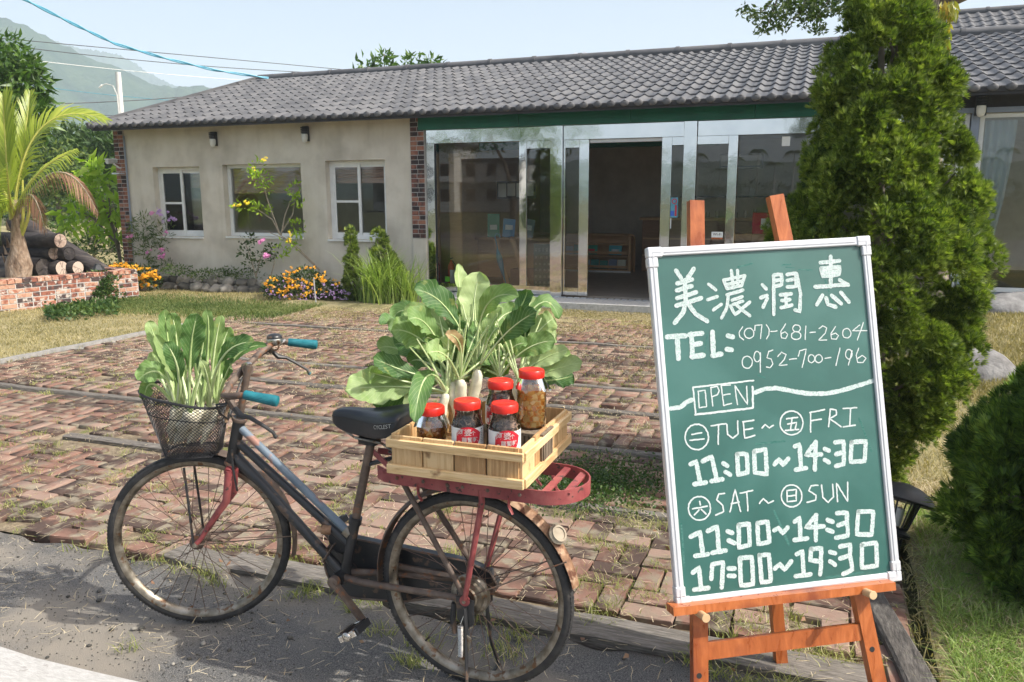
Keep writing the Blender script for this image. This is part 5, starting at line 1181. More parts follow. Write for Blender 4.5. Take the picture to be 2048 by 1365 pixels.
    mx = N.new('ShaderNodeMixShader'); mx.inputs[0].default_value = .22; L.new(p.outputs[0], mx.inputs[1]); L.new(tr.outputs[0], mx.inputs[2]); L.new(mx.outputs[0], N['Material Output'].inputs[0]); return m
M['radleaf'] = leafmat()
M['brownleaf'] = LEAF('withered_leaf', [(.25, .2, .08), (.42, .3, .16), (.5, .4, .24)], .2, .6)
LR = random.Random(21)
def bez(P, t):
    P = [np.array(p, float) for p in P]
    if len(P) == 3:
        c = 2*P[1] - (P[0]+P[2])/2
        return (1-t)**2*P[0] + 2*t*(1-t)*c + t*t*P[2], 2*(1-t)*(c-P[0]) + 2*t*(P[2]-c)
def radish_leaf(parent, P, width, start=.30, twist=0., cup=.25, ruf=1., mat='radleaf', curl=0., lobes=0, thick=.0042):
    """P: base, middle, tip (world); blade faces the road side unless twisted"""
    ns_, nc = 22, 10; V = []; UV = []; mid = []
    ph = LR.uniform(0, 6); ph2 = LR.uniform(0, 6); L_ = sum(np.linalg.norm(bez(P, (i+1)/8)[0]-bez(P, i/8)[0]) for i in range(8))
    for i in range(ns_+1):
        u = i/ns_; t = start + (1-start)*u; c, d = bez(P, t); d /= np.linalg.norm(d)
        view = CAM - c; view /= np.linalg.norm(view); up = view*.75 + np.array([.25, -.2, .5]); s_ = np.cross(d, up); s_ /= np.linalg.norm(s_); nn = np.cross(s_, d)
        tw = twist + curl*u; s2 = s_*math.cos(tw) + nn*math.sin(tw); n2 = np.cross(s2, d)
        prof = (.16 + .84*math.sin(PI/2*min(1, u/.58))**1.5) if u < .58 else math.sqrt(max(0, 1 - ((u-.58)/.42)**2.4))
        if u < .06: prof *= u/.06
        w = width/2*max(prof, .02)
        if lobes: w *= 1 - .18*max(0, math.sin(u*PI*7+ph))*(u < .5)
        mid.append(c)
        for j in range(nc+1):
            q = -1 + 2*j/nc; e = 1 + .05*math.sin(u*26+ph+q*2)*abs(q)**3 + .03*math.sin(u*53+ph2)*abs(q)**3
            off = cup*w*(abs(q)**1.6)*.8 + ruf*width*.075*math.sin(u*17+ph+q*1.3)*abs(q)**2 + ruf*width*.035*math.sin(u*39+ph2-q*3)*abs(q)**2 - .012*width*math.exp(-(q/.10)**2) + ruf*width*.012*math.sin(u*30+q*4+ph)*(1-abs(q))
            V.append(c + s2*(q*w*e) + n2*off); UV.append((.5+q/2, u))
    m = nc+1; Fc = np.array([(i*m+j, i*m+j+1, (i+1)*m+j+1, (i+1)*m+j) for i in range(ns_) for j in range(nc)])
    me = np_mesh('leaf', np.array(V), Fc, M[mat], True); ul = me.uv_layers.new(name='UVMap'); li = Fc.ravel(); ul.data.foreach_set('uv', np.array(UV)[li].ravel().astype(np.float32))
    lf = wchild(link('leaf', me, parent))
    pts = [bez(P, t)[0] for t in np.linspace(0, start, 7)]; k = len(mid); pts += [mid[int(i)] for i in np.linspace(1, k*.82, 8)]
    rs_ = list(np.linspace(thick*1.25, thick, 7)) + list(np.linspace(thick*.92, thick*.22, 8))
    sm = MB().tube(pts, rs_, 7, flat=.85).build('stem', M['stem'], lf)
    return lf
def wchild(o):
    o.matrix_parent_inverse = Matrix.Translation(-Vector(o.parent.location)); return o
def daikon(crown, tip, r, label, group, hair=True):
    crown = np.array(crown, float); tip = np.array(tip, float)
    e = empty('daikon_radish', tuple(tip), 0, label, 'radish', group)
    pts = [bez([crown, (crown+tip)/2 + np.array([LR.uniform(-.008, .008), LR.uniform(-.008, .008), 0]), tip], t)[0] for t in (0, .03, .1, .25, .45, .65, .82, .93, 1)]
    wchild(MB().tube(pts, [r*q for q in (.45, .72, .92, 1.0, .97, .85, .6, .35, .1)], 14).build('root', M['root'], e))
    return e
def crownset(specs, leaves, conv, Yb):
    """specs: daikons; leaves: rows (bx,by, mx,my, tx,ty, width_px, dYmid, dYtip, opts) in picture pixels at depth Yb"""
    for row in leaves:
        bx, by, mx, my, tx, ty, w, d1, d2 = row[:9]; o = row[9] if len(row) > 9 else {}
        (bx, by), (mx, my), (tx, ty) = conv(bx, by), conv(mx, my), conv(tx, ty)
        k = min(range(len(specs)), key=lambda i: abs(specs[i][1][0]-bx) + .5*abs(specs[i][1][1]-by) + o.get('pen', 0)*(i == 0))
        e, (cx, cy), Y = specs[k]
        B = at(cx + (bx-cx)*.35, cy + (by-cy)*.2, Y); Mi = at(mx, my, Y+d1); Tp = at(tx, ty, Y+d2)
        wm_ = w*(Y/F)*conv.k*conv.w
        radish_leaf(e, [B, Mi, Tp], wm_, thick=conv.t, **{q: v for q, v in o.items() if q != 'pen'})
def cA(x, y): return 660 + x/3.793, 500 + y/3.793
cA.k = 1/3.793; cA.w = 1.18; cA.t = .0044
YC = 2.50
names = [('daikon at the centre of the crate, its tall leaf highest of all', 1118, 905), ('bent daikon lying over its neighbour behind the middle jar', 985, 985), ('daikon in the shade left of the bent one', 930, 1000), ('small daikon crown just right of the amber jar', 880, 1090), ('daikon hidden behind the back jar with leaves spreading right', 1290, 960), ('rightmost daikon in the crate behind the tall golden jar', 1430, 985)]
specs = []
for i, (lb, x_, y_) in enumerate(names):
    px_, py_ = cA(x_, y_); Y = YC + (.10, .07, .09, .06, .13, .09)[i]; c0 = at(px_, py_, Y)
    tipv = np.array([LR.uniform(-.03, .03), LR.uniform(-.02, .03), -(c0[2]-Z0-.03)])
    e = daikon(c0, c0+tipv, .020 if i != 3 else .016, lb, 'daikon radishes in the crate'); specs.append((e, (px_, py_), Y))
bpy.context.view_layer.update()
CRL = [
 (1100,900,1085,520,1135,165,205,.06,.10,dict(cup=.5,twist=.15)), (1090,880,1000,420,975,105,110,.08,.14,dict(twist=-.5,cup=.6)), (1095,890,1040,520,1010,300,120,.12,.2,dict(twist=.9)),
 (1080,900,905,470,640,300,190,.0,-.04,dict(cup=.3,ruf=1.2)), (1080,890,820,560,555,480,160,.10,.12,dict(twist=.2)), (950,960,760,600,590,530,170,-.03,-.10,dict(cup=.35)),
 (940,980,700,690,465,610,210,-.02,-.06,dict(twist=.1,ruf=1.4)), (900,1000,640,760,490,720,170,.08,.1,dict(twist=.3)), (930,960,830,730,700,672,75,-.07,-.14,dict(twist=1.,cup=.6)),
 (960,960,870,800,735,790,150,-.12,-.2,dict(ruf=1.8,start=.4,lobes=1)), (900,990,600,930,325,815,160,-.03,-.09,dict(twist=-.1,cup=.2)), (890,1060,520,1040,118,1060,250,-.02,-.10,dict(ruf=1.1)),
 (880,1060,560,1110,330,1180,170,.03,.0,dict(twist=.5)), (890,1040,420,960,300,930,110,-.05,-.12,dict(twist=1.1,cup=.8)), (880,980,735,960,640,1310,130,-.16,-.30,dict(cup=.5,start=.25)),
 (1110,890,1175,440,1430,355,140,-.02,-.08,dict(cup=.5,twist=-.2)), (1125,890,1190,640,1310,440,100,.0,.0,dict(twist=.7,cup=.6)), (1130,900,1340,630,1570,470,160,-.04,-.08,dict(twist=-.15)),
 (1140,890,1420,480,1490,300,120,.06,.06,dict(twist=.3,curl=.5)), (1260,900,1560,430,1740,525,120,.05,.05,dict(twist=.4)), (1290,950,1560,640,1700,520,150,.06,.1,dict(cup=.3)),
 (1300,960,1480,760,1710,690,150,-.02,-.03,dict(twist=-.2)), (1430,970,1560,860,1805,750,130,.02,.02,{}), (1440,990,1660,920,1915,850,140,.02,.0,{}), (1440,1000,1680,990,1850,950,170,.06,.08,dict(twist=.3)),
 (1280,940,1370,760,1500,710,130,-.03,-.05,dict(twist=.3)), (1150,890,1215,660,1290,590,90,-.03,-.03,dict(twist=.9)), (1110,890,680,500,480,520,140,.16,.2,{}), (1080,900,560,620,435,555,150,.10,.08,dict(twist=-.3)),
 (940,980,560,770,365,750,150,.12,.14,dict(twist=.2)), (990,930,985,720,875,640,75,-.06,-.10,dict(mat='brownleaf',twist=.4)), (1100,890,860,430,700,330,180,.14,.2,{}), (1120,890,1150,560,1260,480,150,.14,.2,dict(twist=.2)),
 (1120,890,1260,560,1420,470,160,.12,.16,{}), (1290,950,1400,640,1560,600,150,.12,.15,{}), (1260,940,1420,560,1600,400,150,.14,.2,{}), (1100,880,960,600,900,500,150,.12,.14,{}), (940,980,800,800,640,700,150,.06,.06,{}),
 (940,990,720,850,600,860,140,.05,.05,dict(twist=.4)), (1430,980,1500,760,1600,720,130,.1,.14,{}), (1430,980,1600,720,1720,640,130,.12,.16,{}), (1120,890,1050,640,1060,400,120,.2,.26,{}), (880,1080,720,1080,560,1190,120,.0,-.02,dict(twist=.5)),
 (1290,950,1240,700,1200,560,100,.1,.14,{}), (1430,990,1360,760,1330,700,90,.04,.06,dict(twist=.6)), (950,980,900,760,830,700,90,.0,.0,dict(twist=.8))]
for _ in range(34):   # fuller inside
    k_ = LR.randrange(6); x0, y0 = names[k_][1:]; a_ = LR.uniform(-1.45, 1.35) - .12*(3-k_); L0 = LR.uniform(330, 560)*(1-.25*abs(a_)/1.5); xt = x0 + L0*math.sin(a_)*1.15; yt = max(240, y0 - L0*math.cos(a_)*1.0 + 60*abs(a_))
    CRL.append((x0, y0-30, x0+(xt-x0)*.5+LR.uniform(-40, 40), y0+(yt-y0)*.62, xt, yt, LR.uniform(95, 160), LR.uniform(.03, .13), LR.uniform(.0, .2), dict(twist=LR.uniform(-.9, .9), cup=LR.uniform(.2, .6), ruf=LR.uniform(1., 1.8), curl=LR.uniform(-.5, .5))))
crownset(specs, CRL, cA, YC)
for k in range(26):   # bare young stalks round the crowns
    e, (cx, cy), Y = specs[k % 6]; a = LR.uniform(-1.1, 1.1); c0 = at(cx, cy, Y); tp = c0 + np.array([math.sin(a)*.13, LR.uniform(-.05, .08), .10+.12*math.cos(a)])
    wchild(MB().tube([c0, c0*.5+tp*.5+np.array([0, 0, .012]), tp], [.0045, .0038, .002], 6).build('stalk', M['stem'], e))
# basket radishes
def cB(x, y): return 240 + x/3.79, 600 + y/3.79
cB.k = 1/3.79; cB.w = .86; cB.t = .0060
YB = 2.80; specsB = []
BL = [('leftmost daikon in the wire basket under the drooping leaf', 420, 815, 390, 1170), ('daikon left of centre in the wire basket', 470, 812, 420, 1190), ('thick daikon in the middle of the wire basket, lit by the sun', 530, 850, 455, 1190), ('daikon right of centre in the wire basket', 610, 820, 520, 1190), ('right daikon in the wire basket, below the longest arching leaf', 680, 815, 560, 1190), ('rear daikon in the wire basket next to the handlebar', 730, 790, 620, 1150)]
for i, (lb, x_, y_, tx, ty) in enumerate(BL):
    px_, py_ = cB(x_, y_); tx, ty = cB(tx, ty); Y = YB + (-.02, .03, -.06, -.02, .02, .05)[i]; c0 = at(px_, py_, Y); t0 = at(tx, ty, YB-.02*(i % 2)); t0[2] = max(t0[2], .69)
    e = daikon(c0, t0, .019 if i != 2 else .026, lb, 'daikon radishes in the wire basket'); specsB.append((e, (px_, py_), Y))
bpy.context.view_layer.update()
BKL = [
 (500,800,410,560,265,262,120,-.05,-.08,dict(cup=.6,twist=.2)), (430,800,370,360,335,75,140,.02,.02,dict(cup=.3)), (470,780,430,330,390,100,125,-.01,-.02,dict(cup=.4,twist=.2)),
 (530,820,535,400,590,105,200,-.04,-.06,dict(cup=.3,ruf=1.3)), (640,800,670,340,655,70,105,.0,.0,dict(twist=.5)), (680,800,715,400,770,115,110,-.02,-.02,dict(cup=.3)),
 (700,790,760,420,835,205,150,.08,.1,dict(twist=-.3)), (690,790,775,440,1020,320,165,-.05,-.08,dict(twist=-.1,start=.4)), (735,770,870,440,1115,350,90,.0,.0,dict(cup=.6)),
 (425,800,300,400,215,160,130,.04,.06,{}), (440,810,440,540,340,320,150,-.09,-.13,dict(twist=.2)), (420,800,310,560,135,610,200,-.08,-.12,dict(start=.35,ruf=1.4)),
 (430,800,300,560,255,390,140,.06,.08,{}), (680,800,665,600,612,455,75,-.09,-.12,dict(twist=.4)), (735,780,810,560,855,470,110,-.06,-.1,dict(twist=.5)), (420,800,250,640,185,760,130,-.07,-.08,dict(start=.4,twist=.4)),
 (530,810,600,500,640,280,150,.08,.1,{}), (470,800,400,520,300,380,140,.08,.1,{}), (610,810,600,480,560,300,150,.10,.12,{}), (680,800,730,560,800,420,130,.06,.08,{}), (640,800,640,560,600,420,120,.04,.05,dict(twist=.6)), (500,800,480,620,430,540,110,.02,.02,dict(twist=.6)), (720,790,770,600,740,500,110,.08,.1,{})]
crownset(specsB, BKL, cB, YB)
for k in range(20):
    e, (cx, cy), Y = specsB[k % 6]; a = LR.uniform(-.5, .5); c0 = at(cx, cy, Y); tp = c0 + np.array([math.sin(a)*.12, LR.uniform(-.03, .05), .16*math.cos(a)])
    wchild(MB().tube([c0-np.array([0, 0, .01]), c0*.5+tp*.5+np.array([0, 0, .008]), tp], [.0068, .0055, .0026], 6).build('stalk', M['stem'], e))
# ------------------------------------------------------------------ easel and chalkboard
k_ = 1.2
def up_(P): return CAM + (np.array(P)-CAM)*k_
xb = [0.6652, 1.9668, 1.0148, 0.1514, 0.2265, 0.0379, 0.8872]
az_, ti_, rl_ = xb[3:6]
e_r = np.array([math.cos(az_), math.sin(az_), 0]); e_f = np.array([-math.sin(az_), math.cos(az_), 0]); e_u = np.array([0, 0, math.cos(ti_)]) + e_f*math.sin(ti_)
b_r = e_r*math.cos(rl_) + e_u*math.sin(rl_); b_u = -e_r*math.sin(rl_) + e_u*math.cos(rl_); b_n = np.cross(b_r, b_u)   # towards the viewer
BC = up_(xb[:3]); BW_, BHt = .6*k_, xb[6]*k_
def b_loc(P):   # world -> board local (right, up, out)
    d_ = np.asarray(P, float)-BC; return np.array([d_@b_r, d_@b_u, d_@b_n])
def b_px(x, y, out=0.):
    d_ = ray(x, y); t = ((BC + b_n*out - CAM)@b_n)/(d_@b_n); return b_loc(CAM + d_*t)
Rb = Matrix(((b_r[0], b_u[0], b_n[0]), (b_r[1], b_u[1], b_n[1]), (b_r[2], b_u[2], b_n[2])))
BOARD = empty('chalkboard', tuple(BC)); BOARD.rotation_euler = Rb.to_euler()
tag(BOARD, 'green chalkboard with white frame and shop hours in chalk, standing on the orange easel', 'chalkboard')
W2, H2_ = BW_/2, BHt/2; fwid = .026
MB().box(-W2+.012, -H2_+.012, -.012, W2-.012, H2_-.012, -.002).build('panel', M['board'], BOARD, False)
def fbar(x0, y0, x1, y1):
    b_ = MB().box(x0, y0, -.016, x1, y1, .006, .003)
    return b_.build('frame_bar', M['alu'], BOARD, False)
fb = [fbar(-W2, H2_-fwid, W2, H2_), fbar(-W2, -H2_, W2, -H2_+fwid), fbar(-W2, -H2_+fwid+.0005, -W2+fwid, H2_-fwid-.0005), fbar(W2-fwid, -H2_+fwid+.0005, W2, H2_-fwid-.0005)]
for i, q in enumerate(((-W2+.05, H2_-.016, W2-.05, H2_-.013), (-W2+.05, -H2_+.013, W2-.05, -H2_+.016), (-W2+.013, -H2_+.05, -W2+.016, H2_-.05), (W2-.016, -H2_+.05, W2-.013, H2_-.05))):
    MB().box(q[0], q[1], .0055, q[2], q[3], .0078).build('rib', M['corner'], fb[i], False)
for sx in (-1, 1):
    for sy in (-1, 1):
        c_ = MB(); X0, Y0 = sx*(W2+.002), sy*(H2_+.002)
        c_.box(min(X0, X0-sx*.046), min(Y0, Y0-sy*.031), -.018, max(X0, X0-sx*.046), max(Y0, Y0-sy*.031), .0090, .003)
        c_.box(min(X0, X0-sx*.031), min(Y0-sy*.0311, Y0-sy*.062), -.018, max(X0, X0-sx*.031), max(Y0-sy*.0311, Y0-sy*.062), .0090, .003)
        cc_ = c_.build('corner_cap', M['alu'], BOARD, False)
        MB().box(min(X0-sx*.014, X0-sx*.042), min(Y0-sy*.014, Y0-sy*.017), .0091, max(X0-sx*.014, X0-sx*.042), max(Y0-sy*.014, Y0-sy*.017), .0100).build('groove', M['corner'], cc_, False)
        MB().box(min(X0-sx*.014, X0-sx*.017), min(Y0-sy*.018, Y0-sy*.055), .0091, max(X0-sx*.014, X0-sx*.017), max(Y0-sy*.018, Y0-sy*.055), .0100).build('groove', M['corner'], cc_, False)
# chalk strokes
A6 = lambda x, y: (1280 + x/3.1017, 380 + y/3.1017)
A7 = lambda x, y: (1280 + x/2.4155, 800 + y/2.4155)
def ell(cx, cy, rx, ry, a0=0, a1=360, n=18): return [(cx+rx*math.cos(math.radians(a0+(a1-a0)*k/n)), cy+ry*math.sin(math.radians(a0+(a1-a0)*k/n))) for k in range(n+1)]
chr_ = random.Random(4)
def strokes(name, lst, wpx, conv, mat='chalk', sc=1., label=None, jit=.0006, lift=0., edge=False):
    q = MB(); z = -.0014 + lift; eg = MB()
    for si, st in enumerate(lst):
        P = [b_px(*conv(*p))[:2] for p in st]; w = wpx*sc*(2.75/F)/2   # width at the board's distance
        # resample
        pts = [P[0]]
        for a, b_ in zip(P[:-1], P[1:]):
            n = max(1, int(np.linalg.norm(b_-a)/.006)); pts += [a + (b_-a)*(i+1)/n for i in range(n)]
        pts = [p + np.array([chr_.uniform(-jit, jit), chr_.uniform(-jit, jit)]) for p in pts]; m = len(pts)
        L, R = [], []
        for i in range(m):
            d_ = pts[min(i+1, m-1)]-pts[max(i-1, 0)]; d_ = d_/(np.linalg.norm(d_)+1e-9); nn = np.array([-d_[1], d_[0]]); ww = w*(1+chr_.uniform(-.10, .10))
            L.append(pts[i]+nn*ww); R.append(pts[i]-nn*ww)
        zz = z + .00012*(si % 7)
        vs = [(*a, zz) for a in L] + [(*a, zz) for a in R]; q.add(vs, [(i, m+i, m+i+1, i+1) for i in range(m-1)])
        if edge:
            for S_ in (L, R):
                S_ = [p+np.array([chr_.uniform(-.0004, .0004), chr_.uniform(-.0004, .0004)]) for p in S_]; t_ = .0016
                eg.add([(*(p + (c2-p)/np.linalg.norm(c2-p)*t_), zz+.00035) for p, c2 in zip(S_, pts)] + [(*p, zz+.00035) for p in S_], [(i, m+i, m+i+1, i+1) for i in range(m-1)])
        for c_, s_ in ((pts[0], 1), (pts[-1], -1)):   # rounded ends
            k = 8; q.add([(c_[0], c_[1], zz+.00004)] + [(c_[0]+w*math.cos(2*PI*i/k), c_[1]+w*math.sin(2*PI*i/k), zz+.00004) for i in range(k)], [(0, 1+i, 1+(i+1) % k) for i in range(k)])
    if edge: eg.build('chalk_outline', M['chalkthin'], BOARD, False)
    return q.build(name, M[mat], BOARD, False)
mei = [[(225,500),(255,548)],[(335,490),(295,550)],[(232,582),(325,555)],[(228,625),(320,598)],[(230,672),(350,636)],[(225,720),(380,672)],[(278,560),(284,700)],[(285,690),(270,760),(215,825)],[(295,700),(345,770),(418,815)]]
nong = [[(425,585),(470,620)],[(420,682),(482,662)],[(455,745),(505,710)],[(520,560),(540,615)],[(520,560),(650,533)],[(650,535),(630,595)],[(540,614),(630,594)],[(568,500),(578,600)],[(605,500),(608,590)],[(530,590),(640,565)],[(540,652),(640,622)],[(548,655),(540,730),(507,795)],[(572,684),(635,664)],[(578,712),(640,690)],[(562,720),(590,775),(625,748)],[(682,697),(632,737)],[(600,715),(640,750),(682,782)]]
run = [[(760,590),(785,615)],[(750,670),(790,655)],[(765,728),(790,675)],[(830,530),(830,772)],[(832,528),(880,524),(880,588),(836,602)],[(836,565),(878,558)],[(912,527),(965,517),(970,598),(915,604)],[(915,562),(965,553)],[(972,520),(997,640),(992,755),(962,745)],[(870,652),(940,645)],[(880,688),(930,680)],[(875,732),(945,716)],[(905,655),(908,720)]]
hui = [[(1120,452),(1240,440)],[(1185,412),(1185,600)],[(1125,485),(1135,537),(1235,525),(1240,478),(1125,487)],[(1130,512),(1240,503)],[(1088,602),(1290,588)],[(1240,560),(1292,590)],[(1098,712),(1132,655)],[(1155,670),(1168,712),(1217,726)],[(1190,655),(1250,707)],[(1248,638),(1297,697)]]
for nm_, st, sc in (('chalk_character', mei, 24), ('chalk_character', nong, 18), ('chalk_character', run, 20), ('chalk_character', hui, 22)):
    strokes(nm_, st, sc/3.1, A6, 'chalk', edge=True)
strokes('chalk_word', [[(170,912),(282,905)],[(232,915),(240,1048)],[(320,895),(327,1038)],[(308,900),(385,890)],[(325,962),(378,954)],[(322,1035),(395,1027)],[(450,882),(456,1030)],[(450,1028),(505,1020)],[(548,905),(576,912)],[(540,990),(568,993)]], 28/3.1, A6)
ph1 = [[(638,850),(615,885),(622,915),(645,932)],ell(678,890,30,32,-90,270),[(712,875),(716,842),(757,838),(748,922)],[(785,838),(803,868),(800,900),(785,925)],[(812,880),(852,876)],[(905,832),(874,880),(878,918),(905,922),(918,897),(900,882),(878,892)],ell(972,860,24,22,-90,270),ell(970,905,30,24,-90,270),[(1030,845),(1025,928)],[(1055,886),(1090,882)],[(1112,862),(1135,845),(1160,858),(1150,890),(1110,932),(1160,932)],[(1215,848),(1185,892),(1190,924),(1218,926),(1232,905),(1215,888),(1190,898)],ell(1283,890,26,30,-90,270),[(1365,838),(1318,875),(1410,874)],[(1388,822),(1350,932)]]
ph2 = [ell(666,1070,32,38,-90,270),ell(728,1035,20,32,-90,270),[(748,1010),(747,1132)],[(800,1002),(788,1042),(815,1050),(825,1080),(808,1105),(785,1100)],[(798,1003),(825,995)],[(855,1035),(878,1008),(908,1022),(895,1055),(862,1090),(912,1086)],[(928,1053),(972,1046)],[(983,1032),(993,998),(1033,988),(1008,1102)],ell(1065,1048,20,25,-90,270),ell(1110,1048,22,25,-90,270),[(1148,1045),(1186,1040)],[(1242,982),(1216,1092)],ell(1296,1020,20,30,-90,270),[(1317,1000),(1294,1087)],[(1358,982),(1342,1028),(1352,1070),(1385,1072),(1403,1045),(1380,1028),(1348,1048)]]
strokes('chalk_number', ph1, 6/3.1, A6, 'chalkthin'); strokes('chalk_number', ph2, 6/3.1, A6, 'chalkthin')
strokes('chalk_box', [[(330,1226),(705,1183)],[(330,1226),(346,1390)]], 9/3.1, A6, 'chalkthin'); strokes('chalk_box', [[(545,-62),(547,38)],[(268,72),(545,40)]], 9/2.4, A7, 'chalkthin')
strokes('chalk_word', [[(362,1250),(405,1243),(415,1345),(368,1352),(362,1250)],[(440,1228),(452,1342)],[(440,1227),(480,1220),(492,1245),(482,1270),(448,1285)],[(505,1215),(520,1338)],[(505,1215),(562,1210)],[(513,1275),(560,1266)],[(520,1338),(568,1326)],[(605,1332),(590,1214),(668,1332),(663,1218)]], 7/3.1, A6, 'chalkthin')
strokes('chalk_wave', [[(715,1258),(780,1235),(850,1230),(950,1250),(1050,1265),(1150,1265),(1250,1246),(1350,1216),(1450,1184)],[(192,1357),(250,1350),(290,1318),(322,1302)]], 24/3.1, A6)
l1 = [ell(275,180,57,62),[(252,168),(298,160)],[(243,196),(310,190)],[(345,127),(415,115)],[(380,122),(378,216)],[(420,120),(424,168),(450,186),(474,165),(472,103)],[(500,108),(506,186),(556,172)],[(498,107),(550,99)],[(503,146),(546,138)],[(590,137),(605,120),(625,136),(645,124)],ell(733,112,56,58),[(708,92),(762,85)],[(735,90),(728,142)],[(714,117),(756,110),(750,145)],[(704,149),(767,143)],[(825,62),(825,156)],[(822,62),(892,48)],[(828,102),(876,93)],[(920,45),(912,130)],[(920,45),(948,50),(950,72),(918,92),(972,130)],[(983,43),(1048,38)],[(1018,41),(1015,128)],[(983,132),(1042,122)]]
l2 = [ell(288,525,54,58),[(290,492),(293,508)],[(254,527),(326,515)],[(286,532),(264,557)],[(296,530),(320,552)],[(410,452),(382,456),(370,483),(400,510),(406,540),(365,558)],[(435,542),(460,433),(486,540)],[(441,502),(480,495)],[(484,452),(546,438)],[(517,446),(522,537)],[(577,502),(597,478),(620,500),(646,488)],ell(733,465,50,54),[(710,440),(712,492),(756,488),(755,433),(710,440)],[(712,466),(755,461)],[(860,413),(828,416),(816,440),(852,462),(850,485),(808,496)],[(878,413),(885,472),(910,496),(936,470),(932,408)],[(955,492),(950,403),(1004,492),(1004,398)]]
strokes('chalk_line', l1, 6.5/2.4, A7, 'chalkthin'); strokes('chalk_line', l2, 6.5/2.4, A7, 'chalkthin')
r1 = [[(245,312),(272,298),(292,405)],[(262,408),(320,400)],[(303,297),(346,275),(372,388)],[(345,393),(400,384)],[(402,306),(422,320)],[(413,350),(437,362)],[(470,262),(517,262),(520,352),(474,362),(470,262)],[(553,250),(607,240),(614,360),(556,352),(553,250)],[(650,312),(672,288),(692,315),(717,285)],[(748,226),(771,215),(779,330)],[(753,338),(804,330)],[(850,203),(803,267),(876,264)],[(850,205),(845,338)],[(893,238),(914,246)],[(893,290),(914,302)],[(943,206),(985,202),(985,252),(948,264)],[(987,255),(985,312),(948,320)],[(1023,205),(1092,200),(1086,297),(1018,300),(1023,205)]]
r2_ = [[(246,662),(291,640),(305,748)],[(268,754),(328,747)],[(328,634),(373,612),(381,728)],[(350,740),(414,728)],[(423,636),(447,643)],[(428,680),(457,694)],[(478,605),(527,600),(531,702),(478,714),(478,605)],[(568,596),(617,590),(627,687),(573,698),(568,596)],[(650,632),(670,618),(690,645),(714,618)],[(748,590),(772,570),(776,668)],[(746,678),(810,670)],[(852,557),(803,617),(888,611)],[(850,558),(850,678)],[(906,580),(932,591)],[(906,628),(932,638)],[(953,549),(1002,545),(1000,592),(958,607)],[(1002,598),(1006,657),(948,667)],[(1056,541),(1128,540),(1120,652),(1048,650),(1056,541)]]
r3 = [[(256,836),(286,812),(296,908)],[(263,918),(332,910)],[(345,866),(350,796),(402,785),(396,908)],[(428,815),(458,815)],[(428,851),(458,851)],[(483,766),(541,760),(547,892),(488,898),(483,766)],[(578,751),(624,748),(632,877),(588,883),(578,751)],[(653,816),(676,795),(700,822),(732,780)],[(758,746),(786,732),(791,848)],[(752,853),(824,844)],[(828,721),(877,718),(874,782),(823,776),(828,721)],[(877,782),(871,843)],[(918,735),(943,742)],[(918,780),(943,797)],[(968,709),(1017,700),(1015,752),(968,767)],[(1017,758),(1027,822),(983,842)],[(1073,701),(1142,690),(1147,802),(1073,812),(1073,701)]]
for r_ in (r1, r2_, r3): strokes('chalk_hours', r_, 19.5/2.4, A7)
for sm_, w_ in (([(880,468),(935,462)],9),([(985,495),(1070,497)],7),([(905,480),(960,486)],5),([(1150,560),(1195,700)],8),([(735,1150),(775,1165)],10),([(420,900),(400,1010)],7),([(610,480),(700,455)],8)): strokes('chalk_smear', [sm_], w_/3.1, A6, 'smear', lift=-.0003)
for sm_, w_ in (([(560,215),(700,200)],10),([(1060,90),(1120,250)],9),([(650,540),(720,700)],12),([(900,860),(1080,835)],8),([(200,600),(215,800)],8)): strokes('chalk_smear', [sm_], w_/2.4, A7, 'smear', lift=-.0003)
# easel: two front legs seen above and below the board, rear leg, ledge, crossbar, pegs
EA = empty('easel', tuple(BC - np.array([0, 0, BC[2]])))
tag(EA, 'orange stained wooden easel holding the green chalkboard', 'easel')
def ew(P): return np.array(P) - np.array([BC[0], BC[1], 0])
def e_px(x, y, out): # world point on a plane behind/in front of the board
    d_ = ray(x, y); t = ((BC + b_n*out - CAM)@b_n)/(d_@b_n); return CAM + d_*t
def ebeam(p, q, w, t, name, mat='easel'):
    return MB().beam(ew(p), ew(q), w, t, up=tuple(b_n)).build(name, M[mat], EA, False)
def through(x0, y0, x1, y1, out, ext=0.):
    return e_px(x0, y0, out), e_px(x1, y1, out)
OUT = -.040
pL = through(1391, 403, 1391, 492, OUT); pR = through(1549, 392, 1571, 485, OUT)
qL = e_px(1394, 1225, OUT+.002); qL2 = e_px(1397, 1360, OUT+.004); qR = e_px(1712, 1190, OUT+.002); qR2 = e_px(1752, 1360, OUT+.004)
def toground(a, b_):
    d_ = b_-a; t = (0.0-a[2])/d_[2]; return a + d_*t
gL, gR = toground(qL, qL2), toground(qR, qR2)
tL = pL[0]; tR = pR[0]
for a, g_ in ((tL, gL), (tR, gR)):
    d_ = (g_-a)/np.linalg.norm(g_-a); u_ = np.cross(b_n, d_); u_ /= np.linalg.norm(u_)
    lg = MB().beam(ew(a), ew(g_), .046, .030, up=tuple(b_n)); LG = lg.build('leg', M['easel'], EA, False)
    for tt in (.2, .55):
        pass
for (hx_, hy_) in ((1398, 1352), (1744, 1299)):
    c_ = e_px(hx_, hy_, OUT+.0185); MB().lathe([(0, 0), (.0085, 0), (.0085, .0015), (0, .0015)], ew(c_), tuple(b_n), 14).build('peg_hole', M['black'], EA)
rear_top = BC + b_u*(BHt*.30) - b_n*.11; rg = gnd(1556, 1290)
rgp = e_px(1556, 1262, -.26); rear_g = rear_top + (rgp-rear_top)*((0-rear_top[2])/(rgp[2]-rear_top[2]))
ebeam(rear_top, rear_g, .040, .024, 'rear_leg')
ebeam(e_px(1392, 700, OUT-.03), e_px(1640, 690, OUT-.03), .04, .02, 'cross_rail')
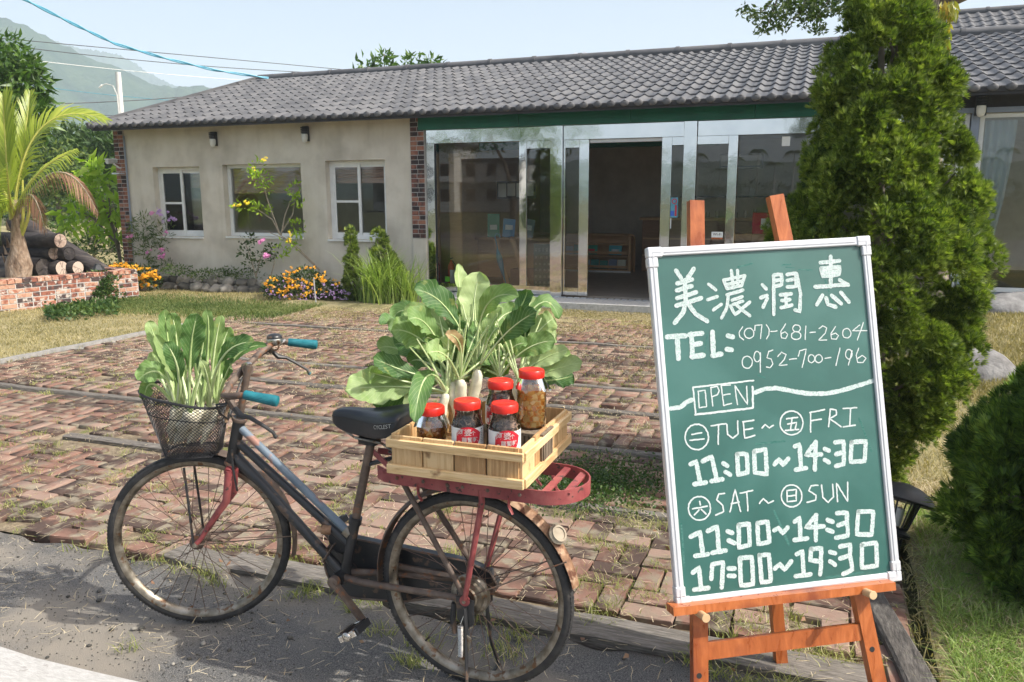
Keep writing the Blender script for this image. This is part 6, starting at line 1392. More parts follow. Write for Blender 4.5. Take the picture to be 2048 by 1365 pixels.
cL, cR = e_px(1409, 1302, OUT+.004), e_px(1727, 1262, OUT+.004); ebeam(cL, cR, .050, .020, 'cross_bar')
lL, lR = e_px(1340, 1219, .016), e_px(1779, 1168, .016)
MB().beam(ew(lL), ew(lR), .062, .024, up=tuple(e_u)).build('ledge', M['easel'], EA, False)
for (x_, y_) in ((1412, 1237), (1746, 1191)):
    c_ = e_px(x_, y_, .085); c0 = c_ - b_n*.11; MB().tube([ew(c0), ew(c_ - b_n*.006), ew(c_), ew(c_+b_n*.002)], [.0115, .0115, .013, .012], 16).build('peg', M['dowel'], EA)
# ------------------------------------------------------------------ foliage builders
def fan_shape(n=7, L=.045, w=.006, spread=1.5, lift=.35):
    V, Fc = [], []; r_ = random.Random(2)
    for i in range(n):
        a = -spread/2 + spread*i/(n-1); l = L*(1-.25*abs(a)/spread)*r_.uniform(.85, 1.1); d_ = np.array([math.sin(a), 0, math.cos(a)]); s_ = np.array([math.cos(a), 0, -math.sin(a)])
        y = r_.uniform(-.004, .004); b = len(V); V += [d_*.004 - s_*w*.4, d_*l*.55 - s_*w*.9 + [0, y+lift*.01, 0], d_*l + [0, y*2+lift*.02, 0], d_*l*.55 + s_*w*.9 + [0, y, 0]]; Fc += [(b, b+1, b+2), (b, b+2, b+3)]
    return np.array(V, float), np.array(Fc)
def leaf_shape(L=.06, w=.02, fold=.25, droop=.2):
    V = [(0, 0, 0), (-w/2, fold*w*.5, L*.45), (0, 0, L*.5), (w/2, fold*w*.5, L*.45), (0, -droop*L, L)]
    return np.array(V, float), np.array([(0, 1, 2), (0, 2, 3), (1, 4, 2), (2, 4, 3)])
def upright(d, bias):
    d = d + np.array(bias); return d/np.linalg.norm(d, axis=1, keepdims=True)
def scatter(name, mat, shape, P, D, parent=None, smin=.7, smax=1.3, kind=None, origin=None):
    n = len(P); sc = RNG.uniform(smin, smax, (n, 1)); v, f = shape
    V, Fc = tile_mesh(v, f, P - (0 if origin is None else np.asarray(origin)), basis(D), np.repeat(sc, 3, 1))
    o = link(name, np_mesh(name, V, Fc, M[mat]), parent)
    if kind: tag(o, kind=kind)
    return o
def conifer(loc, h, prof, n_tuft, per, label, mat, seed, lean=(0, 0), fan=None, trunk_r=.05, gap=None, tuftr=.10, inner=.25):
    """prof: [(height fraction, radius)] outline of the crown; tufts of flat sprays with hollows between"""
    g_ = np.random.default_rng(seed); e = empty('conifer', tuple(loc), 0, label, 'tree')
    t = MB(); pts = [(lean[0]*u*h, lean[1]*u*h, u*h*.92) for u in np.linspace(0, 1, 9)]; t.tube(pts, [trunk_r*(1-.85*u) for u in np.linspace(0, 1, 9)], 9); TR = t.build('trunk', M['bark'], e)
    hf = np.array([p[0] for p in prof]); rf_ = np.array([p[1] for p in prof])
    zz = []; w_ = np.interp(np.linspace(0, 1, 200), hf, rf_); w_ = np.maximum(w_, .02); cdf = np.cumsum(w_)/w_.sum(); u = np.interp(g_.uniform(0, 1, n_tuft), cdf, np.linspace(0, 1, 200))
    a = g_.uniform(0, 2*PI, n_tuft); R = np.interp(u, hf, rf_)*(1 + .10*np.sin(a*3+u*9+seed) + .07*np.sin(a*7-u*23) + g_.normal(0, .05, n_tuft)); R = np.where(g_.uniform(size=n_tuft) < inner, R*g_.uniform(.45, .9, n_tuft), R)
    C_ = np.stack([R*np.cos(a)+lean[0]*u*h, R*np.sin(a)+lean[1]*u*h, u*h], -1)
    if gap is not None:
        keep = np.array([not gap(c_) for c_ in C_]); C_, a, u, R = C_[keep], a[keep], u[keep], R[keep]
    m = len(C_); out = np.stack([np.cos(a), np.sin(a), np.full(m, .75)], -1); out /= np.linalg.norm(out, axis=1, keepdims=True)
    idx = np.repeat(np.arange(m), per); N_ = len(idx); rnd = g_.normal(size=(N_, 3)); rnd /= np.linalg.norm(rnd, axis=1, keepdims=True)
    tr_ = g_.uniform(.6, 1.35, m)*tuftr; hd = rnd + out[idx]*.9; hd /= np.linalg.norm(hd, axis=1, keepdims=True)
    P = C_[idx] + hd*(tr_[idx]*g_.uniform(.55, 1, N_))[:, None]*np.array([1, 1, 1.15]); D = hd*.7 + out[idx]*.3 + np.array([0, 0, .35]) + g_.normal(0, .22, (N_, 3))
    P[:, 2] = np.maximum(P[:, 2], .02)
    v, f = fan or fan_shape(); sc = g_.uniform(.65, 1.25, (N_, 1)); V, Fc = tile_mesh(v, f, P, basis(D), np.repeat(sc, 3, 1))
    link('crown', np_mesh('crown', V, Fc, M[mat]), e)
    for k in range(14):   # limbs
        i = g_.integers(m); q = C_[i]; MB().tube([(lean[0]*q[2], lean[1]*q[2], q[2]*.75), (q[0]*.5, q[1]*.5, q[2]*.9), tuple(q)], [.014, .009, .004], 5).build('limb', M['bark'], e)
    return e
MAINC = conifer(tuple(at(1772, 700, 4.2)*np.array([1, 1, 0])), 2.84, [(0, .08), (.08, .13), (.175, .30), (.27, .38), (.365, .44), (.455, .43), (.545, .36), (.63, .29), (.715, .25), (.80, .18), (.88, .09), (.95, .04), (1, .01)], 700, 72,
    'tall dense conifer standing behind the chalkboard', 'conif', 3, lean=(-.058, 0), fan=fan_shape(10, .036, .0023, 1.8), trunk_r=.055, tuftr=.085, inner=.34,
    gap=lambda c_: abs(c_[2]-1.02) < .10 and c_[0] > -.18 and c_[1] < .3 and math.sin(c_[0]*17) > -.6)
conifer((2.25, 2.94, 0), 1.22, [(0, .16), (.08, .30), (.22, .36), (.37, .36), (.52, .31), (.66, .22), (.8, .12), (1, .02)], 280, 88, 'deep green conifer bush at the right edge of the photo', 'conifb', 9, fan=fan_shape(10, .050, .0027, 1.2), tuftr=.095, trunk_r=.04, inner=.15)
# ------------------------------------------------------------------ broadleaf tree behind the conifer: trunk, boughs, hanging yellow leaves
bt = empty('shade_tree', tuple(gnd(1860, 760) * np.array([1, 1, 0])), 0, 'shade tree with a thick trunk behind the tall conifer, boughs crossing the top', 'tree')
O = np.array(bt.location)
def rel(P): return np.asarray(P) - O
Yt = float(O[1])
tk = [O, at(1860, 500, Yt), at(1845, 200, Yt), at(1836, 60, Yt), at(1845, -60, Yt)]
MB().tube([rel(p) for p in tk], [.17, .13, .115, .12, .10], 12).build('trunk', M['bark'], bt)
def bough(pts, rs, nm='limb'): return MB().tube([rel(p) for p in pts], rs, 9).build(nm, M['bark'], bt)
bough([at(1836, 50, Yt), at(1880, 5, Yt), at(1960, -25, Yt-.2)], [.09, .075, .05]); bough([at(1836, 60, Yt), at(1790, 0, Yt-.1), at(1700, -40, Yt-.5), at(1560, -20, Yt-1.)], [.08, .05, .03, .012])
bough([at(1845, -60, Yt), at(1800, -260, Yt), at(1650, -420, Yt-.8)], [.09, .07, .03]); bough([at(1845, -60, Yt), at(1950, -300, Yt+.3), at(2150, -420, Yt)], [.09, .07, .03])
P, D = [], []
g_ = np.random.default_rng(31)
def spray(cx, cy, rx, ry, Y, n, dY=.35):
    for _ in range(n):
        a = g_.uniform(0, 2*PI); r_ = math.sqrt(g_.uniform(0, 1)); P.append(rel(at(cx+rx*r_*math.cos(a), cy+ry*r_*math.sin(a), Y+g_.uniform(-dY, dY)))); d_ = g_.normal(size=3); d_[2] -= .3; D.append(d_)
Ys = Yt-1.0
for (cx, cy, rx, ry, n) in ((1500, 22, 28, 14, 80), (1530, 40, 34, 20, 170), (1560, 50, 24, 15, 100), (1520, 62, 16, 8, 36), (1580, 15, 55, 20, 330), (1625, 45, 30, 18, 150), (1640, 60, 14, 10, 30), (1660, 10, 50, 22, 330), (1610, 20, 60, 18, 240), (1700, 20, 35, 16, 150), (1640, -25, 130, 30, 700), (1560, -50, 110, 30, 400), (1740, 4, 30, 10, 90)): spray(cx, cy, rx, ry, Ys, n, .22)
for (cx, cy, rx, ry, n) in ((1960, -110, 130, 40, 400), (1700, -190, 260, 80, 1500), (2000, -280, 260, 110, 1300), (1880, -380, 300, 120, 1300)): spray(cx, cy, rx, ry, Yt-.3, n, .3)
P, D = np.array(P), np.array(D); scatter('crown', 'smallleaf', leaf_shape(.034, .015), P, D, bt, .7, 1.4)
for (a, b_, c_) in (((1560, -20), (1530, 20), (1498, 36)), ((1560, -20), (1545, 30), (1528, 66)), ((1620, -20), (1600, 25), (1580, 50)), ((1680, -20), (1640, 20), (1640, 66)), ((1700, -20), (1690, 10), (1672, 30))):
    MB().tube([rel(at(*a, Ys)), rel(at(*b_, Ys)), rel(at(*c_, Ys))], [.008, .005, .002], 5).build('twig', M['bark'], bt)
P, D = [], []
for (cx, cy, rx, ry, n) in ((1888, 30, 12, 30, 60), (1892, 70, 9, 26, 46), (1884, 100, 6, 20, 30), (1905, 15, 12, 16, 36)):
    for _ in range(n):
        a = g_.uniform(0, 2*PI); r_ = math.sqrt(g_.uniform()); P.append(rel(at(cx+rx*r_*math.cos(a), cy+ry*r_*math.sin(a), Yt-.6+g_.uniform(-.08, .08)))); D.append([g_.normal()*.3, g_.normal()*.3, -1])
scatter('hanging_leaves', 'hangleaf', leaf_shape(.075, .024), np.array(P), np.array(D), bt)
for x_ in (1868, 1872, 1862): MB().tube([rel(at(x_+8, -20, Yt-.5)), rel(at(x_, 30, Yt-.55)), rel(at(x_-6, 82, Yt-.5))], [.010, .007, .004], 5).build('vine_stem', M['bark'], bt)

# ------------------------------------------------------------------ generic leafy plants from ellipsoid clumps
def leafy(name, base, clumps, mat, shape, label, cat='tree', trunk=None, bias=(0, 0, .1), seed=1, group=None, shell=.55, extra=None, tmat='bark'):
    """clumps: (centre world, (rx,ry,rz), count); trunk: list of (points, radii)"""
    g_ = np.random.default_rng(seed); base = np.array(base, float); e = empty(name, tuple(base), 0, label, cat, group); P, D = [], []
    for c_, r_, n in clumps:
        d_ = g_.normal(size=(n, 3)); d_ /= np.linalg.norm(d_, axis=1, keepdims=True); rr_ = g_.uniform(shell**3, 1, (n, 1))**(1/3)
        lump = 1 + .18*np.sin(d_[:, :1]*7+seed)*np.cos(d_[:, 1:2]*6) + .12*np.sin(d_[:, 2:]*11+seed); P.append(np.asarray(c_) - base + d_*rr_*np.array(r_)*lump); D.append(d_*.7 + g_.normal(0, .5, (n, 3)) + np.array(bias))
    P = np.concatenate(P); D = np.concatenate(D); nm = 'crown' if trunk else 'foliage'
    ok = P[:, 2] > .0 - base[2]
    scatter(nm, mat, shape, P[ok], D[ok], e)
    for pts, rs in (trunk or []): MB().tube([np.asarray(p)-base for p in pts], rs, 7).build('trunk' if rs[0] > .03 else 'stem', M[tmat], e)
    return e
# mango tree, upper left
Y1 = 15.; cl = []
for (x_, y_, r_, n) in ((10, 130, .55, 420), (45, 165, .42, 330), (-30, 180, .6, 500), (60, 215, .35, 260), (20, 100, .3, 150), (35, 205, .5, 400), (-20, 240, .6, 400), (70, 250, .25, 120), (55, 130, .18, 70)): cl.append((at(x_, y_, Y1), (r_, r_, r_*.8), n))
leafy('mango_tree', gnd(0, 480)*[1, 1, 0], cl, 'mango', leaf_shape(.21, .055, .3, .3), 'tall leafy tree at the upper left corner above the palm', trunk=[([at(-25, 545, Y1), at(-10, 300, Y1), at(10, 200, Y1)], [.12, .09, .05]), ([at(-8, 290, Y1), at(-20, 200, Y1)], [.06, .03]), ([at(0, 240, Y1), at(50, 190, Y1)], [.05, .02])], bias=(0, 0, -.35), seed=4)
# trees beyond the lawn
ft = [(110, 340, 24, 1.3, 'round dark tree behind the palm, left of the house corner'), (165, 310, 26, 1.2, 'dark leafy tree behind the yellow-green sapling'), (215, 330, 23, 1.1, 'bushy green tree touching the left eave of the house'), (30, 330, 27, 1.6, 'broad tree in the distance behind the palm crown')]
for i, (x_, y_, Y, r_, lb) in enumerate(ft):
    c0 = at(x_, y_, Y); gg = np.array([c0[0], c0[1], 0]); cl = [(c0 + np.array([dx*r_, 0, dz*r_]), (r_*s_, r_*s_, r_*s_*.8), 420) for dx, dz, s_ in ((0, 0, .8), (-.6, -.1, .6), (.6, -.2, .6), (.1, -.7, .75), (-.3, .4, .45), (.4, .35, .4))]
    leafy('leafy_tree', gg, cl, 'farleaf', leaf_shape(.24, .08), lb, trunk=[([gg, c0-np.array([0, 0, r_*.4])], [.11, .06])], seed=20+i)
far = []
for i in range(26):
    x_ = -900 + i*52; Y = 60 + (i*37 % 30); c0 = at(x_, 372, Y); far.append((np.array([c0[0], c0[1], 1.8+(i*7 % 5)*.5]), (4.2, 3, 2.8+(i*3 % 4)*.5), 520))
tag(leafy('tree_line', (far[0][0][0], far[0][0][1], 0), far, 'farleaf', leaf_shape(.8, .35), 'distant line of trees at the foot of the hills', 'trees', seed=44), kind='stuff')
# yellow-green sapling with big leaves by the house corner
Y2 = 15.2; cl = []
for (x_, y_, r_, n) in ((190, 335, .16, 26), (170, 365, .22, 40), (205, 385, .25, 50), (160, 410, .2, 36), (225, 420, .2, 40), (195, 440, .22, 40), (150, 450, .15, 20), (235, 460, .14, 22), (180, 345, .15, 20), (215, 350, .16, 24), (130, 430, .14, 16), (210, 470, .14, 16)): cl.append((at(x_, y_, Y2), (r_, r_, r_), n))
leafy('sapling', gnd(243, 560)*[1, 1, 0], cl, 'yellowleaf', leaf_shape(.24, .085, .3, .45), 'sapling with big yellow-green leaves against the left brick corner', trunk=[([at(243, 545, Y2), at(235, 480, Y2), at(205, 400, Y2)], [.035, .03, .02]), ([at(235, 490, Y2), at(190, 440, Y2), at(160, 420, Y2)], [.025, .018, .01]), ([at(238, 500, Y2), at(230, 430, Y2)], [.02, .01]), ([at(243, 535, Y2), at(222, 440, Y2), at(215, 370, Y2)], [.022, .018, .01])], bias=(0, 0, -.5), seed=6, shell=.2)
MB_ = MB().tube([gnd(188, 520)*[1, 1, 0], at(190, 430, 17.6)], [.045, .035], 8); tag(MB_.build('pale_post', M['twig'], None), 'thin pale trunk standing left of the sapling', 'post')
cl = [(at(150, 478, 17), (1., .5, .42), 700), (at(190, 500, 16.8), (.7, .4, .3), 420), (at(110, 470, 18), (.8, .4, .4), 420)]
leafy('bush', gnd(160, 500)*[1, 1, 0], cl, 'shrub', leaf_shape(.09, .04), 'low yellow-green bush on the grass behind the log pile', 'bush', seed=8)
cl = [(at(x_, y_, 19), (.9, .6, .5), 420) for x_, y_ in ((110, 330), (60, 350), (150, 370), (100, 400))]
leafy('bush', gnd(100, 470)*[1, 1, 0], cl, 'shrub', leaf_shape(.12, .05), 'scrubby bush on the slope behind the palm', 'bush', seed=9)
# tree tips behind the roof ridge
for i, (x_, y_, w_, lb) in enumerate(((735, 132, 22, 'leftmost leafy treetop above the roof ridge'), (768, 112, 14, 'tallest treetop above the roof ridge'), (822, 122, 16, 'treetop above the ridge, right of the tallest'), (862, 124, 18, 'rightmost treetop above the roof ridge'))):
    Y = 21; c0 = at(x_, y_, Y); leafy('treetop', c0*[1, 1, 0], [(c0, (w_*Y/F, .25, w_*Y/F*.6), 34), (c0+np.array([0, 0, -.25]), (w_*Y/F*1.2, .3, .25), 30), (at(x_+4, y_+14, Y), (w_*Y/F*1.4, .3, .15), 34)], 'mango', leaf_shape(.2, .07), lb, trunk=[([c0*[1, 1, 0], c0+np.array([0, 0, .05])], [.05, .012])], seed=60+i, shell=.1)

# ------------------------------------------------------------------ brick planter, logs, palm
pA, pB = np.array([-6.98, 10.87]), np.array([-5.84, 12.52]); pd_ = (pB-pA)/np.linalg.norm(pB-pA); pn = np.array([-pd_[1], pd_[0]])
PL = empty('brick_planter', (pB[0], pB[1], 0), math.atan2(pd_[1], pd_[0]), 'raised brick planter wall at the left holding the palm and the logs', 'planter')
HP = .455; LW = 4.4
MB().box(-LW, -.005, -.05, .006, .2, HP-.06).build('wall_core', M['mortar'], PL, False); MB().box(-.2, .201, -.05, .006, 2.2, HP-.06).build('wall_core', M['mortar'], PL, False)
bh, bl_, gp = .054, .196, .0135; brm = [MB().box(-bl_/2, -.012, 0, bl_/2, .02, bh, .003).mesh('brick', M['wallbrick'], False), MB().box(-.046, -.012, 0, .046, .02, bh, .003).mesh('brick', M['wallbrick'], False)]
pr_ = random.Random(9)
for c_ in range(6):
    z = -.01 + c_*(bh+gp); x_ = 0.; i = 0
    while x_ > -LW:
        hd = (c_ % 2 == 1 and i == 0) or (i % 3 == 2 and c_ % 2 == 0) or (pr_.random() < .12); L_ = .092 if hd else bl_
        link('brick', brm[1 if hd else 0], PL, (x_-L_/2, .002+pr_.uniform(-.003, .003), z), (pr_.uniform(-.01, .01), 0, pr_.uniform(-.01, .01))); x_ -= L_+gp; i += 1
    y_ = .03
    while y_ < 2.1:
        link('brick', brm[0], PL, (-.002, y_+bl_/2, z), (0, 0, PI/2)); y_ += bl_+gp
cpm_ = MB().box(-.045, -.02, 0, .045, .19, .06, .004).mesh('brick', M['wallbrick'], False)
x_ = -.05
while x_ > -LW: link('brick', cpm_, PL, (x_, 0, HP-.062+pr_.uniform(-.003, .003))); x_ -= .099
y_ = .25
while y_ < 2.1: link('brick', cpm_, PL, (.012, y_, HP-.062), (0, 0, PI/2)); y_ += .099
so = MB().box(-LW, .195, -.05, -.2, 2.2, HP-.09); so.build('soil_fill', M['soil'], PL, False)
# logs
lr = random.Random(3)
logs = [(120.7, 482, 15, 'top log of the pile behind the brick planter'), (107.8, 507, 13.5, 'middle log with a broken pale end, left one of the second row'), (138, 508, 14, 'middle log with a grey cracked end, right one of the second row'), (88, 536, 20, 'thickest log of the bottom row, with a dark end'), (124, 537, 15.5, 'bottom log with a pale cracked end, next to the thickest one'), (156, 536, 14, 'rightmost log of the bottom row')]
YL = 12.55
for i, (x_, y_, r_, lb) in enumerate(logs):
    c0 = at(x_, y_, YL + .1*(i % 3)); R_ = r_*YL/F*1.02; d_ = np.array([-1, .42, .0]); d_ /= np.linalg.norm(d_); L_ = 3.2
    e = empty('log', tuple(c0), 0, lb, 'log', 'logs piled behind the planter')
    pr2 = [(.0, 0), (R_*.97, 0), (R_, .02)] + [(R_*lr.uniform(.95, 1.05), L_*k/8) for k in range(1, 9)] + [(0, L_)]
    MB().lathe(pr2[1:], (0, 0, 0), tuple(d_), 16).build('shaft', M['log'], e); q = MB().lathe([(0, -.004), (R_*.5, -.005), (R_*.9, -.002)], (0, 0, 0), tuple(d_), 16).build('cut_end', M['logend' if i in (1, 4, 5, 0) else 'log'], e)
    for k in range(5): a = lr.uniform(0, 2*PI); _, u_, v_ = frame_of(d_); o_ = u_*math.cos(a)+v_*math.sin(a); MB().beam(o_*.1*R_ - d_*.006, o_*R_*.8 - d_*.006, .003, .004, up=tuple(d_)).build('crack', M['black'], e, False)
e = empty('beam', tuple(at(30, 445, 13.6)), 0, 'dark charred beam leaning down behind the log pile', 'beam'); a_, b_ = at(20, 435, 13.6), at(205, 540, 12.9); L_ = np.linalg.norm(b_-a_)
MB().tube([(0, 0, 0), tuple((b_-a_)*.5+np.array([0, 0, .02])), tuple(b_-a_)], [.17, .16, .13], 9).build('shaft', M['log'], e)
st = empty('sloping_log', tuple(at(-40, 560, 12.3)), 0, 'dark log lying low at the left edge under the palm', 'log'); MB().tube([(0, 0, 0), tuple(at(60, 548, 12.4)-at(-40, 560, 12.3))], [.16, .15], 12).build('shaft', M['log'], st)
# cap lantern on the wall
c0 = at(197, 541, 12.35); ln_ = empty('planter_lantern', tuple(c0), 0, 'small dark pyramid cap lantern on the brick planter', 'lantern')
MB().lathe([(.10, 0), (.105, .01), (.045, .085), (.04, .10), (0, .10)], n=6).build('cap', M['lampblack'], ln_, False); MB().box(-.07, -.07, -.06, .07, .07, -.001).build('base', M['wallbrick'], ln_, False)
# vine over the wall
g_ = np.random.default_rng(12); P = []
for _ in range(1500):
    t = g_.uniform(); x_ = 195 + g_.normal()*17*(1+.5*t) ; y_ = 545 + t*75; Pp = at(x_, y_, 12.15 - .35*t); P.append(Pp)
for _ in range(1500):
    x_ = g_.uniform(95, 235); y_ = 628 + g_.normal()*6 - (x_-160)*.11 + 2; q = gnd(x_, min(max(y_, 600), 645)); q[2] = .04+g_.uniform(0, .09); P.append(q)
P = np.array(P); base_ = gnd(190, 625); ve = empty('creeping_vine', tuple(base_), 0, 'dark creeper hanging over the brick planter and spreading on the lawn', 'vine')
scatter('foliage', 'vine', leaf_shape(.06, .03), P, g_.normal(size=P.shape)+np.array([.3, -.5, .3]), ve, origin=base_)
for k in range(5): MB().tube([at(190+k*5, 548, 12.2)-base_, at(186+k*6, 590, 12.0)-base_, gnd(180+k*8, 622)-base_], .006, 5).build('stem', M['twig'], ve)
# coconut palm
Yp = 12.3; pb = at(37, 556, Yp); pm = empty('young_palm', tuple(pb), 0, 'young coconut palm with yellowing fronds growing from the brick planter', 'palm tree')
tr_ = MB().tube([np.zeros(3), at(38, 530, Yp)-pb, at(38, 500, Yp)-pb, at(33, 455, Yp)-pb, at(28, 400, Yp)-pb], [.17, .19, .12, .07, .05], 14); tr_.build('trunk', M['palmtrunk'], pm)
for k in range(16):
    a = k*2.4; z = .05+k*.045; r_ = .19-.006*k; MB().add([(r_*math.cos(a-.35), r_*math.sin(a-.35), z), (r_*math.cos(a+.35), r_*math.sin(a+.35), z), (1.18*r_*math.cos(a), 1.18*r_*math.sin(a), z+.16)], [(0, 1, 2)]).build('fibre_flap', M['palmtrunk'], pm)
def frond(P3, nleaf, ll, mat, wid=.022, ang=.9, droop=.25, seed=0, rmat='rachis', fold=.5, side=None):
    g2 = np.random.default_rng(seed); pts = [bez(P3, t)[0]-pb for t in np.linspace(0, 1, 16)]
    fr_ = MB(); R = MB().tube(pts, [.028*(1-.9*t) for t in np.linspace(0, 1, 16)], 6).build('frond', M[rmat], pm)
    V, Fc = [], []
    for i in range(nleaf):
        t = .16 + .84*i/(nleaf-1); c_, d_ = bez(P3, t); c_ = c_-pb; d_ = d_/np.linalg.norm(d_); s_ = np.cross(d_, [0, -.6, .8]); s_ /= np.linalg.norm(s_); up = np.cross(s_, d_)
        for sg in (-1, 1):
            l = ll*(math.sin(PI*min(.97, .25+.72*t)))**.7*g2.uniform(.85, 1.1); a = ang*(1-.35*t)+g2.normal()*.06; dl = d_*math.cos(a) + s_*sg*math.sin(a)*(1-fold*.3) + up*fold*.35; dl /= np.linalg.norm(dl); n_ = np.cross(dl, d_); n_ /= np.linalg.norm(n_)+1e-9
            wv = np.cross(dl, n_); w = wid*g2.uniform(.8, 1.2); b = len(V); dr = np.array([0, 0, -1])*droop*l
            V += [c_-wv*w*.3, c_+wv*w*.3, c_+dl*l*.5-wv*w*.6+dr*.25+n_*w*.2, c_+dl*l*.5+wv*w*.6+dr*.25-n_*w*.2, c_+dl*l+dr]; Fc += [(b, b+1, b+3), (b, b+3, b+2), (b+2, b+3, b+4)]
    link('leaflets', np_mesh('leaflets', np.array(V), np.array(Fc), M[mat]), R)
Q = lambda x, y, dY=0: at(x, y, Yp+dY)
frond([Q(28, 440), Q(80, 260, .1), Q(208, 238, .3)], 46, .62, 'palm', seed=1, droop=.35, ang=.75)
frond([Q(22, 440), Q(12, 300, -.1), Q(6, 195, .0)], 44, .75, 'palm', seed=2, droop=.1, ang=.55, wid=.03)
frond([Q(24, 440), Q(-40, 300, .1), Q(-160, 250, .2)], 40, .7, 'palm', seed=3, droop=.3)
frond([Q(24, 440), Q(46, 300, .2), Q(60, 188, .5)], 40, .6, 'palm', seed=4, droop=.15, ang=.5)
frond([Q(28, 430), Q(20, 400, -.5), Q(14, 330, -1.)], 34, .5, 'palm', seed=5, droop=.5, ang=1.1)
frond([Q(28, 430), Q(75, 350, -.3), Q(150, 300, -.3)], 34, .45, 'palm', seed=6, droop=.7)
frond([Q(26, 430), Q(-20, 380, -.4), Q(-60, 420, -.7)], 30, .5, 'palm', seed=7, droop=.8)
frond([Q(30, 440), Q(115, 345, -.1), Q(195, 425, -.1)], 42, .27, 'deadpalm', seed=8, droop=1.1, rmat='twig', wid=.016)
frond([Q(30, 440), Q(60, 390, -.3), Q(90, 460, -.3)], 26, .25, 'deadpalm', seed=10, droop=1.2, rmat='twig', wid=.014)
frond([Q(28, 445), Q(4, 400, -.3), Q(-10, 470, -.3)], 26, .4, 'palm', seed=11, droop=.9)
for (x_, y_) in ((62, 400), (45, 360)): MB().tube([Q(36, 490)-pb, Q((36+x_)//2+6, 440)-pb, Q(x_, y_)-pb], [.035, .025, .014], 7).build('stalk', M['rachis'], pm)

# ------------------------------------------------------------------ river stones round the bed
sr = random.Random(15); k = 0
for row in range(2):
    s = -14.95
    while s < -11.75:
        w = sr.choice((.06, .08, .1, .13, .16))*sr.uniform(.8, 1.1); n = -.42 - (s+14.9)*.02 + .10*row; z = .05 + .11*row
        if row == 1: w *= .9
        b_ = MB().ball((0, 0, 0), w, w*sr.uniform(.7, 1), w*sr.uniform(.6, .85), 12, 8); b_.v = [tuple(np.array(p)*(1+.16*math.sin(p[0]*30+s*3)*math.cos(p[1]*27+p[2]*31))) for p in b_.v]
        o = b_.build('river_stone', M['stone'], None, True, tuple(site(s+w, n, z)), (sr.uniform(-.3, .3), sr.uniform(-.3, .3), sr.uniform(0, 6))); tag(o, 'rounded river stones edging the flower bed under the windows', 'stone', 'river stones along the flower bed'); s += 1.75*w
for (x_, y_, w, lb) in ((318, 572, .24, 'flat brown boulder at the left end of the stone edging'), (288, 576, .2, 'low dark stone beside the orange flowers'), (470, 562, .13, 'pale round stone on top of the stone edging, near the middle window')):
    q = gnd(x_, y_+6); b_ = MB().ball((0, 0, 0), w, w*.7, w*.45, 14, 9); b_.v = [tuple(np.array(p)*(1+.12*math.sin(p[0]*20+x_)*math.cos(p[1]*17+p[2]*21))) for p in b_.v]; tag(b_.build('river_stone', M['stone'], None, True, (q[0], q[1], w*.3 + (.12 if x_ == 470 else 0)), (.1, .3, .4)), lb, 'stone')
for (x_, y_, w, hh_, lb) in ((1965, 790, .30, .24, 'smooth grey boulder on the dry grass right of the tall conifer'), (2040, 668, .55, .30, 'dark boulder under the right window'), (1790, 720, .35, .2, 'pale grey boulder half hidden behind the conifer')):
    q = gnd(x_, y_); b_ = MB().ball((0, 0, 0), w, w*.75, hh_, 20, 12); b_.v = [tuple(np.array(p)*(1+.07*math.sin(p[0]*9+x_)*math.cos(p[1]*8+p[2]*9)+.03*math.sin(p[0]*27+p[2]*22))) for p in b_.v]; tag(b_.build('boulder', M['boulder'], None, True, (q[0], q[1]+w*.3, hh_*.45), (.05, .1, -.3)), lb, 'boulder')
# ------------------------------------------------------------------ flowering plants along the wall
def flowers(P, mat, r=.02, parent=None, origin=(0, 0, 0), name='flower', n=5, kind=None):
    V, Fc = [], []
    for k_ in range(n): a = 2*PI*k_/n; b = len(V); V += [(0, 0, 0), (r*.9*math.cos(a-.5), r*.9*math.sin(a-.5), r*.3), (r*1.1*math.cos(a), r*1.1*math.sin(a), r*.15), (r*.9*math.cos(a+.5), r*.9*math.sin(a+.5), r*.3)]; Fc += [(b, b+1, b+2), (b, b+2, b+3)]
    D = RNG.normal(size=P.shape)*.5 + np.array([0, -.7, .8]); return scatter(name, mat, (np.array(V, float), np.array(Fc)), P, D, parent, .8, 1.3, origin=origin, kind=kind)
def bedplant(name, px, py, blobs, mat, shape, label, seed, Y, fl=(), stems=()):
    base = np.array([*at(px, py, Y)[:2], 0.]); e = leafy(name, base, [(at(x_, y_, Y+dy), (rx*Y/F, .3 if rx > 20 else rx*Y/F, ry*Y/F), n) for x_, y_, dy, rx, ry, n in blobs], mat, shape, label, 'plant', seed=seed); g2 = np.random.default_rng(seed)
    for fm, n, r_, bl2 in fl:
        PP = []
        for _ in range(n):
            x_, y_, rx, ry = bl2[g2.integers(len(bl2))]; a = g2.uniform(0, 2*PI); q = g2.uniform(.2, 1)**.5; PP.append(at(x_+rx*q*math.cos(a), y_+ry*q*math.sin(a), Y-.32+g2.uniform(-.06, .06)))
        for cc_ in PP[:60]:
            pass
        PP = np.array(PP); cl_ = (PP[:, None, :] + g2.normal(0, r_*.38, (len(PP), 5, 3))).reshape(-1, 3); flowers(cl_, fm, r_*.45, e, base, 'flower_heads', kind='stuff')
    for pts in stems: MB().tube([at(x_, y_, Y)-base for x_, y_ in pts], [.012, .009, .004][:len(pts)] if len(pts) <= 3 else .008, 5).build('stem', M['twig'], e)
    return e
YA = 14.3
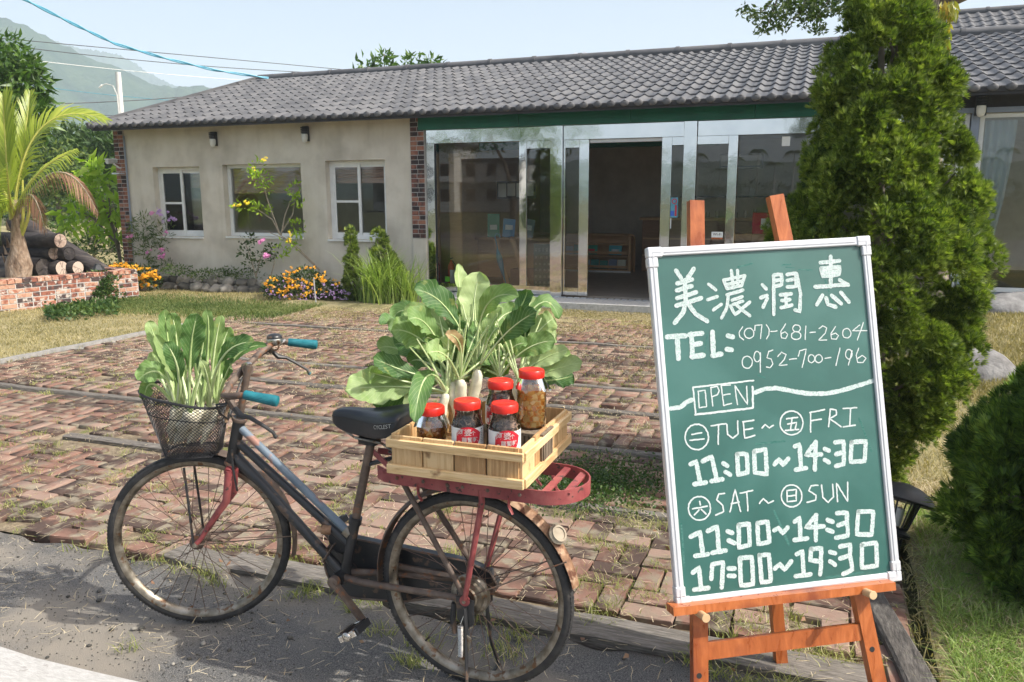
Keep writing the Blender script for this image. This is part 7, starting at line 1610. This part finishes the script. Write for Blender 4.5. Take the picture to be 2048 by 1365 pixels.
bedplant('lantana_bush', 265, 585, [(240, 545, 0, 28, 18, 500), (280, 550, 0, 32, 20, 600), (300, 565, -.1, 22, 14, 300), (262, 570, -.1, 30, 12, 300)], 'smallleaf', leaf_shape(.06, .03), 'lantana covered in orange-yellow flowers right of the brick planter', 71, 13.6, fl=[('orangefl', 150, .034, [(240, 537, 26, 10), (280, 545, 34, 14), (300, 560, 20, 16), (262, 565, 30, 16)])])
bedplant('lantana_bush', 610, 600, [(560, 575, 0, 34, 20, 900), (610, 562, 0, 42, 24, 1100), (650, 580, 0, 36, 18, 900), (680, 590, 0, 20, 10, 300), (590, 590, -.1, 50, 10, 500)], 'smallleaf', leaf_shape(.045, .022), 'lantana with orange and lilac flowers under the right window', 72, 12.2, fl=[('orangefl', 100, .027, [(560, 570, 34, 18), (610, 550, 44, 20), (645, 570, 36, 16), (590, 585, 40, 14)]), ('lilacfl', 100, .020, [(580, 580, 50, 18), (640, 582, 44, 16), (680, 590, 24, 10), (600, 595, 50, 7)])])
bedplant('pink_bush', 330, 545, [(295, 455, 0, 34, 24, 420), (330, 470, 0, 26, 26, 340), (315, 500, 0, 30, 20, 260), (280, 490, 0, 20, 22, 160), (335, 525, 0, 30, 14, 300)], 'shrub', leaf_shape(.10, .016), 'feathery bush with pink and purple flowers by the left window', 73, YA, fl=[('pinkfl', 16, .04, [(300, 428, 8, 4), (257, 472, 8, 4), (330, 465, 8, 4), (322, 498, 7, 4), (325, 512, 8, 5), (298, 506, 5, 3)]), ('lilacfl', 14, .04, [(325, 425, 14, 8), (345, 438, 8, 6), (333, 443, 8, 5)])], stems=[[(318, 545), (312, 500), (300, 440)], [(322, 545), (330, 500), (335, 440)]])
bedplant('low_herbs', 400, 555, [(350, 540, .1, 26, 10, 260), (420, 548, .1, 50, 8, 420), (500, 552, .1, 40, 9, 320), (460, 540, .2, 20, 6, 60)], 'shrub', leaf_shape(.05, .02), 'low mixed greenery in the bed behind the river stones', 74, 13.4)
# yellow-flowered shrub in front of the middle window
YB2 = 12.9
bedplant('trumpet_shrub', 600, 560, [(515, 335, 0, 14, 16, 34), (520, 360, 0, 22, 14, 50), (505, 350, 0, 14, 10, 24), (490, 412, 0, 24, 8, 44), (520, 418, 0, 20, 8, 34), (590, 380, 0, 14, 16, 46), (596, 400, 0, 12, 14, 26), (595, 455, 0, 14, 16, 44), (580, 490, 0, 22, 14, 46), (535, 378, 0, 8, 10, 12), (560, 505, 0, 16, 12, 24)], 'yellowleaf', leaf_shape(.085, .034), 'leggy shrub with yellow flowers leaning in front of the middle window', 75, YB2,
    fl=[('yellowfl', 16, .030, [(497, 333, 8, 3), (527, 318, 5, 5), (505, 342, 6, 4), (474, 410, 6, 6), (491, 406, 5, 3), (577, 467, 6, 5), (578, 480, 6, 4)])],
    stems=[[(640, 540), (590, 490), (560, 470)], [(560, 470), (535, 400), (520, 345)], [(560, 470), (545, 440), (505, 412)], [(562, 472), (570, 430), (588, 385)], [(560, 470), (585, 430), (590, 400)], [(640, 542), (575, 480), (530, 462)]])
bedplant('rose_bush', 510, 550, [(500, 478, 0, 14, 10, 40), (490, 500, 0, 16, 16, 60), (520, 515, 0, 22, 14, 80), (545, 500, 0, 16, 14, 50), (505, 530, 0, 20, 12, 70)], 'smallleaf', leaf_shape(.06, .03), 'thin rose bush with two pink blooms below the middle window', 76, 13.1, fl=[('pinkfl', 7, .05, [(522, 483, 4, 4), (530, 512, 4, 3)])], stems=[[(512, 555), (500, 510), (485, 475)], [(512, 555), (520, 520), (530, 490)], [(540, 560), (548, 530), (550, 500)]])
sk = empty('stake_bundle', tuple(at(355, 545, 14.4)*[1, 1, 0]), 0, 'bundle of dark twisted stakes tied with blue string, leaning by the left window', 'stakes')
o_ = np.array(sk.location)
for i, (a, b_) in enumerate((((345, 430), (362, 548)), ((350, 425), (375, 542)), ((343, 440), (372, 545)), ((348, 432), (355, 550)), ((352, 440), (382, 540)))): MB().tube([at(*a, 14.4+.02*i)-o_, at((a[0]+b_[0])/2+3*(i % 2), (a[1]+b_[1])/2, 14.4)-o_, at(*b_, 14.3)-o_], [.016, .02, .018], 6).build('stake', M['bark' if i % 2 else 'twig'], sk)
for y_ in (445, 462): MB().torus(.04, .008, tuple(at(350+(y_-445)*.3, y_, 14.35)-o_), (0.1, 0, 1), 14, 6).build('string', M['cable'], sk)
# slim cypress and arching grass clump left of the pillar
def at0(x, y, Y): q = at(x, y, Y); return np.array([q[0], q[1], 0.])
cy = conifer(tuple(at0(712, 590, 12.0)), 1.05, [(0, .10), (.3, .10), (.55, .07), (.8, .02), (1, .0)], 70, 22, 'small pointed cypress below the right window', 'conif', 13, lean=(-.05, 0), tuftr=.05, trunk_r=.025, fan=fan_shape(6, .07, .008, 1.5))
conifer(tuple(at0(790, 588, 11.9)), 1.0, [(0, .24), (.35, .2), (.65, .1), (.85, .03), (1, .0)], 110, 22, 'dark cypress leaning left against the brick pillar', 'conif', 14, lean=(-.24, 0), tuftr=.07, trunk_r=.025, fan=fan_shape(6, .08, .008, 1.5))
def blades(name, mat, P, H, Wd, lean, label=None, cat=None, kind='stuff', parent=None, bend=.6, g2=None, loc=None):
    g2 = g2 or RNG; n = len(P); a = g2.uniform(0, 2*PI, n); dx = np.stack([np.cos(a), np.sin(a), np.zeros(n)], -1); b_ = g2.uniform(0, 2*PI, n); s_ = np.stack([np.cos(b_), np.sin(b_), np.zeros(n)], -1)*(Wd*g2.uniform(.6, 1.3, n))[:, None]
    h = H*g2.uniform(.5, 1.25, n); ln_ = lean*g2.uniform(.2, 1.3, n); z = np.array([0, 0, 1.])
    p1 = P + z*(h*.55)[:, None] + dx*(ln_*h*.35)[:, None]; p2 = P + z*(h*(1-bend*.35*ln_))[:, None] + dx*(ln_*h)[:, None]
    V = np.stack([P-s_, P+s_, p1-s_*.75, p1+s_*.75, p2], 1).reshape(-1, 3); i = np.arange(n)[:, None, None]*5; Fc = (np.array([[0, 1, 3], [0, 3, 2], [2, 3, 4]])[None] + i).reshape(-1, 3)
    o = link(name, np_mesh(name, V - (0 if loc is None else np.asarray(loc)), Fc, M[mat]), parent, loc)
    if label: tag(o, label, cat)
    if kind: tag(o, kind=kind)
    return o
def arch(name, base, n, L0, L1, mat, label, seed, w=.006, az=None):
    g2 = np.random.default_rng(seed); e = empty(name, tuple(base), 0, label, 'grass'); V, Fc = [], []
    for i in range(n):
        a = g2.uniform(0, 2*PI); L_ = g2.uniform(L0, L1); d_ = np.array([math.cos(a), math.sin(a), 0]); s_ = np.array([-d_[1], d_[0], 0])*w*g2.uniform(.6, 1.3); r0 = g2.uniform(0, .22); o0 = np.array([g2.normal()*.12, g2.normal()*.1, 0]); sp_ = g2.uniform(.25, .75)
        b = len(V)
        for k_ in range(7): t = k_/6; q = o0 + d_*L_*sp_*t**1.5 + np.array([0, 0, L_*(t - .62*t**2.4*sp_*1.2)]); ww = s_*(1-t**2*.95); V += [q-ww, q+ww]
        Fc += [(b+2*k_, b+2*k_+1, b+2*k_+3, b+2*k_+2) for k_ in range(6)]
    link('blades', np_mesh('blades', np.array(V), np.array(Fc), M[mat]), e); return e
arch('grass_clump', at0(762, 592, 11.7), 520, .6, 1.25, 'greengrass', 'clump of long arching green grass left of the brick pillar', 5, .008)
arch('grass_clump', at0(810, 590, 11.7), 190, .5, 1.05, 'greengrass', 'smaller clump of long grass touching the pillar base', 6, .007)
mp = MB().tube([at0(632, 604, 11.6), at(627, 556, 11.6)], .011, 6); tag(mp.build('marker_stake', M['zinc'], None), 'thin grey stake standing in the lantana', 'stake')
# ------------------------------------------------------------------ garden lantern tipped over by the easel
gl_ = empty('garden_lantern', tuple(gnd(1790, 1085)+np.array([-.02, .0, .0])), 0, 'black garden lantern tilted in the grass just right of the chalkboard', 'lantern', rot=(-.25, .33, 0))
MB().lathe([(.0, -.05), (.045, -.05), (.045, .03), (.07, .035), (.075, .05), (.05, .065), (.055, .075), (0, .075)], n=24).build('base', M['lampblack'], gl_)
MB().lathe([(.050, .075), (.062, .13), (.078, .205)], n=24).build('glass', M['jarglass'], gl_)
for k in range(8): a = 2*PI*k/8; MB().tube([(.052*math.cos(a), .052*math.sin(a), .075), (.079*math.cos(a), .079*math.sin(a), .205)], .004, 5).build('rib', M['lampblack'], gl_)
MB().lathe([(.0, .08), (.02, .08), (.022, .16), (0, .17)], n=12).build('bulb', M['frost'], gl_)
MB().lathe([(0, .204), (.085, .204), (.138, .194), (.143, .203), (.12, .236), (.07, .266), (.02, .278), (0, .28)], n=32).build('hat', M['lampblack'], gl_)
# ------------------------------------------------------------------ grass and weeds
def field(n, s0, s1, n0, n1, hf=None, dens=None, seed=1):
    g2 = np.random.default_rng(seed); s = g2.uniform(s0, s1, n); m = g2.uniform(n0, n1, n); keep = np.ones(n, bool)
    if dens is not None: keep = g2.uniform(size=n) < dens(s, m)
    s, m = s[keep], m[keep]; z = hf(s, m) if hf else np.zeros(len(s)); P = FP + FD*s[:, None] + FN*m[:, None]; P[:, 2] = z
    Q = P - CAM; zc = Q[:, 1]*math.cos(PT)-Q[:, 2]*math.sin(PT); x_ = 1024+F*Q[:, 0]/zc; y_ = 682.5 - F*(Q[:, 2]*math.cos(PT)+Q[:, 1]*math.sin(PT))/zc
    ok = (zc > .1) & (x_ > -300) & (x_ < 2600) & (y_ < 1500); return P[ok]
blotch = lambda s, m: .5+.5*np.sin(s*1.3+1)*np.cos(m*1.9) 
P = field(240000, -24, -10.85, -8.6, .6, lawn_h, lambda s, m: .42+.4*blotch(s, m), 1); P = P[:70000]
blades('lawn_grass', 'grass', P, .035, .0035, .9, 'short dry lawn grass on the left', 'grass')
P = field(60000, -14.5, -10.2, -3.0, -1.3, lawn_h, lambda s, m: np.exp(-((m+2.2-.1*(s+12))**2)/.28), 2); blades('painted_shade_band', 'grassdark', P, .05, .0045, .7, 'band of lawn in front of the flower bed, coloured darker green as painted shade', 'grass')  # shadow band across the lawn, painted with darker blades
P = field(70000, -10.9, -5.2, -2.9, -.62, lambda s, m: .0*s+.005, lambda s, m: np.clip(.2+.8*(m+2.6)/1.5, 0, 1)*(.3+.7*blotch(s*3, m*3)), 3); blades('lawn_grass', 'grass', P, .030, .0035, 1., 'thin dry grass growing over the far paving', 'grass')
P = field(130000, -3.3, 3.5, -8.9, -2.9, lawn_h2, lambda s, m: .35+.5*blotch(s*2, m*2.3), 4); blades('lawn_grass', 'grass', P, .055, .0026, 1.3, 'tangled dry grass under the conifers on the right', 'grass')
P = field(60000, -3.2, -1.6, -9.1, -6.9, lawn_h2, lambda s, m: (.3+.6*blotch(s*3+1, m*2))*1., 5); blades('tall_grass', 'greengrass', P[:27000], .10, .0018, 1.4, 'longer green grass at the lower right corner', 'grass', bend=.9)
P = field(30000, -3.2, -1.4, -9.3, -6.5, lawn_h2, None, 55); blades('dry_grass', 'straw', P[:9000], .09, .0014, 1.9, 'dry grass blades tangled among the green at the lower right', 'grass', bend=1.)
P = field(60000, -2.8, 3., -4.8, -.8, lawn_h2, None, 6); blades('lawn_grass', 'grass', P[:26000], .045, .004, .9, 'golden grass mound right of the conifer', 'grass')
# straw mats blurring the far paving
P = field(120000, -10.9, -3.4, -6.4, -.7, None, lambda s, m: np.clip((m+7.6)/6, .06, 1)*np.clip(.15+.9*np.sin(s*2.7+m*1.3)*np.cos(m*3.1+s*.6)+.35, 0, 1), 7); P[:, 2] = .018
blades('straw_litter', 'straw', P[:80000], .014, .0022, 3.2, 'dry straw and dead grass lying over the far paving', 'straw', bend=.25)
# joint weeds, tufts
wd = []
g2 = np.random.default_rng(77)
for q in cells:
    if g2.uniform() < .8:
        for _ in range(g2.integers(2, 7)):
            a = g2.uniform(-.11, .11); r_ = q[3] + (PI/2 if g2.uniform() < .3 else 0); off = .052 if g2.uniform() < .7 else -.052
            wd.append((q[0] + a*math.cos(r_) - off*math.sin(r_), q[1] + a*math.sin(r_) + off*math.cos(r_)))
wd = np.array(wd); wd = wd[(np.sin(wd[:, 0]*2.3+.5)*np.cos(wd[:, 1]*2.9+1) + g2.normal(0, .55, len(wd))) > -.25]
idx = np.repeat(np.arange(len(wd)), 6); W_ = wd[idx] + g2.normal(0, .013, (len(idx), 2)); P = FP + FD*W_[:, :1] + FN*W_[:, 1:]; P[:, 2] = .004; P = P[[seen(*w) for w in W_]]
blades('joint_weeds', 'weed', P, .028, .0019, 1.3, 'small grass growing in the joints of the brick paving', 'weeds')
tf = []
for _ in range(300):
    s, n = g2.uniform(-10.5, -3.5), -8.7 + 6.5*g2.uniform()**1.7
    k_ = g2.integers(12, 60); tf.append(np.stack([s+g2.normal(0, .03, k_), n+g2.normal(0, .022, k_)], -1))
for (x_, y_, n_, sp_) in ((820, 1330, 80, .03), (760, 1265, 50, .03), (700, 1225, 26, .012), (850, 1290, 70, .04), (500, 1200, 30, .02), (1010, 1310, 90, .06), (1230, 1100, 60, .05), (260, 1300, 30, .03), (1500, 1330, 90, .07), (1600, 1300, 90, .08), (1480, 1250, 60, .05), (1230, 1180, 160, .12), (1560, 1240, 120, .08), (1260, 1050, 140, .12), (1180, 1180, 100, .07), (1650, 1320, 160, .08), (1200, 1250, 70, .05), (1130, 1040, 60, .06), (300, 1085, 60, .03), (90, 1020, 60, .04), (430, 1170, 40, .03), (1300, 1200, 90, .07), (1340, 1060, 80, .06)):
    s, n = to_site(gnd(x_, y_)); tf.append(np.stack([s+g2.normal(0, sp_, n_), n+g2.normal(0, sp_*.6, n_)], -1))
tf = np.concatenate(tf); P = FP + FD*tf[:, :1] + FN*tf[:, 1:]; P[:, 2] = .002
blades('grass_tufts', 'weed', P, .05, .0017, 1.3, 'tufts of grass scattered over the paving and asphalt', 'weeds')
# clover patch behind the rack
P = []
for _ in range(5200):
    x_, y_ = 1190 + g2.normal()*80, 985 + g2.normal()*24 - 8 + 12*math.sin(len(P)*.9); x_ = min(x_, 1420)
    if 1040 < x_ and 905 < y_ < 1062: q = gnd(x_, y_); q[2] = .012 + g2.uniform(0, .045); P.append(q)
P = np.array(P); e = empty('weed_patch', tuple(gnd(1190, 990)), 0, 'dark green creeping weed patch on the paving behind the rear rack', 'weeds')
scatter('foliage', 'vine', leaf_shape(.019, .011), P, g2.normal(size=P.shape)+np.array([0, -.2, .6]), e, origin=np.array(e.location)); e['kind'] = 'stuff'
# straw, dead leaves, pebbles
n_ = 5200; P = field(60000, -8.6, -3.3, -9.3, -4.5, None, None, 8)[:n_*2]; P = P[np.linalg.norm(P[:, :2], axis=1) < 6][:n_]
a = g2.uniform(0, 2*PI, len(P)); d_ = np.stack([np.cos(a), np.sin(a), g2.uniform(0, .12, len(a))], -1); L_ = g2.uniform(.02, .075, len(a))[:, None]; w_ = np.stack([-np.sin(a), np.cos(a), 0*a], -1)*.0011; P[:, 2] = .026
cv_ = w_*g2.normal(0, 2.5, (len(a), 1)); V = np.stack([P-w_, P+w_, P+d_*L_*.5+w_+cv_, P+d_*L_*.5-w_+cv_, P+d_*L_], 1).reshape(-1, 3); i = np.arange(len(P))[:, None, None]*5
Fc = (np.array([[0, 1, 2], [0, 2, 3], [3, 2, 4]])[None]+i).reshape(-1, 3); tag(link('fallen_straw', np_mesh('fallen_straw', V, Fc, M['straw'])), 'dry straw scattered on the bricks and asphalt', 'straw', kind='stuff')
P = field(3000, -9, -3.3, -9., -4.5, None, None, 18)[:420]; P[:, 2] = .028
scatter('fallen_leaves', 'deadpalm', leaf_shape(.028, .015), P, g2.normal(size=P.shape)*np.array([1, 1, .15])+np.array([0, 0, .1])); tag(bpy.context.scene.objects['fallen_leaves'], 'small dead leaves lying on the paving', 'leaves', kind='stuff')
bl_s = MB().ball((0, 0, 0), 1, .8, .55, 6, 4); bv, bf = tris(bl_s)
P = field(90000, -8, -3., -9.36, -8.66, None, None, 9)[:6000]; P[:, 2] = .001; sc = g2.uniform(.0010, .0036, (len(P), 1))*np.where(g2.uniform(size=(len(P), 1)) < .03, 3.0, 1)
V, Fc = tile_mesh(bv, bf, P, rotz(g2.uniform(0, 6, len(P))), np.repeat(sc, 3, 1)); tag(link('asphalt_grit', np_mesh('asphalt_grit', V, Fc, M['stone'], True)), 'loose grit on the asphalt shoulder', 'gravel', kind='stuff')
for i, (x_, y_, lb) in enumerate(((268, 1260, 'round pebble on the asphalt left of the front wheel contact, left of a pair'), (283, 1259, 'round pebble on the asphalt, right of a pair'), (407, 1290, 'pale pebble on the asphalt below the front tyre'), (580, 1278, 'oval grey pebble on the asphalt between the wheels'), (198, 1203, 'flat pebble in the shade of the basket leaves'))):
    q = gnd(x_, y_); o = MB().ball((0, 0, 0), .012, .009, .007, 10, 7).build('pebble', M['stone'], None, True, (q[0], q[1], .005), (0, 0, i)); tag(o, lb, 'pebble')
# ------------------------------------------------------------------ pole, street lamp, wires
pb_ = at(245, 300, 38); po = empty('utility_pole', (pb_[0], pb_[1], 0), 0, 'pale concrete utility pole with a small curved lamp arm behind the roof', 'pole')
tp = at(236, 145, 38); MB().tube([(0, 0, 0), tuple(tp-np.array([pb_[0], pb_[1], 0]))], [.17, .12], 14).build('shaft', M['pole'], po)
o_ = np.array([pb_[0], pb_[1], 0]); MB().tube([at(240, 250, 37.8)-o_, at(234, 190, 37.8)-o_, at(226, 172, 37.8)-o_, at(212, 168, 37.8)-o_, at(203, 172, 37.8)-o_], .022, 6).build('lamp_arm', M['pole'], po); MB().tube([at(204, 171, 37.8)-o_, at(198, 176, 37.8)-o_], [.05, .04], 8).build('lamp_head', M['white'], po)
def wire(name, a, b_, r, mat, sag, label, group=None):
    a, b_ = np.array(a), np.array(b_); pts = [a + (b_-a)*t - np.array([0, 0, sag*4*t*(1-t)]) for t in np.linspace(0, 1, 40)]; loc = pts[0]
    return tag(MB().tube([p-loc for p in pts], r, 6, False).build(name, M[mat], None, True, tuple(loc)), label, 'cable', group)
bc = [at(x_, y_, Y) for x_, y_, Y in ((-60, -48, 13), (50, 0, 14), (150, 50, 15), (230, 88, 15.8), (330, 117, 16.6), (430, 141, 17.4), (545, 158, 18.2))]
twp = MB(); 
for ph in (0, PI):
    pts = []
    for i in range(len(bc)-1):
        for t in np.linspace(0, 1, 14, endpoint=False): q = bc[i]*(1-t)+bc[i+1]*t; w = (i+t)*5.5+ph; pts.append(q + np.array([0, math.cos(w)*.016, math.sin(w)*.016]))
    twp.tube([p-bc[0] for p in pts], .014, 6)
tag(twp.build('overhead_cable', M['cable'], None, True, tuple(bc[0])), 'thick twisted blue cable sagging across the upper left sky', 'cable')
for (a, b_, m_, sg, r_, lb) in (((-20, 75), (690, 140), 'blackwire', .0, .016, 'upper of the two dark wires crossing the hill'), ((-20, 87), (690, 148), 'blackwire', .2, .016, 'lower of the two dark wires crossing the hill'), ((40, 118), (560, 165), 'white', .1, .010, 'thin pale wire just above the lamp pole'), ((70, 172), (420, 206), 'cable', .1, .014, 'thin blue wire crossing behind the lamp pole'), ((60, 209), (520, 178), 'blackwire', .15, .02, 'dark wire rising to the right behind the lamp pole'), ((190, 230), (330, 236), 'blackwire', .0, .014, 'short upper dark wire right of the pole, low by the roof'), ((190, 236), (330, 245), 'blackwire', .0, .014, 'short lower dark wire right of the pole, low by the roof')):
    wire('overhead_wire', at(*a, 36 if m_ != 'cable' else 42), at(*b_, 44), r_*1.1, m_, sg, lb)
# ------------------------------------------------------------------ across the road (seen mirrored in the shop glass)
def behind(s, n): return site(s, n)
fieldP = []
for i in range(34):
    q = behind(-30 + i*2.6, -106 - (i*5 % 9)); h = 5.4 + (i*7 % 5)*.7; e = empty('areca_palm', tuple(q), 0, 'slender palms in the row across the field behind the road', 'palm tree', 'palm row across the field')
    if i == 0:
        V, Fc = [], []
        for k in range(9):
            a = k*.7; 
            for j in range(8):
                t = j/8; c_ = np.array([math.cos(a)*1.3*t, math.sin(a)*1.3*t, 5.2 + 1.0*t - 1.5*t*t]); s_ = np.array([-math.sin(a), math.cos(a), 0]); b = len(V); V += [c_, c_+s_*.4+np.array([math.cos(a)*.3, math.sin(a)*.3, -.3]), c_+np.array([math.cos(a)*.16, math.sin(a)*.16, 0]), c_-s_*.4+np.array([math.cos(a)*.3, math.sin(a)*.3, -.3])]; Fc += [(b, b+1, b+2), (b, b+2, b+3)]
        pm_c = np_mesh('crown', np.array(V), np.array(Fc), M['farleaf']); pm_t = MB().tube([(0, 0, 0), (0, 0, 5.2)], [.12, .09], 6).mesh('trunk', M['pole'])
    link('crown', pm_c, e); link('trunk', pm_t, e); e.scale = (1, 1, h/5.5)
cl = [(behind(-45+i*3.6, -112)+np.array([0, 0, 1.2]), (2.6, 2, 1.7+(i*3 % 4)*.3), 260) for i in range(24)]
tag(leafy('hedge', cl[0][0]*[1, 1, 0], cl, 'farleaf', leaf_shape(.5, .25), 'dark hedge along the far side of the field, mirrored in the glass', 'hedge', seed=90), kind='stuff')
for i, (s_, n_, w, d_, h, lb) in enumerate(((-37.4, -60, 5, 5, 6.0, 'white two storey house across the road, mirrored at the left pane'), (-32., -62, 6, 5, 4.6, 'pale house with an awning across the road'), (-43, -64, 5, 6, 6.6, 'grey house across the road, farthest left'))):
    q = behind(s_, n_); e = empty('far_house', tuple(q), TH, lb, 'house'); MB().box(-w/2, -d_/2, 0, w/2, d_/2, h).build('wall', M['white' if i == 0 else 'mortar'], e, False); MB().box(-w/2-.3, -d_/2-.3, h, w/2+.3, d_/2+.3, h+.3).build('roof', M['tile'], e, False)
    for fl_ in range(2):
        for k in range(3): x_ = -w/2+.9+k*(w-1.8)/2; MB().box(x_-.45, d_/2+.0, 1+fl_*2.3, x_+.45, d_/2+.04, 2.1+fl_*2.3).build('window', M['dark'], e, False)
    MB().box(-w/2, d_/2, 2.7, w/2, d_/2+.9, 2.8).build('balcony', M['mortar'], e, False)
for i, (s_, n_, lb) in enumerate(((-14.2, -17, 'forked roadside tree behind the camera, mirrored in the left pane'),)):
    q = behind(s_, n_); c0 = q + np.array([0, 0, 3.9]); cl = [(c0+np.array([dx, dy, dz]), (1.3, 1.3, .7), 420) for dx, dy, dz in ((0, 0, .3), (1.3, .3, .2), (-1.3, -.2, 0), (.3, 1.2, .4), (-.4, -1.1, .5), (2.2, 0, -.2), (-2.2, .3, -.3))]
    leafy('roadside_tree', q, cl, 'mango', leaf_shape(.16, .06), lb, trunk=[([q, q+np.array([0, 0, 1.7])], [.14, .11]), ([q+np.array([0, 0, 1.6]), q+np.array([.5, 0, 2.6]), q+np.array([1.3, .1, 3.8])], [.09, .07, .03]), ([q+np.array([0, 0, 1.6]), q+np.array([-.4, 0, 2.7]), q+np.array([-1.2, 0, 3.8])], [.09, .07, .03])], seed=100+i)
q = behind(-12.2, -15); conifer(tuple(q), 3.3, [(0, .3), (.2, .6), (.5, .5), (.8, .25), (1, .04)], 260, 26, 'pointed conifer across the road, mirrored in the door glass', 'conif', 17, fan=fan_shape(6, .10, .012, 1.6), tuftr=.13)
bpy.context.view_layer.update()
